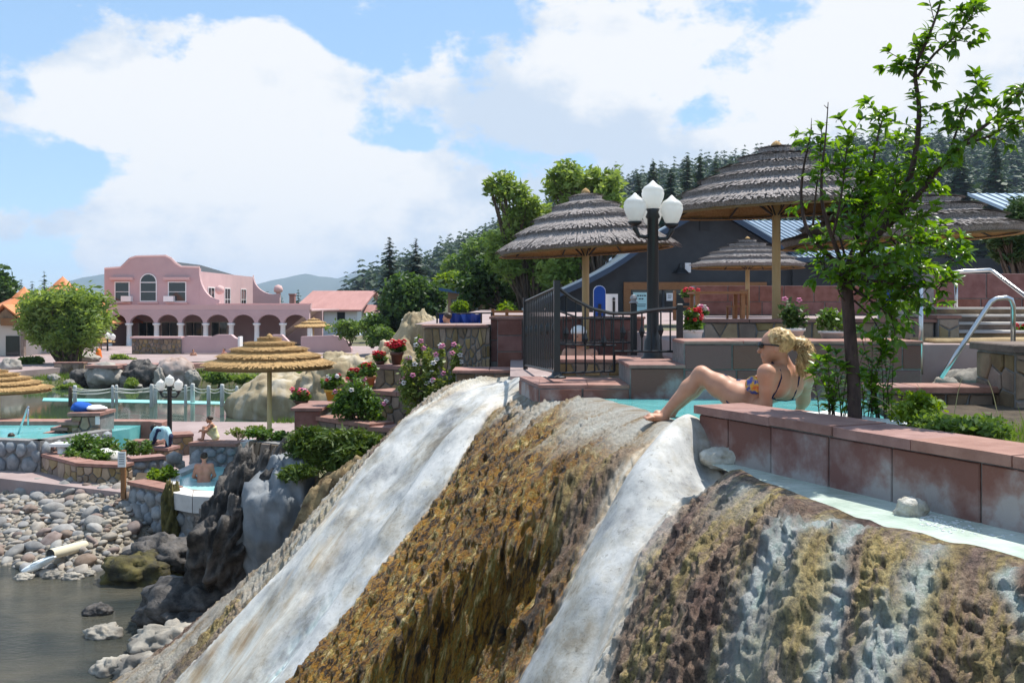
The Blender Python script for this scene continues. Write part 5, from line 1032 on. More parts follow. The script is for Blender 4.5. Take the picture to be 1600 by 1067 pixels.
o = MB().prism([(bx_(140, 45.2), 44.7), (bx_(192, 45.2), 44.6), (bx_(196, 46), 46.2), (bx_(146, 46), 46.3)], bz_(574, 45.2)-.02, bz_(571, 45.2)+.03).build('flat_slab', m_redcop); tag(o, 'flat pinkish slab topping the large pale boulder', 'slab')
o = MB().prism([(bx_(196, 46), 45.4), (bx_(300, 46), 46.4), (bx_(330, 47), 47.5), (bx_(210, 47), 47.3)], bz_(573, 46)-.1, bz_(570, 46)+.02).build('flat_slab', m_redcop); tag(o, 'pinkish ledge above the small waterfall', 'slab')
for i, (px, py, d, rx, rz, m_, lb) in enumerate([(45, 566, 50, 26, 9, m_lmid, 'clipped hedge before the cream pavilion'), (190, 562, 54, 20, 6, m_lwil, 'grassy tuft row below the court wall'), (340, 590, 44.8, 28, 10, m_lmid, 'green bank plants right of the pink boulder'), (385, 592, 44.8, 24, 9, m_lwil, 'yellow green bank plants behind the umbrella'), (205, 600, 44.2, 10, 8, m_lwil, 'tall grass tuft beside the waterfall rock'), (110, 606, 44, 16, 7, m_lwil, 'reedy tuft at the pond edge by the brown post')]):
    leafy('bank_shrub', (P(px, py+rz, d).x, d, P(px, py+rz, d).z-.1), [ball(px, py, d, rx, rz, rz*1.5)], lb, m_, n=1600, size=.11, seed=140+i, cat='shrub', trunk_r=.03, elong=2.6)
# travertine domes behind the umbrella
def trav(name, px, py, d, rx, rz, seed, label, amp=.16, freq=2.2):
    c = P(px, py, d); o = boulder(name, c, (rx/F*d, rx/F*d*.9, rz/F*d), seed, m_trav, amp=amp*2.0, freq=freq, res=110, zs=.38); tag(o, label, 'rock'); return o
trav('travertine_dome', 662, 585, 34, 54, 98, 1, 'tall pale travertine knob above the terrace flowers', .10)
trav('travertine_dome', 615, 612, 33, 72, 72, 2, 'broad tan travertine mound left of the tall knob')
trav('travertine_dome', 540, 622, 33, 90, 64, 3, 'low orange stained travertine mound behind the golden umbrella')
trav('travertine_dome', 460, 640, 34, 92, 62, 4, 'white streaked travertine apron reaching the pond', .12)
trav('travertine_dome', 590, 640, 29, 60, 66, 6, 'rough grey travertine hump above the flower pots')
# ================================================================ lower terrace on the left
LZ = -2.62
o = MB().prism([(G(0, 742, LZ).x-8, 19.2), (G(0, 748, LZ).x, G(0, 748, LZ).y), (G(190, 770, LZ).x, G(190, 770, LZ).y), (-5.9, 17.6), (-5.9, 21.2), (-3, 24), (-3, 28.6), (-15, 29.3), (-19, 31), (-22, 36), (-26, 36), (-26, 20)], LZ-.25, LZ+.012).build('terrace_path', m_path); tag(o, kind='structure')
o = MB().prism([(-30, 44), (-26, 38), (-22.5, 39.5), (-22, 45), (-21, 48), (-17, 52), (-8, 55), (-8, 71.5), (-34, 71.5)], LZ-.2, LZ+.42).build('court_path', m_path); tag(o, kind='structure')
def stone_wall(name, label, A, B, z0, z1, th, n, seed, mat, cop=True, copt=.06, cat='wall', stones=True, over=.04, cj=.7, back=False, ends=True):
    A = Vector((A[0], A[1], 0)); B = Vector((B[0], B[1], 0)); u = (B-A).normalized(); nb = Vector((-u.y, u.x, 0))
    t = thing(name, label, cat, (A.x, A.y, z0)); zc_ = z1-(copt if cop else 0)
    q = [A, B, B+nb*th, A+nb*th]; MB().prism([(p.x, p.y) for p in q], z0, zc_-.003).build('core', m_mortar, t)
    if stones:
        flagstones(t, A, B, z0, zc_-.005, n, seed, mat, depth=.03, gap=.014)
        if ends: k = max(2, int(n*th/(B-A).length)); flagstones(t, B, B+nb*th, z0, zc_-.005, k, seed+1, mat, depth=.03, gap=.014); flagstones(t, A+nb*th, A, z0, zc_-.005, k, seed+2, mat, depth=.03, gap=.014)
    if cop:
        Ln = (B-A).length; m = max(1, round(Ln/cj))
        for i in range(m):
            a, b = A+u*(Ln*i/m+.004), A+u*(Ln*(i+1)/m-.004)
            if i == 0: a = a-u*over
            if i == m-1: b = b+u*over
            q = [a-nb*over, b-nb*over, b+nb*(th+over), a+nb*(th+over)]; MB().prism([(p.x, p.y) for p in q], zc_, z1+random.uniform(-.004, .004)).build('coping_stone', m_redcop, t)
    return t
def cob_wall(name, label, A, B, z0, z1, th, r, seed, mat=None, cop=True, group=None, copm=None):
    """wall of rounded cobbles set in mortar"""
    A = Vector((A[0], A[1], 0)); B = Vector((B[0], B[1], 0)); u = (B-A).normalized(); nb = Vector((-u.y, u.x, 0)); Ln = (B-A).length
    t = thing(name, label, 'wall', (A.x, A.y, z0)); q = [A, B, B+nb*th, A+nb*th]; zc_ = z1-.06*cop; MB().prism([(p.x, p.y) for p in q], z0, zc_-.003).build('core', m_mortar, t)
    q_ = np.random.default_rng(seed)
    for c in voronoi(Ln, zc_-z0, max(6, int(Ln*(zc_-z0)/(r*r*3.0))), seed):
        c = np.array(c); m = c.mean(0); w_ = (c[:, 0].max()-c[:, 0].min())/2; h_ = (c[:, 1].max()-c[:, 1].min())/2; p = A+u*float(m[0])
        link('cobble', blob_set[mat or m_cobwall][int(q_.integers(6))], t, Vector((p.x, p.y, z0+float(m[1])))-wloc(t), (q_.normal(0, .2), q_.normal(0, .25), math.atan2(u.y, u.x)), (w_*.90, .05+.3*min(w_, h_), h_*.90))
    if cop:
        m = max(1, round(Ln/.7))
        for i in range(m): a, b = A+u*(Ln*i/m+.004), A+u*(Ln*(i+1)/m-.004); q = [a-nb*.06, b-nb*.06, b+nb*(th+.05), a+nb*(th+.05)]; MB().prism([(p.x, p.y) for p in q], zc_, z1+random.uniform(-.004, .004)).build('coping_stone', copm or m_redcop, t)
    return t
blob_set = {m: [blobmesh(m, 200+i, 1, .10) for i in range(6)] for m in (m_cobwall, m_cobble)}
def g2(px, py, z): v = G(px, py, z); return (v.x, v.y)
# planted bed by the path
stone_wall('bank_wall', 'dark red low wall beside the willow trunk', (bx_(82, 47), 47.2), (bx_(130, 47), 47), -2.7, bz_(566, 47), .3, 8, 131, m_flagdark)
stone_wall('bed_wall', 'curving tan stone wall with pink coping round the planted bed by the path', g2(62, 736, LZ), g2(120, 753, LZ), LZ-.1, -2.24, .3, 14, 51, m_flag)
stone_wall('bed_wall', 'right stretch of the stone bed wall, ending at the sign post', g2(121, 753.5, LZ), g2(190, 757, LZ), LZ-.1, -2.24, .3, 14, 54, m_flag)
stone_wall('bed_wall', 'left end of the planted bed wall running back toward the round pool', (g2(62, 736, LZ)[0]-.25, g2(62, 736, LZ)[1]+1.4), g2(61, 736, LZ), LZ-.1, -2.12, .25, 8, 57, m_flag)
o = MB().prism([g2(64, 733, LZ), g2(120, 749, LZ), g2(190, 753, LZ), g2(185, 715, LZ), g2(90, 700, LZ)], LZ, -2.32).build('planting_bed', m_soil); tag(o, kind='structure')
stone_wall('low_wall', 'low dark wall with pale top along the back of the planted bed', g2(150, 706, LZ), g2(245, 708, LZ), LZ-.1, -2.34, .3, 9, 60, m_flagdark)
o = boulder('white_rock', G(168, 722, -2.4)+Vector((0, 0, .08)), (.32, .25, .2), 140, M('white rock', (.55,.53,.49), (.75,.73,.69), scale=3, rough=.85, bump=.5)); tag(o, 'white rock lying in the planted bed', 'rock')
pd = thing('pedestal', 'short white pedestal with a square top at the left of the planted bed', 'pedestal', G(98, 724, -2.45)); b = G(98, 724, -2.45); MB().tube([b, b+Vector((0, 0, .36))], .10, 12).build('shaft', m_white, pd, True); MB().cbox((b.x, b.y, b.z+.39), (.42, .3, .06)).build('top', m_white, pd)
# round pool wall at the left edge
cob_wall('round_pool_wall', 'grey cobble wall of the round pool at the left edge', (G(-40, 738, LZ).x, 20.6), g2(62, 738, LZ), LZ-.1, -1.98, .3, .17, 61, cop=False)
cob_wall('round_pool_wall', 'right end of the round pool cobble wall under the stepped slabs', g2(62.5, 738, LZ), (-8.9, 22.15), LZ-.1, -1.98, .3, .17, 62, cop=False)
MB_ = MB().prism([(-12.5, 20.7), (g2(60, 738, LZ)[0], g2(60, 738, LZ)[1]+.2), (-9.15, 22.2), (-8.8, 22.9), (-8.8, 23.7), (-12.5, 23.7)], LZ, -2.06); o = MB_.build('round_pool_water', m_pool); tag(o, kind='structure')
rc = MB().prism([(-12.5, 23.6), (-8.6, 23.6), (-8.2, 23.3), (-8.2, 24.0), (-12.5, 24.2)], LZ, -1.97).build('stone_kerb', m_redcop); tag(rc, 'pale rim along the far side of the round pool', 'kerb')
# stepped stone wall by the round pool
sp = thing('stepped_wall', 'tan stone wall with four stepped pink slabs beside the round pool', 'wall', (-8.6, 22.4, LZ))
for i, (x0, x1, yt) in enumerate([(72, 94, 672), (84, 106, 664), (94, 124, 655), (110, 157, 641)]):
    d = 22.2; MB().box(bx_(x0, d)+.02, bx_(x1, d) if i == 3 else bx_(x1, d), d, d+.75, LZ, bz_(yt+3, d)-.07-.001*i).build('core', m_mortar, sp)
    if i > 1: flagstones(sp, (bx_(x0+2, d), d), (bx_(x1, d), d), bz_(692, d), bz_(yt+9, d), 10 if i == 3 else 5, 70+i, m_flag, depth=.035, gap=.02)
    MB().cbox(((bx_(x0, d)+bx_(x1, d))/2, d+.35, bz_(yt+3, d)-.04), (bx_(x1, d)-bx_(x0, d)+.06, .9, .07)).build('coping_stone', m_redcop, sp)
MB().cbox((bx_(151, 22.1), 22.15, bz_(655, 22.1)), (.1, .012, .25)).build('notice', m_white, sp)
tl = thing('towel', 'rumpled blue and white towel on the top slab of the stepped wall', 'towel', (bx_(130, 22.4), 22.5, bz_(640, 22.4))); c = Vector((bx_(130, 22.4), 22.5, bz_(640, 22.4)))
boulder('fold', c+Vector((-.08, 0, .05)), (.25, .2, .12), 150, M('blue towel', (.02,.10,.42), rough=.95), tl, amp=.3); boulder('fold', c+Vector((.2, .05, .02)), (.26, .2, .07), 151, m_white, tl, amp=.3)
handrail('handrail', 'white handrail rising from the round pool', [P(24, 690, 22), P(42, 640, 22), P(45, 635, 22)], [(P(44, 637, 22.3), P(44, 664, 22.3))], .022)
# sign post
sg = thing('sign_post', 'white notice board on a dark brown post beside the path', 'sign', G(193, 776, LZ)); b = G(193, 776, LZ); MB().cbox((b.x, b.y, b.z+.40), (.075, .075, .86)).build('post', m_wood, sg); nb_ = MB().cbox((b.x-.01, b.y-.05, bz_(717, b.y)), (.14, .02, .27)).build('notice_board', m_white, sg)
for i in range(5): MB().cbox((b.x-.01, b.y-.063, bz_(709+i*3.6, b.y)), (.09, .003, .010)).build('print_line', m_ink, nb_)
# middle planter, cobble walls and the square pool
cob_wall('planter_wall', 'cobble planter wall with pink coping left of the square pool', g2(203, 753, -2.38), g2(262, 765, -2.38), -3.5, -2.36, .25, .14, 71)
o = MB().prism([g2(206, 751, -2.38), g2(262, 762, -2.38), g2(276, 734, -2.38), g2(215, 728, -2.38)], -3.2, -2.5).build('planter_soil', m_soil); tag(o, kind='structure')
cob_wall('step_wall', 'short cobble wall with pink coping behind the small green planter', g2(204, 729, -2.38), g2(258, 724, -2.38), LZ, -2.22, .25, .12, 72)
for i, (px, py, r_) in enumerate([(272, 716, .17), (264, 726, .13), (281, 725, .12), (259, 738, .10)]):
    c = P(px, py, 19.4+.1*i); o = link('round_stone', blob_set[m_cobble][i], None, c, (0, 0, i), (r_, r_*.9, r_*.85)); tag(o, ['largest round grey stone stacked by the square pool', 'smaller round stone left of the largest one', 'round stone right below the largest one', 'small dark stone beside the planter leaves'][i], 'stone')
pool_poly = [g2(262, 767, -2.4), g2(300, 774, -2.4), g2(392, 779, -2.4), (-4.0, 16.6), (-4.0, 20.9), g2(330, 714, -2.4), g2(276, 734, -2.4)]
o = MB().prism(pool_poly, -3.9, -2.66).build('pool_basin', m_mortar); tag(o, kind='structure')
o = MB().add([(p[0], p[1], -2.45) for p in pool_poly], [tuple(range(7))]).build('square_pool_water', M('aqua pool water', (.28,.60,.60), (.42,.72,.70), scale=3, rough=.06, bump=.3, bscale=7)); tag(o, kind='structure')
m_palecop = M('pale coping', (.50,.47,.44), (.62,.59,.56), scale=4, rough=.7, bump=.2)
cp = thing('pool_coping', 'flat pale coping slabs round the square pool', 'coping', (-5.4, 17, -2.5))
for q in ([g2(261, 768, -2.38), g2(300, 775, -2.38), g2(302, 766, -2.38), g2(280, 758, -2.38), g2(281, 742, -2.38), g2(263, 745, -2.38)], [g2(301, 775, -2.38), g2(392, 780, -2.38), g2(392, 769, -2.38), g2(303, 766, -2.38)], [g2(276, 735, -2.38), g2(283, 739, -2.38), g2(330, 719, -2.38), g2(327, 712, -2.38)], [g2(331, 719, -2.38), g2(392, 723, -2.38), g2(392, 716, -2.38), g2(328, 712, -2.38)]): MB().prism(q, -2.66, -2.38).build('slab', m_palecop, cp)
cob_wall('pool_retaining_wall', 'tall blue grey cobble retaining wall below the square pool', (g2(276, 770, -2.4)[0], g2(276, 770, -2.4)[1]), (-4.25, 16.30), -3.95, -2.67, .3, .115, 73, cop=False)
o = MB().prism([(-5.95, 17.0), (-4.2, 16.25), (-4.2, 16.62), (-5.95, 17.4)], -2.66, -2.39).build('pool_edge', m_flagdark); tag(o, 'dark slab edge crowning the cobble retaining wall', 'kerb')
mo_ = boulder('mossy_spout', P(268, 826, 16.95), (.17, .22, .72), 160, M('moss streak', (.045,.04,.015), (.13,.11,.03), scale=9, rough=.8, bump=.8), amp=.45, freq=2.6, res=48); tag(mo_, 'mossy brown column where the pool spills over', 'rock')
cob_wall('bench_wall', 'cobble wall with pink coping behind the square pool', g2(296, 722, -2.38), g2(371, 724, -2.38), -2.6, -1.98, .4, .15, 74)
o = MB().box(bx_(372, 20.2), bx_(389, 20.2), 20.05, 20.6, -2.6, -1.98).build('end_block', m_palecop); tag(o, 'pale rendered end block of the cobble bench wall', 'wall')
stone_wall('seat_wall', 'short dark stone seat wall with pink slabs by the towel draped person', g2(268, 706, LZ+.1), g2(300, 704, LZ+.1), LZ, -2.13, .5, 6, 76, m_flagdark)
stone_wall('seat_wall', 'low stone seat wall under the towel draped person', g2(236, 716, LZ+.1), g2(262, 717, LZ+.1), LZ, -2.28, .4, 5, 78, m_flagdark)
lamp_post(265, 22.5, 585, 700, .105, 'black lamp post with three white globes before the pond', [(-.2, 0, 592), (.2, 0, 592)], rp=.055)
lamp_post(15, 48, 560, 600, .15, 'twin globe lamp on the left bank by the pale boulder', [(.3, 0, 563)], rp=.05)
lamp_post(168, 64, 519, 560, .17, 'small globe lamp left of the pink arcade', [(.35, 0, 521)], rp=.06)
lamp_post(630, 56, 497, 535, .10, 'slim street lamp beside the round dark tree', [], rp=.05)
op = thing('orange_float', 'bright orange rescue float stand on the far terrace', 'float', P(154, 566, 56)); b = P(154, 566, 56); MB().lathe(b, [(.22, 0), (.24, .1), (.17, .45), (.14, .66), (.10, .75), (.02, .78)], 10).build('float', M('orange float', (.75,.17,.02), rough=.5), op, True); MB().tube([b+Vector((0, .1, 0)), b+Vector((0, .1, .9))], .03, 6).build('stand', m_wood, op)
# ================================================================ river bank of loose cobbles
m_cobs = [M('cobble tone %d' % i, c1, c2, scale=7, rough=.8, bump=.25, bscale=50, rand=.22) for i, (c1, c2) in enumerate([((.17,.165,.16), (.28,.27,.26)), ((.26,.22,.18), (.37,.33,.28)), ((.16,.11,.085), (.25,.19,.16)), ((.21,.20,.19), (.33,.315,.29))])]
bk = MB(); q = np.random.default_rng(9)
bankx = np.linspace(-13, -4.4, 46); banky = np.linspace(13.6, 20.5, 40); X, Y = np.meshgrid(bankx, banky)
bank = obj('river_bank', np.stack([X, Y, ground_h(X, Y)+.012+(fbm(X*5, Y*5, o=3)-.5)*.06], -1).reshape(-1, 3), gridfaces(40, 46), M('bank gravel', (.20,.17,.13), (.36,.32,.26), scale=14, rough=.95, bump=.9, bscale=40), smooth=True); tag(bank, kind='structure')
stone_meshes = [blobmesh(m_cobs[i % 4], 300+i, 2, .16+.02*(i % 6)) for i in range(16)]
def bank_q(x, y): return (x+8.5)*.575+(y-16.6)*.818-3.0*sstep(-6.9, -5.7, x)*sstep(19.5, 16.5, y)
cand = []
for _ in range(5000):
    x, y = q.uniform(-11.6, -5.7), q.uniform(14.2, 20.2); qq = float(bank_q(np.array(x), np.array(y)))
    px = 800+x/y*F; z = float(ground_h(np.array(x), np.array(y))); py = HY+(CZ-z)/y*F
    if not (-.25 < qq < 2.75) or py < 742+(px > 0)*px*.11 or px > 262 or px < -60: continue
    r_ = .055+.13*q.random()**2.2
    if all((x-c[0])**2+(y-c[1])**2 > (.66*(r_+c[3]))**2 for c in cand): cand.append((x, y, z, r_, px, py))
cand.sort(key=lambda c: -c[3]/c[1]); extra = []
for i, (x, y, z, r_, px, py) in enumerate(cand):
    rot = (q.normal(0, .3), q.normal(0, .3), q.random()*6.28); sc = (r_*q.uniform(.9, 1.3), r_*q.uniform(.75, 1.0), r_*q.uniform(.45, .75)); loc = (x, y, z+r_*.30)
    if i < 300: link('stone', stone_meshes[int(q.integers(16))], bank, loc, rot, sc)
    else: extra.append((loc, rot, sc))
def joined_blobs(name, items, mats, parent=None, sub=1):
    base = [blobmesh(mats[0], 400+i, sub, .14) for i in range(5)]; bv = [np.array([tuple(v.co) for v in b.vertices]) for b in base]; bf = [np.array([tuple(p.vertices) for p in b.polygons]) for b in base]
    V = []; Fc = []; n = 0
    for i, (loc, rot, sc) in enumerate(items):
        Mx = np.array((Matrix.Translation(loc) @ Matrix.Rotation(rot[2], 4, 'Z') @ Matrix.Rotation(rot[0], 4, 'X')))
        v = bv[i % 5]*np.array(sc); v = v @ Mx[:3, :3].T+Mx[:3, 3]; V.append(v); Fc.append(bf[i % 5]+n); n += len(v)
    return obj(name, np.concatenate(V), np.concatenate(Fc), mats[0], parent, True)
pebb = []
for _ in range(2600):
    x, y = q.uniform(-11.5, -5.6), q.uniform(14.0, 20.0); qq = float(bank_q(np.array(x), np.array(y)))
    if -.5 < qq < 2.6: r_ = q.uniform(.025, .07); pebb.append(((x, y, float(ground_h(np.array(x), np.array(y)))+r_*.4), (q.normal(0, .4), 0, q.random()*6.28), (r_*1.2, r_, r_*.7)))
o = joined_blobs('pebbles', extra+pebb, [m_cobs[1]], bank); tag(o, kind='stuff')
RKs = [(150, 960, -3.4, .16, 'dark flat stone in the blue shaded water'), (157, 996, -3.4, .20, 'tan rock standing in the shallows'), (82, 903, -3.4, .14, 'rounded tan stone in the line of stones by the pipe'), (35, 905, -3.4, .12, 'pale stone left in the line of stones'), (110, 905, -3.4, .13, 'grey stone right in the line of stones'), (135, 899, -3.4, .11, 'small stone below the bank toe'), (175, 1052, -3.4, .22, 'brown rock low at the bottom edge'), (262, 1020, -3.35, .42, 'large tan boulder at the cascade foot'), (232, 1062, -3.4, .34, 'pale sloping boulder at the bottom edge'), (285, 960, -3.2, .55, 'dark boulder in the shaded hollow'), (210, 905, -3.35, .5, 'mossy dark boulder under the bank'), (250, 880, -3.2, .5, 'dark rock below the cobble retaining wall'), (120, 890, -3.38, .10, 'small pale stone beneath the pipe')]  # dark boulders of the hollow have its shadow put into their colour
m_mossrock = M('mossy rock', (.025,.023,.02), (.12,.10,.03), scale=3, rough=.8, bump=.9, bscale=18)
for i, (px, py, z, r_, lb) in enumerate(RKs):
    c = G(px, py, z); m_ = m_rockdark if 'dark' in lb and 'mossy' not in lb else (m_mossrock if 'mossy' in lb else m_rock); o = boulder('river_rock', c+Vector((0, r_*.4, r_*.1)), (r_*1.15, r_*.9, r_*.6), 170+i, m_, amp=.42, freq=2.2, res=48); tag(o, lb, 'rock')
# dark crag and grey chute between pool wall and cascade
cr = boulder('crag', P(372, 870, 13.6), (.60, .8, 1.30), 190, m_rockdark, amp=.55, freq=2.8, res=130); tag(cr, 'black jagged crag between the square pool and the cascade', 'rock'); cr.rotation_euler = (0, .32, 0)
c2_ = boulder('crag', P(345, 975, 13.2), (.8, .8, .6), 191, m_rockdark, amp=.5, freq=2.4, res=90); tag(c2_, 'low dark rock at the foot of the crag', 'rock')
c3_ = boulder('grey_chute', P(440, 815, 13.2), (.50, .6, .86), 192, M('smooth grey mineral crust', (.13,.145,.16), (.26,.27,.28), scale=2.5, rough=.6, bump=.25), amp=.34, freq=1.5, res=72); tag(c3_, 'smooth grey mineral chute left of the juniper', 'rock')
pi_ = thing('drain_pipe', 'cream drain pipe spilling water from the cobble bank', 'pipe', P(100, 862, 16.9)); a, b = P(132, 852, 16.3), P(78, 866, 15.5); MB().tube([a, b], .085, 14, False).build('pipe', M('cream pipe', (.60,.54,.40), rough=.5), pi_, True)
MB().tube([a, b+(a-b)*.02], .075, 12).build('dark_plug', m_black, pi_)  # black plug standing in for the dark inside of the pipe
m_foam = M('white water', (.72,.78,.78), (.86,.88,.88), scale=20, rough=.5, bump=.8, bscale=50)
w_ = boulder('water_jet', P(60, 882, 15.5), (.28, .10, .06), 194, m_foam, amp=.4, res=40); w_.rotation_euler = (0, -.45, 0); tag(w_, 'splash of white water falling from the drain pipe', 'water')
# ================================================================ planted terraces behind the cascade
def lv(py, d): return bz_(py, d)
stone_wall('terrace_tier', 'lowest terrace wall with pink coping above the juniper', (bx_(498, 14.6), 14.6), (bx_(578, 13.7), 13.7), lv(705, 14), lv(655, 14.2), .35, 10, 81, m_flagdark)
stone_wall('terrace_tier', 'right stretch of the lowest terrace wall, meeting the cascade', (bx_(580, 13.68), 13.68), (bx_(654, 13.4), 13.4), lv(705, 13.6), lv(669, 13.5), .35, 10, 82, m_flagdark)
rb = thing('red_block', 'square red slab block with pale top left of the rose bush', 'wall', P(480, 668, 14.6)); d = 14.6; MB().box(bx_(460, d), bx_(500, d), d, d+1.0, lv(690, d), lv(638, d)-.03).build('core', m_mortar, rb); panels(rb, (bx_(460, d), d), (bx_(500, d), d), [(lv(672, d), lv(639, d)-.03)], [0, (500-460)/F*d], m_redslab); MB().cbox((bx_(480, d), d+.5, lv(638, d)-.01), (.46, 1.12, .04)).build('cap', m_redcop, rb)
stone_wall('terrace_tier', 'middle terrace wall with pink coping behind the rose bush', (bx_(585, 15.0), 15.0), (bx_(662, 14.3), 14.3), lv(665, 14.6), lv(613, 14.6), .35, 12, 84, m_flagdark)
stone_wall('terrace_tier', 'upper terrace wall of brown stone under the red geraniums', (bx_(588, 16.2), 16.2), (bx_(640, 15.8), 15.8), lv(640, 16), lv(571, 16), .35, 12, 86, m_flagdark)
stone_wall('terrace_tier', 'terrace wall with pink top left of the upper geranium pot', (bx_(530, 16.4), 16.4), (bx_(588, 16.3), 16.3), lv(650, 16.3), lv(598, 16.3), .4, 9, 88, m_flagdark)
m_limed = M('limed block', (.40,.37,.33), (.55,.52,.47), scale=5, rough=.85, bump=.5)
for i, (x0, x1, yt, d) in enumerate([(678, 712, 612, 13.6), (657, 682, 632, 13.3), (612, 662, 675, 12.9)]):
    o = thing('step_block', ['uppermost lime crusted step block beside the cascade', 'middle lime crusted step block beside the cascade', 'lowest lime crusted step block beside the cascade'][i], 'block', P((x0+x1)/2, yt+40, d)); MB().box(bx_(x0, d), bx_(x1, d), d, d+.5, lv(yt+60, d), lv(yt+4, d)-.03).build('core', m_mortar, o); flagstones(o, (bx_(x0, d), d), (bx_(x1, d), d), lv(yt+45, d), lv(yt+4, d)-.035, 4, 90+i, m_limed); MB().cbox((bx_((x0+x1)/2, d), d+.22, lv(yt+3, d)-.015), ((x1-x0)/F*d+.06, .56, .05)).build('cap', m_redcop if i < 2 else m_limed, o)
stone_wall('retaining_wall', 'tan stone retaining wall left of the juniper', (bx_(384, 14.4), 14.6), (bx_(462, 13.9), 14.0), -2.6, lv(692, 14.3), .4, 14, 95, m_flag, cop=False)
# ================================================================ people
m_skin = M('tanned skin', (.47,.235,.15), (.54,.285,.185), scale=9, rough=.5, spec=.35, sub=.12)  # tan is the skin's own colour
m_skinred = M('sunburnt skin', (.55,.24,.155), (.60,.28,.19), scale=9, rough=.5, spec=.35, sub=.1)
m_blond = M('blonde hair', (.30,.17,.055), (.68,.48,.22), scale=50, rough=.45, spec=.5, stretch=(1,1,.4))
m_dhair = M('dark hair', (.025,.016,.012), (.06,.038,.025), scale=40, rough=.5)
m_navy = M('navy cloth', (.012,.018,.06), rough=.8)
m_multi = M('multicolour swim cloth', (.62,.10,.04), (.06,.09,.35), c3=(.70,.42,.06), scale=16, rough=.8, contrast=(.40,.60))
def np3(v): return np.array([v[0], v[1], v[2]], float)
def body(S, J, s=1.0, fingers=True):
    """one continuous figure through the joints J, sizes scaled by s"""
    k = .03*s
    for side in ('l', 'r'):
        S.chain([J[side+'hip'], (np3(J[side+'hip'])+np3(J[side+'knee']))/2, J[side+'knee']], [.088*s, .078*s, .056*s], k)
        kn, an = np3(J[side+'knee']), np3(J[side+'ankle']); S.chain([kn, kn+(an-kn)*.35, an], [.056*s, .055*s, .034*s], k)
        toe = np3(J[side+'toe']); dv = toe-an; S.cone(an+np.array([0, 0, -.01*s]), an+dv*.15+np.array([0, 0, -.035*s]), .036*s, .034*s, .02*s); S.cone(an+dv*.1+np.array([0, 0, -.035*s]), an+dv*.78+np.array([0, 0, -.03*s])*0+dv*0, .033*s, .028*s, .02*s)
        sd = np.cross(dv, [0, 0, 1]); sd /= np.linalg.norm(sd)+1e-9
        if fingers:
            for i in range(5): q0 = an+dv*.74+sd*(i-2)*.017*s; S.cone(q0, q0+dv*(.30-.03*i), .013*s, .010*s, .006*s)
        S.chain([J[side+'sh'], (np3(J[side+'sh'])+np3(J[side+'elbow']))/2, J[side+'elbow']], [.052*s, .046*s, .040*s], .014*s); el, wr = np3(J[side+'elbow']), np3(J[side+'wrist']); S.chain([el, el+(wr-el)*.3, wr], [.040*s, .040*s, .026*s], k)
        fw = (wr-el)/(np.linalg.norm(wr-el)+1e-9); pal = wr+fw*.05*s; up = np.array([0, 0, 1.]); sd = np.cross(fw, up); sd /= np.linalg.norm(sd)+1e-9
        S.cone(wr, pal+sd*.012*s, .026*s, .026*s, .015*s); S.cone(wr, pal-sd*.018*s, .024*s, .024*s, .015*s)
        if fingers:
            for i, ln in enumerate((.062, .072, .068, .052)): q0 = pal+fw*.02*s+sd*(.027-.018*i)*s; q1 = q0+fw*ln*.55*s+up*-.004*s; S.chain([q0, q1, q1+fw*ln*.4*s-up*.016*s], [.0095*s, .009*s, .008*s], .005*s)
            S.chain([wr+fw*.02*s+sd*.02*s, wr+fw*.05*s+sd*.048*s, wr+fw*.08*s+sd*.055*s], [.012*s, .010*s, .0085*s], .006*s)
    pe, ch = np3(J['pelvis']), np3(J['chest']); lh, rh = np3(J['lhip']), np3(J['rhip']); ls, rs = np3(J['lsh']), np3(J['rsh'])
    hv = (rh-lh); hv /= np.linalg.norm(hv)+1e-9; sv = (rs-ls); sv /= np.linalg.norm(sv)+1e-9; wa = pe+(ch-pe)*.48; wv = hv+sv; wv /= np.linalg.norm(wv)+1e-9
    for e in (-1, 1): S.chain([pe+hv*e*.075*s, wa+wv*e*.055*s, ch+sv*e*.075*s, ch+(np3(J['neck'])-ch)*.45+sv*e*.085*s], [.105*s, .088*s, .100*s, .072*s], .05*s)
    S.cone(ls, rs, .052*s, .052*s, .05*s); S.cone(lh, rh, .09*s, .09*s, .04*s)
    nk, hd = np3(J['neck']), np3(J['head']); S.cone(nk-(hd-nk)*.1, nk+(hd-nk)*.6, .056*s, .050*s, .03*s)
    f_ = np3(J['face']); f_ /= np.linalg.norm(f_); u_ = np.array([0, 0, 1.]); r_ = np.cross(f_, u_); r_ /= np.linalg.norm(r_); u_ = np.cross(r_, f_); Mx = np.stack([r_, f_, u_], 1)
    S.ell(hd+u_*.02*s, (.076*s, .096*s, .098*s), .02*s, Mx); S.cone(hd+f_*.035*s-u_*.03*s, hd+f_*.062*s-u_*.088*s, .058*s, .030*s, .03*s)
    S.cone(hd+f_*.088*s+u_*.01*s, hd+f_*.110*s-u_*.028*s, .008*s, .014*s, .012*s)                                   # nose
    for z_, rr in ((-.052, .011), (-.066, .010)): S.cone(hd+f_*.089*s+u_*z_*s-r_*.018*s, hd+f_*.089*s+u_*z_*s+r_*.018*s, rr*s, rr*s, .008*s)    # lips
    for e in (-1, 1): S.ell(hd+r_*e*.078*s-f_*.005*s-u_*.005*s, (.010*s, .020*s, .032*s), .008*s, Mx)                    # ears
    return Mx
def finish(S, t, mat, name='body'):
    v, f = S.mesh(); return obj(name, v, f, mat, t, True)
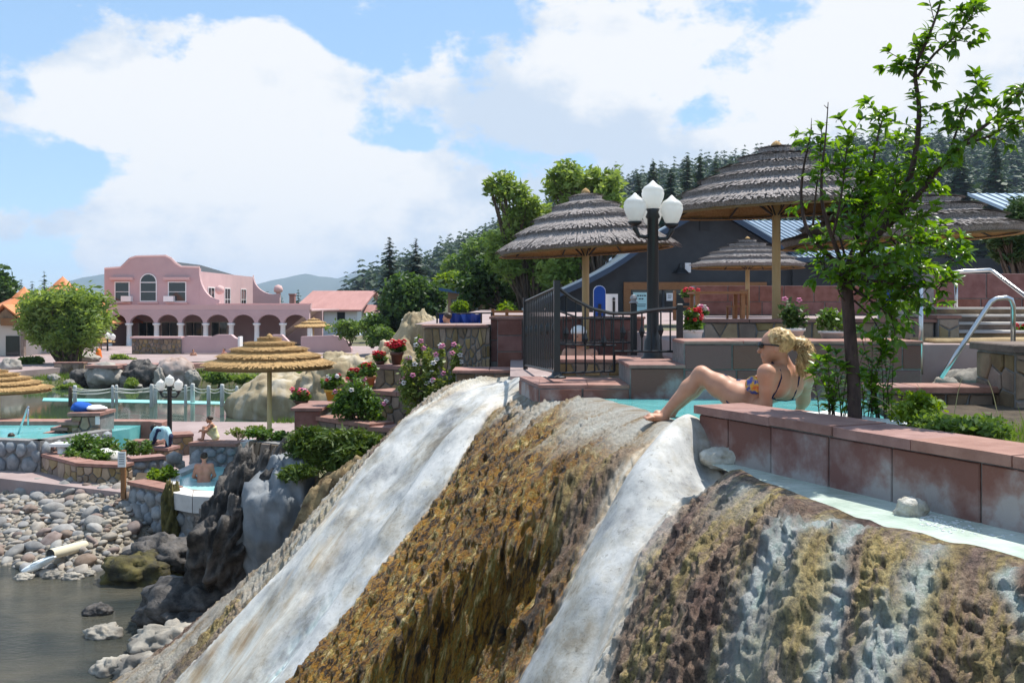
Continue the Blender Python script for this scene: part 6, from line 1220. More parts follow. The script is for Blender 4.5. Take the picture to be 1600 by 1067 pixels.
def eyes(t, J, s, Mx, mat=None):
    hd = np3(J['head']); r_, f_, u_ = Mx[:, 0], Mx[:, 1], Mx[:, 2]
    for e in (-1, 1): c = hd+f_*.088*s+r_*e*.031*s+u_*.012*s; MB().lathe(c, [(.002, -.008*s), (.011*s, 0), (.002, .008*s)], 8).build('eye', mat or m_dhair, t)
def strands(t, name, paths, r, mat):
    mb = MB()
    for p in paths: mb.tube(p, [r*(1 if i < len(p)-1 else .3) for i in range(len(p))], 4, False)
    return mb.build(name, mat, t, True)
# ---- the sunbather
J = dict(lhip=P(1152, 621, 6.80), rhip=P(1166, 618, 7.00), lknee=P(1096, 585, 6.93), rknee=P(1100, 592, 7.20), lankle=P(1040, 645, 6.99), rankle=P(1050, 641, 7.26), ltoe=P(1008, 653.5, 6.93), rtoe=P(1020, 648, 7.24),
         pelvis=P(1164, 620, 6.91), chest=P(1220, 599, 6.76), neck=P(1226, 572, 6.74), head=P(1212, 542, 6.70), lsh=P(1198, 583, 6.58), rsh=P(1259, 589, 6.88), lelbow=P(1196, 632, 6.62), relbow=P(1256, 622, 6.98), lwrist=P(1168, 634, 6.78), rwrist=P(1250, 640, 7.02), face=(-.96, .22, -.02))
wm = thing('person', 'blonde woman in bikini and sunglasses reclining on the pool edge, knee raised', 'person', P(1160, 640, 6.9))
S = SDF((.78, 6.25, -.06), (2.2, 7.5, .72), .0075); Mx = body(S, J, 1.0)
S.ell(P(1180, 601, 6.68), (.062, .055, .058), .03); S.ell(P(1195, 604, 6.90), (.06, .055, .055), .03)
S.ell(np3(P(1172, 624, 6.86)), (.11, .10, .085), .04)
finish(S, wm, m_skin)
vol = S.v; g_ = np.meshgrid(*[S.lo[i]+S.h*np.arange(S.n[i]) for i in range(3)], indexing='ij')
def shell(name, region, mat, off=.005):
    v, f = S.mesh(np.maximum(vol-off, region)); 
    if len(v): obj(name, v, f, mat, wm, True)
def sphere(c, r): return np.sqrt(sum((g_[i]-c[i])**2 for i in range(3)))-r
def hit(px, py, lift=.004):
    d0 = np.array([(px-800)/F, 1, -(py-HY)/F]); o_ = np.array([0, 0, CZ])
    for d in np.arange(6.25, 7.4, .004):
        p = o_+d0*d; i = np.round((p-S.lo)/S.h).astype(int)
        if (i < 0).any() or (i >= S.n).any(): continue
        if vol[tuple(i)] < 0: return p-d0/np.linalg.norm(d0)*lift
    return o_+d0*6.8
shell('bikini_cup', sphere(P(1176, 602, 6.66), .066), m_multi); shell('bikini_cup', sphere(P(1195, 606, 6.95), .055), m_multi)
axis = np3(J['chest'])-np3(J['pelvis']); axis /= np.linalg.norm(axis); pc = np3(J['pelvis'])-axis*.0
sl_ = np.abs(sum((g_[i]-pc[i])*axis[i] for i in range(3))+.03)-.016
shell('bikini_bottom', np.maximum(sl_, sphere(J['pelvis'], .23)), m_navy)
for nm, pts in (('strap', [(1206, 566), (1219, 578), (1221, 590), (1217, 602), (1211, 614), (1206, 622)]), ('strap', [(1249, 577), (1249, 588), (1247, 600), (1243, 613), (1238, 624)]), ('strap', [(1206, 622), (1216, 625), (1228, 626), (1240, 624)])): MB().tube([hit(a, b) for a, b in pts], .0055, 6).build(nm, m_navy, wm, True)
hd = np3(J['head']); r_, f_, u_ = Mx[:, 0], Mx[:, 1], Mx[:, 2]
H = SDF(hd-.25, hd+.25, .008); H.ell(hd+u_*.040-f_*.026, (.089, .098, .092), .02, Mx); knot = hd-f_*.118+u_*.025; H.cone(hd-f_*.06+u_*.03, knot, .07, .035, .03)
tailp = [knot, knot-f_*.055-u_*.01, knot-f_*.085-u_*.065, knot-f_*.075-u_*.14, knot-f_*.05-u_*.19]
H.chain(tailp, [.03, .038, .046, .040, .02], .03); hv_, hf_ = H.mesh(); nz = (fbm(hv_[:,0]*45, hv_[:,1]*45, hv_[:,2]*30, o=3)-.5)*.022; hv_ = hv_+nz[:, None]*(hv_-hd)/np.linalg.norm(hv_-hd, axis=1)[:, None]
hair = obj('hair', hv_, hf_, m_blond, wm, True)
q = np.random.default_rng(3); paths = []
for i in range(260):
    a = q.uniform(-1.9, 1.9); b = q.uniform(-.1, 1.25); d0 = f_*math.cos(a)*math.cos(b)+r_*math.sin(a)*math.cos(b)+u_*math.sin(b); p0 = hd+u_*.04-f_*.026+d0*np.array([.093]*3)
    if (d0@f_) > .75 and (d0@u_) < .35: continue
    md = (p0+knot)/2; md = hd+(md-hd)/np.linalg.norm(md-hd)*.108+q.normal(0, .004, 3); paths.append([p0, (p0+md)/2+(p0-hd)*.06, md, knot+q.normal(0, .014, 3)])
for i in range(520):
    o1 = q.normal(0, 1, 3); o1 /= np.linalg.norm(o1); ph = q.random()*6.28; am = q.uniform(.008, .026); pts = []
    n = 9; L_ = q.uniform(.6, 1.12)
    for j in range(n):
        t_ = j/(n-1)*L_*4; k = min(int(t_), 3); base = tailp[k]+(tailp[k+1]-tailp[k])*(t_-k); rad = np.interp(t_, [0, 1, 2, 3, 4, 4.6], [.02, .045, .058, .055, .04, .03]); pts.append(base+o1*rad*(.75+.4*q.random()*.3)+np.array([math.sin(ph+t_*5), math.cos(ph+t_*4), math.sin(ph+t_*6)])*am)
    paths.append(pts)
strands(wm, 'hair_strands', paths, .0027, m_blond)
MB().lathe(knot-u_*.03, [(.034, .02), (.046, .03), (.034, .042)], 12).build('hair_tie', M('magenta band', (.5,.03,.2), rough=.6), wm, True)
gl = MB().tube([hd+f_*.098+r_*e*.034+u_*.014 for e in (-1.9, -1, 0, 1, 1.9)], [.016, .024, .012, .024, .016], 8).build('sunglasses', M('black glasses', (.008,.008,.01), rough=.12, spec=.6), wm, True)
for e in (-1, 1): MB().tube([hd+f_*.092+r_*e*.066+u_*.02, hd+f_*.03+r_*e*.086+u_*.018, hd-f_*.02+r_*e*.088+u_*.01], .006, 6).build('temple', bpy.data.materials['black glasses'], gl, True)
tw = thing('beach_towel', 'white towel spread on the ledge behind the sunbather', 'towel', P(1280, 634, 6.9)); n = 12
vs = [wp(.20+.72*i/n, .385+.5*j/n, .112+.010*math.sin(i*1.3+j)*math.cos(j*.9)) for j in range(n+1) for i in range(n+1)]; obj('cloth', np.array(vs+[(a, b, c-.012) for a, b, c in vs]), [tuple(x) for x in gridfaces(n+1, n+1)]+[tuple(x+len(vs)) for x in gridfaces(n+1, n+1)[:, ::-1]], m_white, tw)
# ---- smaller figures; s scales a 1.7 m adult to the size seen
def figure(label, joints, s, mat, hairm, extra=None, h=None, hair_scale=1.0, fingers=True, base=None):
    Jn = {k: (Vector(v) if k != 'face' else v) for k, v in joints.items()}; pts = np.array([np3(v) for k, v in Jn.items() if k != 'face']); t = thing('person', label, 'person', base or Jn['pelvis'])
    S_ = SDF(pts.min(0)-.2*s, pts.max(0)+.2*s, h or .014*s); Mx_ = body(S_, Jn, s, fingers); finish(S_, t, mat); eyes(t, Jn, s, Mx_)
    h0 = np3(Jn['head']); a, b, c = Mx_[:, 0], Mx_[:, 1], Mx_[:, 2]; Hs = SDF(h0-.22*s, h0+.22*s, .012*s); Hs.ell(h0+c*.045*s-b*.024*s, np.array([.088, .100, .090])*s*hair_scale, .02*s, Mx_)
    if extra == 'bun': Hs.ell(h0-b*.10*s+c*.03*s, (.05*s,)*3, .02*s)
    if extra == 'long': Hs.cone(h0-b*.06*s, h0-b*.07*s-c*.16*s, .07*s, .05*s, .03*s)
    v, f = Hs.mesh(); v = v+((fbm(v[:,0]*30/s, v[:,1]*30/s, v[:,2]*30/s, o=2)-.5)*.02*s)[:, None]*(v-h0)/np.linalg.norm(v-h0, axis=1)[:, None]; obj('hair', v, f, hairm, t, True)
    return t, Jn, S_
def pose(origin, fwd, s, kind):
    """joint layouts in the body frame: fwd horizontal facing, right = fwd x up"""
    o_ = Vector(origin); f_ = Vector((fwd[0], fwd[1], 0)).normalized(); r_ = f_.cross(Vector((0, 0, 1))); u_ = Vector((0, 0, 1)); 
    def q(r, f, u): return o_+(r_*r+f_*f+u_*u)*s
    if kind == 'wade':      # standing waist deep, hands in front; origin = pelvis
        return dict(lhip=q(-.09,0,-.05), rhip=q(.09,0,-.05), lknee=q(-.10,.05,-.47), rknee=q(.10,.08,-.47), lankle=q(-.10,0,-.87), rankle=q(.10,.02,-.87), ltoe=q(-.11,.17,-.9), rtoe=q(.11,.19,-.9), pelvis=q(0,0,0), chest=q(0,.02,.33), neck=q(0,.03,.52), head=q(0,.06,.66), lsh=q(-.17,.02,.46), rsh=q(.17,.02,.46), lelbow=q(-.25,.06,.20), relbow=q(.25,.06,.20), lwrist=q(-.16,.24,.10), rwrist=q(.16,.24,.10), face=tuple(f_+u_*-.1))
    if kind == 'hug':       # seated, knees drawn up, arms round them
        return dict(lhip=q(-.09,.02,.09), rhip=q(.09,.02,.09), lknee=q(-.09,.36,.44), rknee=q(.09,.38,.42), lankle=q(-.08,.42,.08), rankle=q(.08,.44,.08), ltoe=q(-.08,.58,.04), rtoe=q(.08,.60,.04), pelvis=q(0,0,.12), chest=q(0,.10,.42), neck=q(0,.16,.58), head=q(0,.22,.70), lsh=q(-.17,.14,.53), rsh=q(.17,.14,.53), lelbow=q(-.22,.32,.36), relbow=q(.22,.32,.36), lwrist=q(-.06,.46,.36), rwrist=q(.06,.47,.33), face=tuple(f_+u_*-.15))
    if kind == 'bend':      # standing, bent forward from the hips, arms hanging
        return dict(lhip=q(-.09,0,.86), rhip=q(.09,0,.86), lknee=q(-.10,.06,.47), rknee=q(.10,.02,.47), lankle=q(-.10,0,.09), rankle=q(.10,-.05,.09), ltoe=q(-.11,.16,.04), rtoe=q(.11,.11,.04), pelvis=q(0,-.02,.90), chest=q(0,.24,1.12), neck=q(0,.40,1.20), head=q(0,.53,1.20), lsh=q(-.18,.34,1.15), rsh=q(.18,.34,1.15), lelbow=q(-.24,.42,.90), relbow=q(.24,.42,.90), lwrist=q(-.16,.52,.70), rwrist=q(.16,.52,.70), face=tuple(f_-u_*.6))
    if kind == 'soak':      # seated low in water, only head and shoulders out; origin = seat
        return dict(lhip=q(-.09,0,.09), rhip=q(.09,0,.09), lknee=q(-.10,.40,.20), rknee=q(.10,.40,.18), lankle=q(-.10,.60,-.15), rankle=q(.10,.62,-.15), ltoe=q(-.1,.76,-.17), rtoe=q(.1,.78,-.17), pelvis=q(0,0,.12), chest=q(0,-.03,.44), neck=q(0,-.02,.62), head=q(0,.01,.76), lsh=q(-.18,-.02,.56), rsh=q(.18,-.02,.56), lelbow=q(-.27,.08,.33), relbow=q(.27,.08,.33), lwrist=q(-.15,.28,.28), rwrist=q(.15,.28,.28), face=tuple(f_))
s = .74; t, Jn, S_ = figure('bare backed man in yellow shorts wading in the square pool', pose(G(312, 758, -2.47)+Vector((0, .25, -.03)), (-.25, 1, 0), s, 'wade'), s, m_skinred, m_dhair)
pv_ = np3(Jn['pelvis']); gg = np.meshgrid(*[S_.lo[i]+S_.h*np.arange(S_.n[i]) for i in range(3)], indexing='ij'); v, f = S_.mesh(np.maximum(S_.v-.012, np.abs(gg[2]-pv_[2]+.10*s)-.16*s)); obj('shorts', v, f, M('yellow shorts', (.75,.36,.02), rough=.8), t, True)
s = .60; bp_ = P(336, 689, 20.45); t, Jn, S_ = figure('seated woman in pale yellow hugging her knees on the cobble bench wall', pose((bp_.x, 20.5, -1.985), (-.9, -.35, 0), s, 'hug'), s, m_skin, m_dhair, 'bun')
pv_ = np3(Jn['pelvis']); gg = np.meshgrid(*[S_.lo[i]+S_.h*np.arange(S_.n[i]) for i in range(3)], indexing='ij'); ax_ = np3(Jn['chest'])-pv_; ax_ /= np.linalg.norm(ax_); al = sum((gg[i]-pv_[i])*ax_[i] for i in range(3)); v, f = S_.mesh(np.maximum(S_.v-.01, np.maximum(np.abs(al-.10*s)-.24*s, np.sqrt(sum((gg[i]-pv_[i]-ax_[i]*.12*s)**2 for i in range(3)))-.30*s))); obj('swimsuit', v, f, M('pale yellow cloth', (.72,.68,.30), (.78,.76,.55), scale=20, rough=.85), t, True)
# towel draped person
s = .62; bp_ = G(252, 712, -2.45); t, Jn, S_ = figure('person bending under a pale blue towel beside the seat wall', pose((bp_.x+.1, bp_.y+.2, -2.62), (-1, -.1, 0), s, 'bend'), s, m_navy, m_dhair)
n = 18; c0 = np3(Jn['chest']); vs = []
for j in range(n+1):
    for i in range(n+1):
        a = (i/n-.5)*2; b = (j/n-.5)*2; x = c0[0]-.02+a*.34*s; y = c0[1]+b*.36*s; drop = max(0, abs(b)-.42)**1.0*.95+max(0, abs(a)-.62)*.85; z = c0[2]+.125*s-drop*s*.75+.012*math.sin(a*9+b*3)*(abs(b)+.2); y2 = c0[1]+np.clip(b, -.55, .55)*.36*s+np.sign(b)*max(0, abs(b)-.55)*.05+.015*math.sin(a*11)*(abs(b) > .5); vs.append((x, y2, z))
vs = np.array(vs); fgrid = gridfaces(n+1, n+1); tw2 = obj('draped_towel', vs, fgrid, M('pale blue towel', (.30,.50,.58), (.40,.60,.66), scale=30, rough=.95, bump=.4), None, True); tag(tw2, 'pale blue towel draped over the bending person', 'towel')
# soakers
def soaker(px, py_head, d, s, fwd, label, mat, hm, extra=None): hp = P(px, py_head, d); return figure(label, pose((hp.x, d, hp.z-.76*s), fwd, s, 'soak'), s, mat, hm, extra, fingers=False)
t, Jn, S_ = soaker(905, 527, 12.3, 1.0, (-.5, -.8), 'bather with pale cap resting in the round bath behind the railing', m_skin, m_dhair); h0 = np3(Jn['head']); MB().lathe(h0+np.array([0, .0, .055]), [(.098, -.01), (.10, .02), (.085, .06), (.05, .085), (.01, .095)], 14).build('cap', m_white, t, True)
soaker(699, 497, 14.9, .62, (-.9, .3), 'bather with dark hair leaning by the blue tarpaulin', m_skin, m_dhair)
soaker(18, 683, 21.6, .75, (.3, 1), 'dark haired head in the round pool by the left umbrella pole', m_skin, m_dhair, 'long')
soaker(62, 676, 22.9, .72, (-.2, -1), 'face of a bather at the far rim of the round pool', m_skinred, m_dhair)
soaker(350, 547, 58, .85, (-.6, -.8), 'tiny sunburnt bather behind the pink scroll wall', m_skinred, m_dhair); soaker(302, 548, 58, .7, (.4, -.8), 'tiny bather beside the dark pool left of the scroll wall', m_skin, m_dhair)
# ================================================================ plants
m_leafg = leafmat('glossy tree leaves', (.065,.15,.018), (.15,.26,.04), .52, .30, 6)
m_leafy = leafmat('yellow leaves', (.42,.40,.04), (.5,.48,.08), .4, .45, 4)
m_barkred = M('dark reddish bark', (.038,.022,.019), (.095,.058,.047), scale=25, rough=.7, bump=.5, stretch=(1,1,.35))
def leafmesh(mat, L_=.075, W_=.032, curl=.012, seed=0):
    """a pointed leaf folded along its midrib, growing along +x"""
    ts = (0, .25, .55, .8, 1.0); ws = (.10, .8, 1.0, .6, 0); v = []; q = np.random.default_rng(seed)
    for t_, w_ in zip(ts, ws):
        z = -curl*4*(t_-.2)**2; v += [(L_*t_, W_/2*w_, z+W_*.16*w_), (L_*t_, 0, z), (L_*t_, -W_/2*w_, z+W_*.16*w_)]
    f = []
    for i in range(4): f += [(3*i, 3*i+1, 3*i+4, 3*i+3), (3*i+1, 3*i+2, 3*i+5, 3*i+4)]
    return rawmesh('leaf', v, f, mat, True)
leaf_m = [leafmesh(m_leafg, .078, .034, .012), leafmesh(m_leafg, .070, .036, .02), leafmesh(m_leafg, .085, .034, .004), leafmesh(m_leafg, .06, .028, .015)]
leaf_v = [np.array([tuple(v.co) for v in m.vertices]) for m in leaf_m]; leaf_f = np.array([tuple(p.vertices) for p in leaf_m[0].polygons])
q = np.random.default_rng(21)
def basis(dirv, roll):
    x = Vector(dirv).normalized(); up = Vector((0, 0, 1)) if abs(x.z) < .95 else Vector((1, 0, 0)); y = up.cross(x).normalized(); z = x.cross(y); return (Matrix((x, y, z)).transposed() @ Matrix.Rotation(roll, 3, 'X'))
def scatter_leaves(t, spots, nobj=300, scale=1.0, name='leaf', restname='small_leaves'):
    """spots: (pos, direction, size); the largest on view become objects, the rest one mesh"""
    spots.sort(key=lambda s_: -s_[2]/s_[0].y); V = []; Fc = []; n = 0; b0 = wloc(t)
    for i, (p, d, sz) in enumerate(spots):
        B = basis(d, q.normal(0, .5)); k = int(q.integers(4))
        if i < nobj: link(name, leaf_m[k], t, p-b0, B.to_euler(), (sz*scale,)*3)
        else: v = leaf_v[k]*sz*scale @ np.array(B).T+np.array(p); V.append(v); Fc.append(leaf_f+n); n += len(v)
    if V: o = obj(restname, np.concatenate(V), np.concatenate(Fc), m_leafg, t, True); tag(o, kind='stuff')
def twig_leaves(pts, spots, step=.035, start=.25, size=1.0, whorl=True, spread=.9):
    pts = [Vector(p) for p in pts]; seg = [(a, b) for a, b in zip(pts[:-1], pts[1:])]; tot = sum((b-a).length for a, b in seg); s_ = tot*start; ph = q.random()*6
    while s_ < tot:
        r_ = s_
        for a, b in seg:
            l = (b-a).length
            if r_ <= l: break
            r_ -= l
        p = a.lerp(b, min(1, r_/max(l, 1e-6))); t_ = (b-a).normalized(); ph += 2.4; si = Vector((math.cos(ph), math.sin(ph), .1)); si = (si-t_*si.dot(t_)).normalized()
        spots.append((p, (si*spread+t_*.55+Vector((0, 0, q.uniform(-.15, .25)))), size*q.uniform(.75, 1.25))); s_ += step*q.uniform(.6, 1.4)
    if whorl:
        for k in range(7): a_ = k*.9; si = Vector((math.cos(a_), math.sin(a_), .2)); spots.append((pts[-1], t_*.8+si*.8, size*q.uniform(.8, 1.25)))
# ---- the young tree in the bed
TB = P(1336, 652, 6.05); tr = thing('young_tree', 'young tree with dark reddish trunk and glossy leaves in the grassy bed', 'tree', (TB.x, TB.y, .0)); Dt = 6.05
def T(px, py, dd=0): return P(px, py, Dt+dd)
MB().tube([(TB.x, TB.y, -.02), T(1334, 600), T(1328, 520), T(1322, 440), T(1320, 418)], [.044, .040, .038, .036, .038], 12).build('trunk', m_barkred, tr, True)
limbs = [  # (points px,py,depth offset, start radius, leaf start fraction or None for bare)
 ([(1320,420,0),(1290,395,.05),(1262,360,.1),(1252,310,.15),(1256,260,.15),(1264,225,.15),(1268,195,.15)], .017, None),
 ([(1318,418,0),(1300,370,-.1),(1285,320,-.12),(1284,270,-.15),(1290,215,-.15),(1294,160,-.15)], .016, None),
 ([(1270,355,.1),(1275,300,.1),(1280,260,.1),(1284,200,.1)], .008, .35), ([(1300,372,-.1),(1310,330,-.2),(1318,280,-.2),(1322,240,-.2),(1330,215,-.2)], .010, .35),
 ([(1322,420,0),(1340,370,.1),(1355,310,.15),(1365,250,.1),(1375,200,.1),(1385,178,.1)], .018, .3),
 ([(1326,420,0),(1370,370,-.1),(1410,310,-.15),(1430,240,-.2),(1436,170,-.2),(1430,110,-.2),(1450,60,-.25),(1468,10,-.25),(1475,-30,-.25)], .024, .22),
 ([(1434,120,-.2),(1460,85,-.2),(1490,60,-.2),(1515,30,-.2),(1525,10,-.2)], .010, .3), ([(1434,100,-.2),(1420,105,-.2),(1405,108,-.25)], .006, .2),
 ([(1380,360,-.1),(1430,310,-.3),(1470,260,-.35),(1510,220,-.4),(1560,180,-.45),(1600,140,-.5),(1640,110,-.5)], .020, .25),
 ([(1500,228,-.4),(1540,215,-.4),(1580,195,-.4),(1620,180,-.4)], .010, .15), ([(1480,250,-.35),(1500,190,-.3),(1520,150,-.3),(1530,140,-.3)], .008, .4),
 ([(1330,424,0),(1380,400,.2),(1430,380,.2),(1470,385,.2),(1505,400,.15)], .014, .25), ([(1380,400,.2),(1420,420,.1),(1460,415,.1),(1500,410,.1)], .010, .2),
 ([(1332,440,0),(1380,440,-.2),(1420,450,-.25),(1450,445,-.3),(1470,455,-.3)], .012, .25), ([(1332,450,0),(1360,470,-.1),(1390,495,-.15),(1400,530,-.15)], .010, .2),
 ([(1400,445,-.2),(1430,470,-.3),(1450,480,-.3)], .008, .1), ([(1322,430,0),(1345,400,-.25),(1370,350,-.3),(1395,300,-.3),(1400,270,-.3)], .013, .25),
 ([(1340,390,0),(1330,340,.2),(1345,290,.2),(1340,250,.2)], .010, .25), ([(1328,440,0),(1300,440,.05),(1285,420,.1),(1280,380,.1)], .008, .5), ([(1326,480,0),(1310,455,-.05),(1312,440,-.05)], .006, .4),
 ([(1360,310,.15),(1390,280,.2),(1420,260,.2),(1440,250,.2)], .009, .2), ([(1410,310,-.15),(1440,300,-.1),(1465,300,-.1)], .008, .1), ([(1350,400,.0),(1370,420,.1),(1400,440,.15)], .008, .1), ([(1360,330,.1),(1385,330,-.2),(1410,345,-.3),(1440,350,-.3)], .008, .1), ([(1345,400,-.2),(1380,380,-.4),(1410,370,-.45),(1440,340,-.45)], .008, .15), ([(1330,430,0),(1360,420,-.3),(1400,410,-.4),(1440,420,-.4)], .008, .2), ([(1345,360,.1),(1370,300,.3),(1400,250,.3),(1405,215,.3)], .008, .2), ([(1320,400,0),(1310,350,.1),(1325,310,.2),(1350,280,.2)], .008, .3), ([(1335,470,0),(1365,500,.1),(1385,540,.1)], .007, .2), ([(1340,440,0),(1390,400,.35),(1430,390,.4),(1470,350,.4)], .009, .2),
 ([(1335,460,0),(1370,440,.2),(1400,470,.25),(1420,500,.25)], .008, .2)]
spots = []
for pts, r0, st in limbs:
    pp = [T(*p) for p in pts]; n = len(pp)
    # smooth the polyline with a Catmull-Rom pass
    fine = []
    for i in range(n-1):
        p0, p1, p2, p3 = pp[max(i-1, 0)], pp[i], pp[i+1], pp[min(i+2, n-1)]
        for k in range(4): u = k/4; fine.append(.5*((2*p1)+(p2-p0)*u+(2*p0-5*p1+4*p2-p3)*u*u+(3*p1-p0-3*p2+p3)*u**3))
    fine.append(pp[-1]); m = len(fine); MB().tube(fine, [max(.0025, r0*(1-.85*i/(m-1))) for i in range(m)], 7).build('branch', m_barkred, tr, True)
    if st is not None:
        twig_leaves(fine, spots, .017, st, 1.0)
        for k in range(int(len(fine)*.8)):
            i0 = int(q.integers(int(m*st*.8), m-1)); a = fine[i0]; dv = Vector((q.normal(0, 1), q.normal(0, .8), q.normal(.4, .6))).normalized()*q.uniform(.06, .16); tw_ = [a, a+dv*.5+Vector((0, 0, .01)), a+dv]
            MB().tube(tw_, [.003, .0025, .002], 4).build('twig', m_barkred, tr); twig_leaves(tw_, spots, .024, .15, .95)
    else:
        for k in range(7): i0 = int(q.integers(m//3, m-1)); a = fine[i0]; dv = Vector((q.normal(0, .6), q.normal(0, .5), q.uniform(.2, 1))).normalized()*q.uniform(.03, .07); MB().tube([a, a+dv], [.003, .0015], 4).build('twig', m_barkred, tr)
scatter_leaves(tr, spots, 300, .86)
# shoots at the trunk foot
def shoot_bush(name, label, stems, size=.8, step=.03, r=.004, nobj=40, mat=None):
    b = Vector(stems[0][0]); t = thing(name, label, 'shrub', b); sp_ = []
    for pts in stems: MB().tube(pts, [r*(1-.7*i/(len(pts)-1)) for i in range(len(pts))], 5).build('stem', m_barkred, t, True); twig_leaves(pts, sp_, step, .12, size)
    scatter_leaves(t, sp_, nobj); return t
def upstem(px, py, d, h, lean=.25):
    a = P(px, py, d); l = Vector((q.normal(0, lean), q.normal(0, lean), 0))*h; return [a, a+l*.3+Vector((0, 0, h*.4)), a+l*.7+Vector((0, 0, h*.75)), a+l+Vector((0, 0, h))]
shoot_bush('leafy_shoots', 'dark leafy shoots left of the young tree trunk', [upstem(1305+q.normal(0, 10), 650, 6.1, q.uniform(.2, .42), .2) for _ in range(14)], .8, .022)
shoot_bush('leafy_shoots', 'tall leafy shoots right of the young tree trunk', [upstem(1368+q.normal(0, 14), 655, 6.15, q.uniform(.2, .55), .15) for _ in range(16)], .8, .024)
# ---- generic bush of small leaves with optional flowers
def flowers(t, pts, r, mats, name='flower'):
    for i, p in enumerate(pts):
        mb = MB(); 
        for k in range(5): a = k*1.257+i; c = Vector(p)+Vector((math.cos(a), q.normal(0, .3), math.sin(a)))*r*.55; mb.lathe(c, [(r*.2, -r*.25), (r*.55, 0), (r*.2, r*.25)], 6)
        mb.build(name, mats[i % len(mats)], t, True)
m_red = M('red petals', (.55,.012,.02), (.7,.03,.05), scale=30, rough=.6); m_pnk = M('pink petals', (.70,.18,.36), (.8,.35,.5), scale=30, rough=.6); m_wpet = M('white petals', (.8,.74,.72), rough=.6); m_org = M('magenta petals', (.75,.03,.18), (.8,.12,.05), scale=30, rough=.6)
m_holly = leafmat('hollyhock leaves', (.10,.155,.03), (.21,.25,.07), .4, .5, 6); m_rose = leafmat('rose leaves', (.055,.12,.02), (.12,.20,.04), .4, .45, 6); m_jun = leafmat('juniper needles', (.05,.095,.015), (.13,.19,.03), .25, .6, 3)
def bush(name, label, base, parts, mat, n, size, seed, cat='shrub', fl=None, stems=10, elong=1.7, clumps=30, spread=.22, flr=.04):
    t = thing(name, label, cat, base); V = []; Fs = []; nv = 0; tot = sum(p[1][0]*p[1][2] for p in parts); b = Vector(base); cen = []
    for i, (c, r) in enumerate(parts): v, f, cc = leaf_cloud(c, r, int(n*r[0]*r[2]/tot), size, seed*31+i, clumps, 0, spread, elong); V.append(v); Fs.append(f+nv); nv += len(v); cen += [Vector(x) for x in cc]
    for k in range(stems): c = cen[(k*5) % len(cen)]; MB().tube([b+Vector((q.normal(0, .05), q.normal(0, .05), -.03)), b.lerp(c, .5)+Vector((0, 0, .05)), c], [.012, .009, .004], 5).build('stem', m_bark, t, True)
    obj('foliage', np.concatenate(V), np.concatenate(Fs), mat, t)
    if fl:
        cnt, mats = fl; P_ = []
        for k in range(cnt): c, r = parts[k % len(parts)]; a = q.random()*6.28; e = q.uniform(.1, 1.2); P_.append(Vector(c)+Vector((math.cos(a)*math.cos(e)*r[0], -abs(math.sin(a))*math.cos(e)*r[1], math.sin(e)*r[2]))*1.0)
        flowers(t, P_, flr, mats)
    return t
bush('hollyhock_bush', 'tall hollyhock bush with pale pink flowers on the upper terrace', P(665, 655, 13.0), [ball(660, 615, 13.0, 38, 38), ball(690, 615, 13.0, 28, 36), ball(640, 590, 13.0, 18, 36), ball(712, 570, 13.0, 9, 36), ball(672, 570, 13.0, 16, 34), ball(655, 548, 13, 6, 22), ball(690, 555, 13, 6, 22)], m_holly, 4200, .04, 41, fl=(26, [m_pnk, m_wpet]), stems=18)
for i, (px, yt) in enumerate([(660, 522), (672, 515), (722, 528), (632, 535), (690, 545)]): pass
bush('rose_bush', 'low rose bush with pale blooms on the lower terrace', P(560, 660, 14.2), [ball(545, 630, 14.2, 28, 28), ball(585, 640, 14.2, 28, 24), ball(560, 612, 14.2, 20, 24)], m_rose, 3000, .04, 42, fl=(6, [m_wpet, m_pnk]), stems=14)
bush('juniper_bush', 'spreading dark green juniper above the grey chute', P(525, 740, 13.3), [ball(500, 690, 13.3, 48, 26), ball(555, 695, 13.3, 48, 24), ball(530, 715, 13.3, 60, 24), ball(470, 700, 13.3, 24, 20)], m_jun, 9000, .030, 43, elong=4.0, stems=16, clumps=44, spread=.2)
bush('juniper_bush', 'small bright juniper spilling over the grey chute', P(460, 752, 12.9), [ball(460, 740, 12.9, 22, 12), ball(478, 736, 12.9, 14, 10)], m_jun, 1800, .028, 44, elong=4.0)
bush('creeping_plants', 'tangle of low plants on the tan retaining wall', P(410, 692, 14.6), [ball(405, 678, 14.6, 26, 9), ball(440, 682, 14.6, 22, 9)], m_rose, 1600, .035, 45)
bush('bed_plants', 'leafy green plants filling the bed by the path', G(140, 724, -2.35), [ball(130, 700, 20.5, 26, 24), ball(165, 700, 21, 22, 22), ball(112, 712, 20, 14, 14), ball(150, 715, 19.8, 30, 12)], m_rose, 4000, .05, 46, stems=12)
bush('bed_plants', 'wispy plants beside the towel draped person', G(215, 708, -2.5), [ball(205, 700, 21, 18, 14), ball(228, 702, 21, 10, 16)], m_rose, 900, .05, 47)
bush('planter_leaves', 'bright broad leaves in the cobble planter', G(245, 752, -2.5), [ball(248, 744, 18.2, 22, 12), ball(265, 738, 18.3, 12, 9)], m_lyel, 700, .07, 48)
bush('poolside_weeds', 'yellow green weeds behind the bench wall', G(370, 690, -2.4), [ball(372, 676, 24, 20, 8), ball(400, 670, 24, 16, 7)], m_holly, 900, .05, 49)
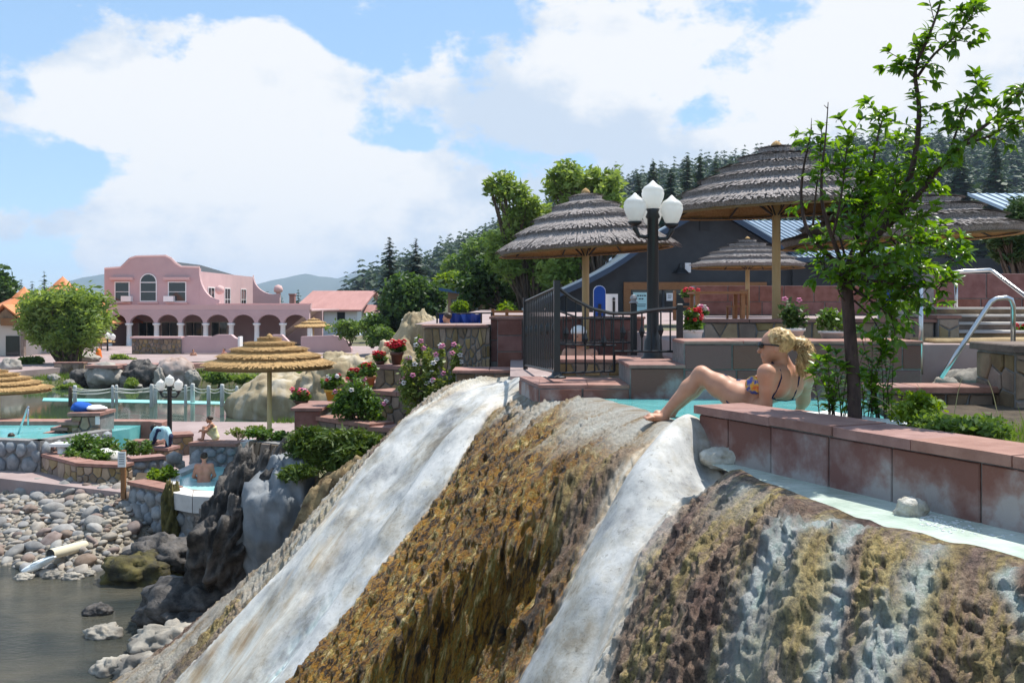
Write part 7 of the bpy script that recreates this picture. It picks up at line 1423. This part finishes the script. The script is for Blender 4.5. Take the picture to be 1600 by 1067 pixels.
# ---- flower pots
m_terra = M('terracotta', (.42,.17,.075), (.50,.23,.11), scale=9, rough=.85); m_yelpot = M('ochre pot', (.55,.33,.05), rough=.6); m_wpot = M('white planter', (.66,.64,.60), rough=.6); m_dpot = M('brown pot', (.14,.07,.05), rough=.7)
def pot(px, py, d, wpx, hpx, potm, label, fl, leafm=None, square=False, fh=1.0, n=500):
    b = P(px, py, d); k = d/F; r = wpx/2*k; h = hpx*k; t = thing('flower_pot', label, 'flower pot', b, 'flower pots on the terraces')
    if square: MB().add([(b.x-r*.8, b.y-r*.6, b.z), (b.x+r*.8, b.y-r*.6, b.z), (b.x+r*.8, b.y+r*.6, b.z), (b.x-r*.8, b.y+r*.6, b.z), (b.x-r, b.y-r*.8, b.z+h), (b.x+r, b.y-r*.8, b.z+h), (b.x+r, b.y+r*.8, b.z+h), (b.x-r, b.y+r*.8, b.z+h)], [(0,3,2,1),(4,5,6,7),(0,1,5,4),(1,2,6,5),(2,3,7,6),(3,0,4,7)]).build('pot', potm, t); MB().box(b.x-r*1.06, b.x+r*1.06, b.y-r*.86, b.y-r*.80, b.z+h*.86, b.z+h+.004).build('rim', potm, t)
    else: MB().lathe(b, [(r*.66, 0), (r*.92, h*.78), (r*1.06, h*.78), (r*1.06, h), (r*.9, h), (r*.85, h*.9)], 16).build('pot', potm, t, True)
    c = b+Vector((0, 0, h+.75*r*fh)); v, f, cc = leaf_cloud(c, (r*1.25, r*1.1, r*.9*fh), n, .035*max(1, d/12), int(px), 14, 0, .3, 1.6); obj('foliage', v, f, leafm or m_rose, t)
    pts = [c+Vector((q.normal(0, .6)*r, -abs(q.normal(0, .5))*r, q.uniform(.1, 1.0)*r*fh)) for _ in range(fl[0])]; flowers(t, pts, fl[2], fl[1]); return t
pot(575, 606, 15.2, 24, 18, m_terra, 'terracotta pot of red geraniums on the middle terrace', (14, [m_red], .045))
pot(520, 626, 15.0, 26, 18, m_yelpot, 'ochre pot with sparse red flowers left of the rose bush', (10, [m_red, m_wpet], .035))
pot(555, 604, 15.8, 18, 12, m_dpot, 'low pot of red geraniums between the two larger pots', (12, [m_red], .045))
pot(620, 572, 16.2, 20, 22, m_dpot, 'dark pot of bright red geraniums on the upper terrace wall', (18, [m_red], .05)); pot(594, 572, 16.3, 16, 8, m_dpot, 'small pot of red geraniums left on the upper terrace wall', (12, [m_red], .045))
pot(470, 634, 15.4, 22, 8, m_dpot, 'shallow pot of pink and red flowers by the red block', (16, [m_org, m_pnk], .045))
pot(1081, 535, 9.4, 30, 19, m_wpot, 'white square planter with dark red geraniums beside the lamp', (26, [m_red], .022), square=True, fh=1.3, n=700)
pot(1094, 503, 13.0, 18, 10, m_wpot, 'pot of white and pink flowers on the patio table', (20, [m_wpet, m_pnk], .03)); pot(1075, 473, 20, 16, 8, m_dpot, 'hanging bowl of magenta and orange flowers at the shop door', (16, [m_org, m_red], .05))
pot(1240, 533, 9.3, 34, 20, m_wpot, 'round white pot with dark glossy leaves behind the sunbather', (2, [m_pnk], .03), m_ldark, fh=1.6, n=500); pot(1300, 533, 9.3, 40, 16, m_wpot, 'white pot of low leafy plants left of the young tree trunk', (1, [m_wpet], .02), m_rose, fh=1.0, n=600)
pot(1420, 476, 11.0, 16, 8, m_wpot, 'small pot of white and red flowers by the blue board', (10, [m_wpet, m_red], .025)); pot(1600, 532, 11.2, 18, 10, m_dpot, 'red flowers at the right edge by the steps', (10, [m_red], .03))
# ---- patio furniture
def chair(px, py, d, rz, label, s=1.0):
    b = P(px, py, d); t = thing('patio_chair', label, 'chair', (b.x, b.y, b.z), None, rz)
    for x in (-.22, .22):
        for y, h in ((-.2, .42), (.2, .88)): MB().cbox((x, y, h/2), (.05, .05, h)).build('leg', m_wood, t, world=False)
    MB().cbox((0, 0, .43), (.50, .46, .04)).build('seat', m_wood, t, world=False); MB().cbox((0, .2, .86), (.50, .04, .07)).build('top_rail', m_wood, t, world=False)
    for i in range(5): MB().add([(-.2+.08*i, .19, .47), (-.16+.08*i, .19, .47), (-.12+.08*i-.0, .19, .83), (-.16+.08*i, .19, .83), (-.2+.08*i, .215, .47), (-.16+.08*i, .215, .47), (-.12+.08*i, .215, .83), (-.16+.08*i, .215, .83)], [(0,1,2,3),(7,6,5,4),(0,4,5,1),(1,5,6,2),(2,6,7,3),(3,7,4,0)]).build('back_slat', m_wood, t, world=False)
    t.scale = (s, s, s); return t
b = P(1120, 503, 17.0); tb = thing('patio_table', 'dark timber table on the patio under the small umbrella', 'table', (b.x, b.y, .53)); MB().cbox((b.x, b.y, 1.0-.0), (.9, .7, .04)).build('top', m_wood, tb)
for x in (-.38, .38):
    for y in (-.28, .28): MB().cbox((b.x+x, b.y+y, .755), (.06, .06, .45)).build('leg', m_wood, tb)
chair(1152, 503, 17.0, -1.4, 'wooden slat back chair right of the patio table', .62); chair(1065, 503, 17.6, 1.5, 'wooden slat back chair left of the patio table', .62)
# ---- grass and weeds in the bed, foam and stone in the channel
q2 = np.random.default_rng(6); V = []
for i in range(5200):
    a = q2.uniform(.9, 3.6); b = q2.uniform(.40, 2.1); p = PA+PU*a-PN*b
    if p.x > 4.3 or p.y > 7.6: continue
    hh = q2.uniform(.03, .11)*(1.6 if q2.random() < .12 else 1); an = q2.random()*6.28; w_ = .004; lx, ly = q2.normal(0, .4)*hh, q2.normal(0, .4)*hh; x, y = p.x, p.y; V += [(x-math.cos(an)*w_, y-math.sin(an)*w_, .025), (x+math.cos(an)*w_, y+math.sin(an)*w_, .025), (x+lx, y+ly, .03+hh)]
o = obj('bed_grass', np.array(V), np.arange(len(V)).reshape(-1, 3), m_grass); tag(o, 'short bright grass in the bed behind the coping', 'grass', kind='stuff')
for i, (px, py, d, rx, rz, lb) in enumerate([(1430, 640, 5.6, 40, 26, 'bright leafy weeds in the bed right of the young tree'), (1530, 668, 5.2, 50, 26, 'leafy weeds in the bed near the right edge'), (1470, 665, 5.3, 40, 16, 'low weeds spilling toward the coping')]):
    bush('weed_clump', lb, (P(px, py+rz, d).x, d, .03), [(tuple(P(px, py, d)), (rx/F*d, .22, rz/F*d))], m_lyel if i == 0 else m_lmid, 1500, .022, 60+i, cat='weeds', stems=8)
m_stalk = M('dry stalk', (.45,.40,.20), rough=.8)
for i, lb in enumerate(['dry grass stalk leaning left beside the leafy shoots', 'dry grass stalk rising from the middle of the bed', 'tall dry seed stalk before the bed wall', 'dry grass stalk near the right edge of the bed']):
    a = P((1405, 1452, 1490, 1560)[i], 655, 5.6); dv = Vector(((-.16, -.07, .05, -.06)[i], 0, (.13, .2, .24, .22)[i])); o = MB().tube([a+dv*u+Vector((0, 0, .06*u*(1-u)*2)) for u in np.linspace(0, 1, 7)], [.0028-.0003*k for k in range(7)], 4).build('grass_stalk', m_stalk); tag(o, lb, 'stalk', 'dry stalks in the bed')
cs = boulder('channel_stone', G(1428, 806, -.15)+Vector((0, .03, .02)), (.075, .055, .055), 210, M('crusted stone', (.42,.38,.30), (.66,.64,.58), scale=12, rough=.8, bump=.8, bscale=60), amp=.3, res=40); tag(cs, 'small crusted stone standing in the milky channel', 'stone')
items = []
for i in range(150):
    px = 1435+abs(q2.normal(0, 55)); py = 808+(px-1435)*.20+q2.normal(0, 5); p = G(px, py, -.15); r_ = q2.uniform(.003, .010); items.append(((p.x, p.y, -.15), (0, 0, q2.random()*6), (r_*1.8, r_, r_*.25)))
o = joined_blobs('foam', items, [m_foam]); tag(o, 'white foam trailing from the stone in the channel', 'foam', kind='stuff')
cs2 = boulder('crust_rock', (1.30, 6.06, -.13), (.15, .11, .07), 211, bpy.data.materials['crusted stone'], amp=.3, res=48); tag(cs2, 'low white crusted hump where the channel begins at the wall corner', 'rock')
# ================================================================ summer haze: one closed box of thin even air round everything under the sky
m_haze = bpy.data.materials.new('thin summer haze'); m_haze.use_nodes = True; t = m_haze.node_tree; t.nodes.clear()
pv_ = N(t, 'ShaderNodeVolumePrincipled'); pv_.inputs['Color'].default_value = (.62, .78, 1.0, 1); pv_.inputs['Density'].default_value = 1.5e-4; pv_.inputs['Anisotropy'].default_value = .0
ov = N(t, 'ShaderNodeOutputMaterial'); L(t, pv_.outputs[0], ov.inputs['Volume'])
hz = MB().box(-4100, 4100, -70, 6300, -6, 228).build('haze', m_haze); tag(hz, 'thin blue summer haze filling the valley', 'haze', kind='stuff')
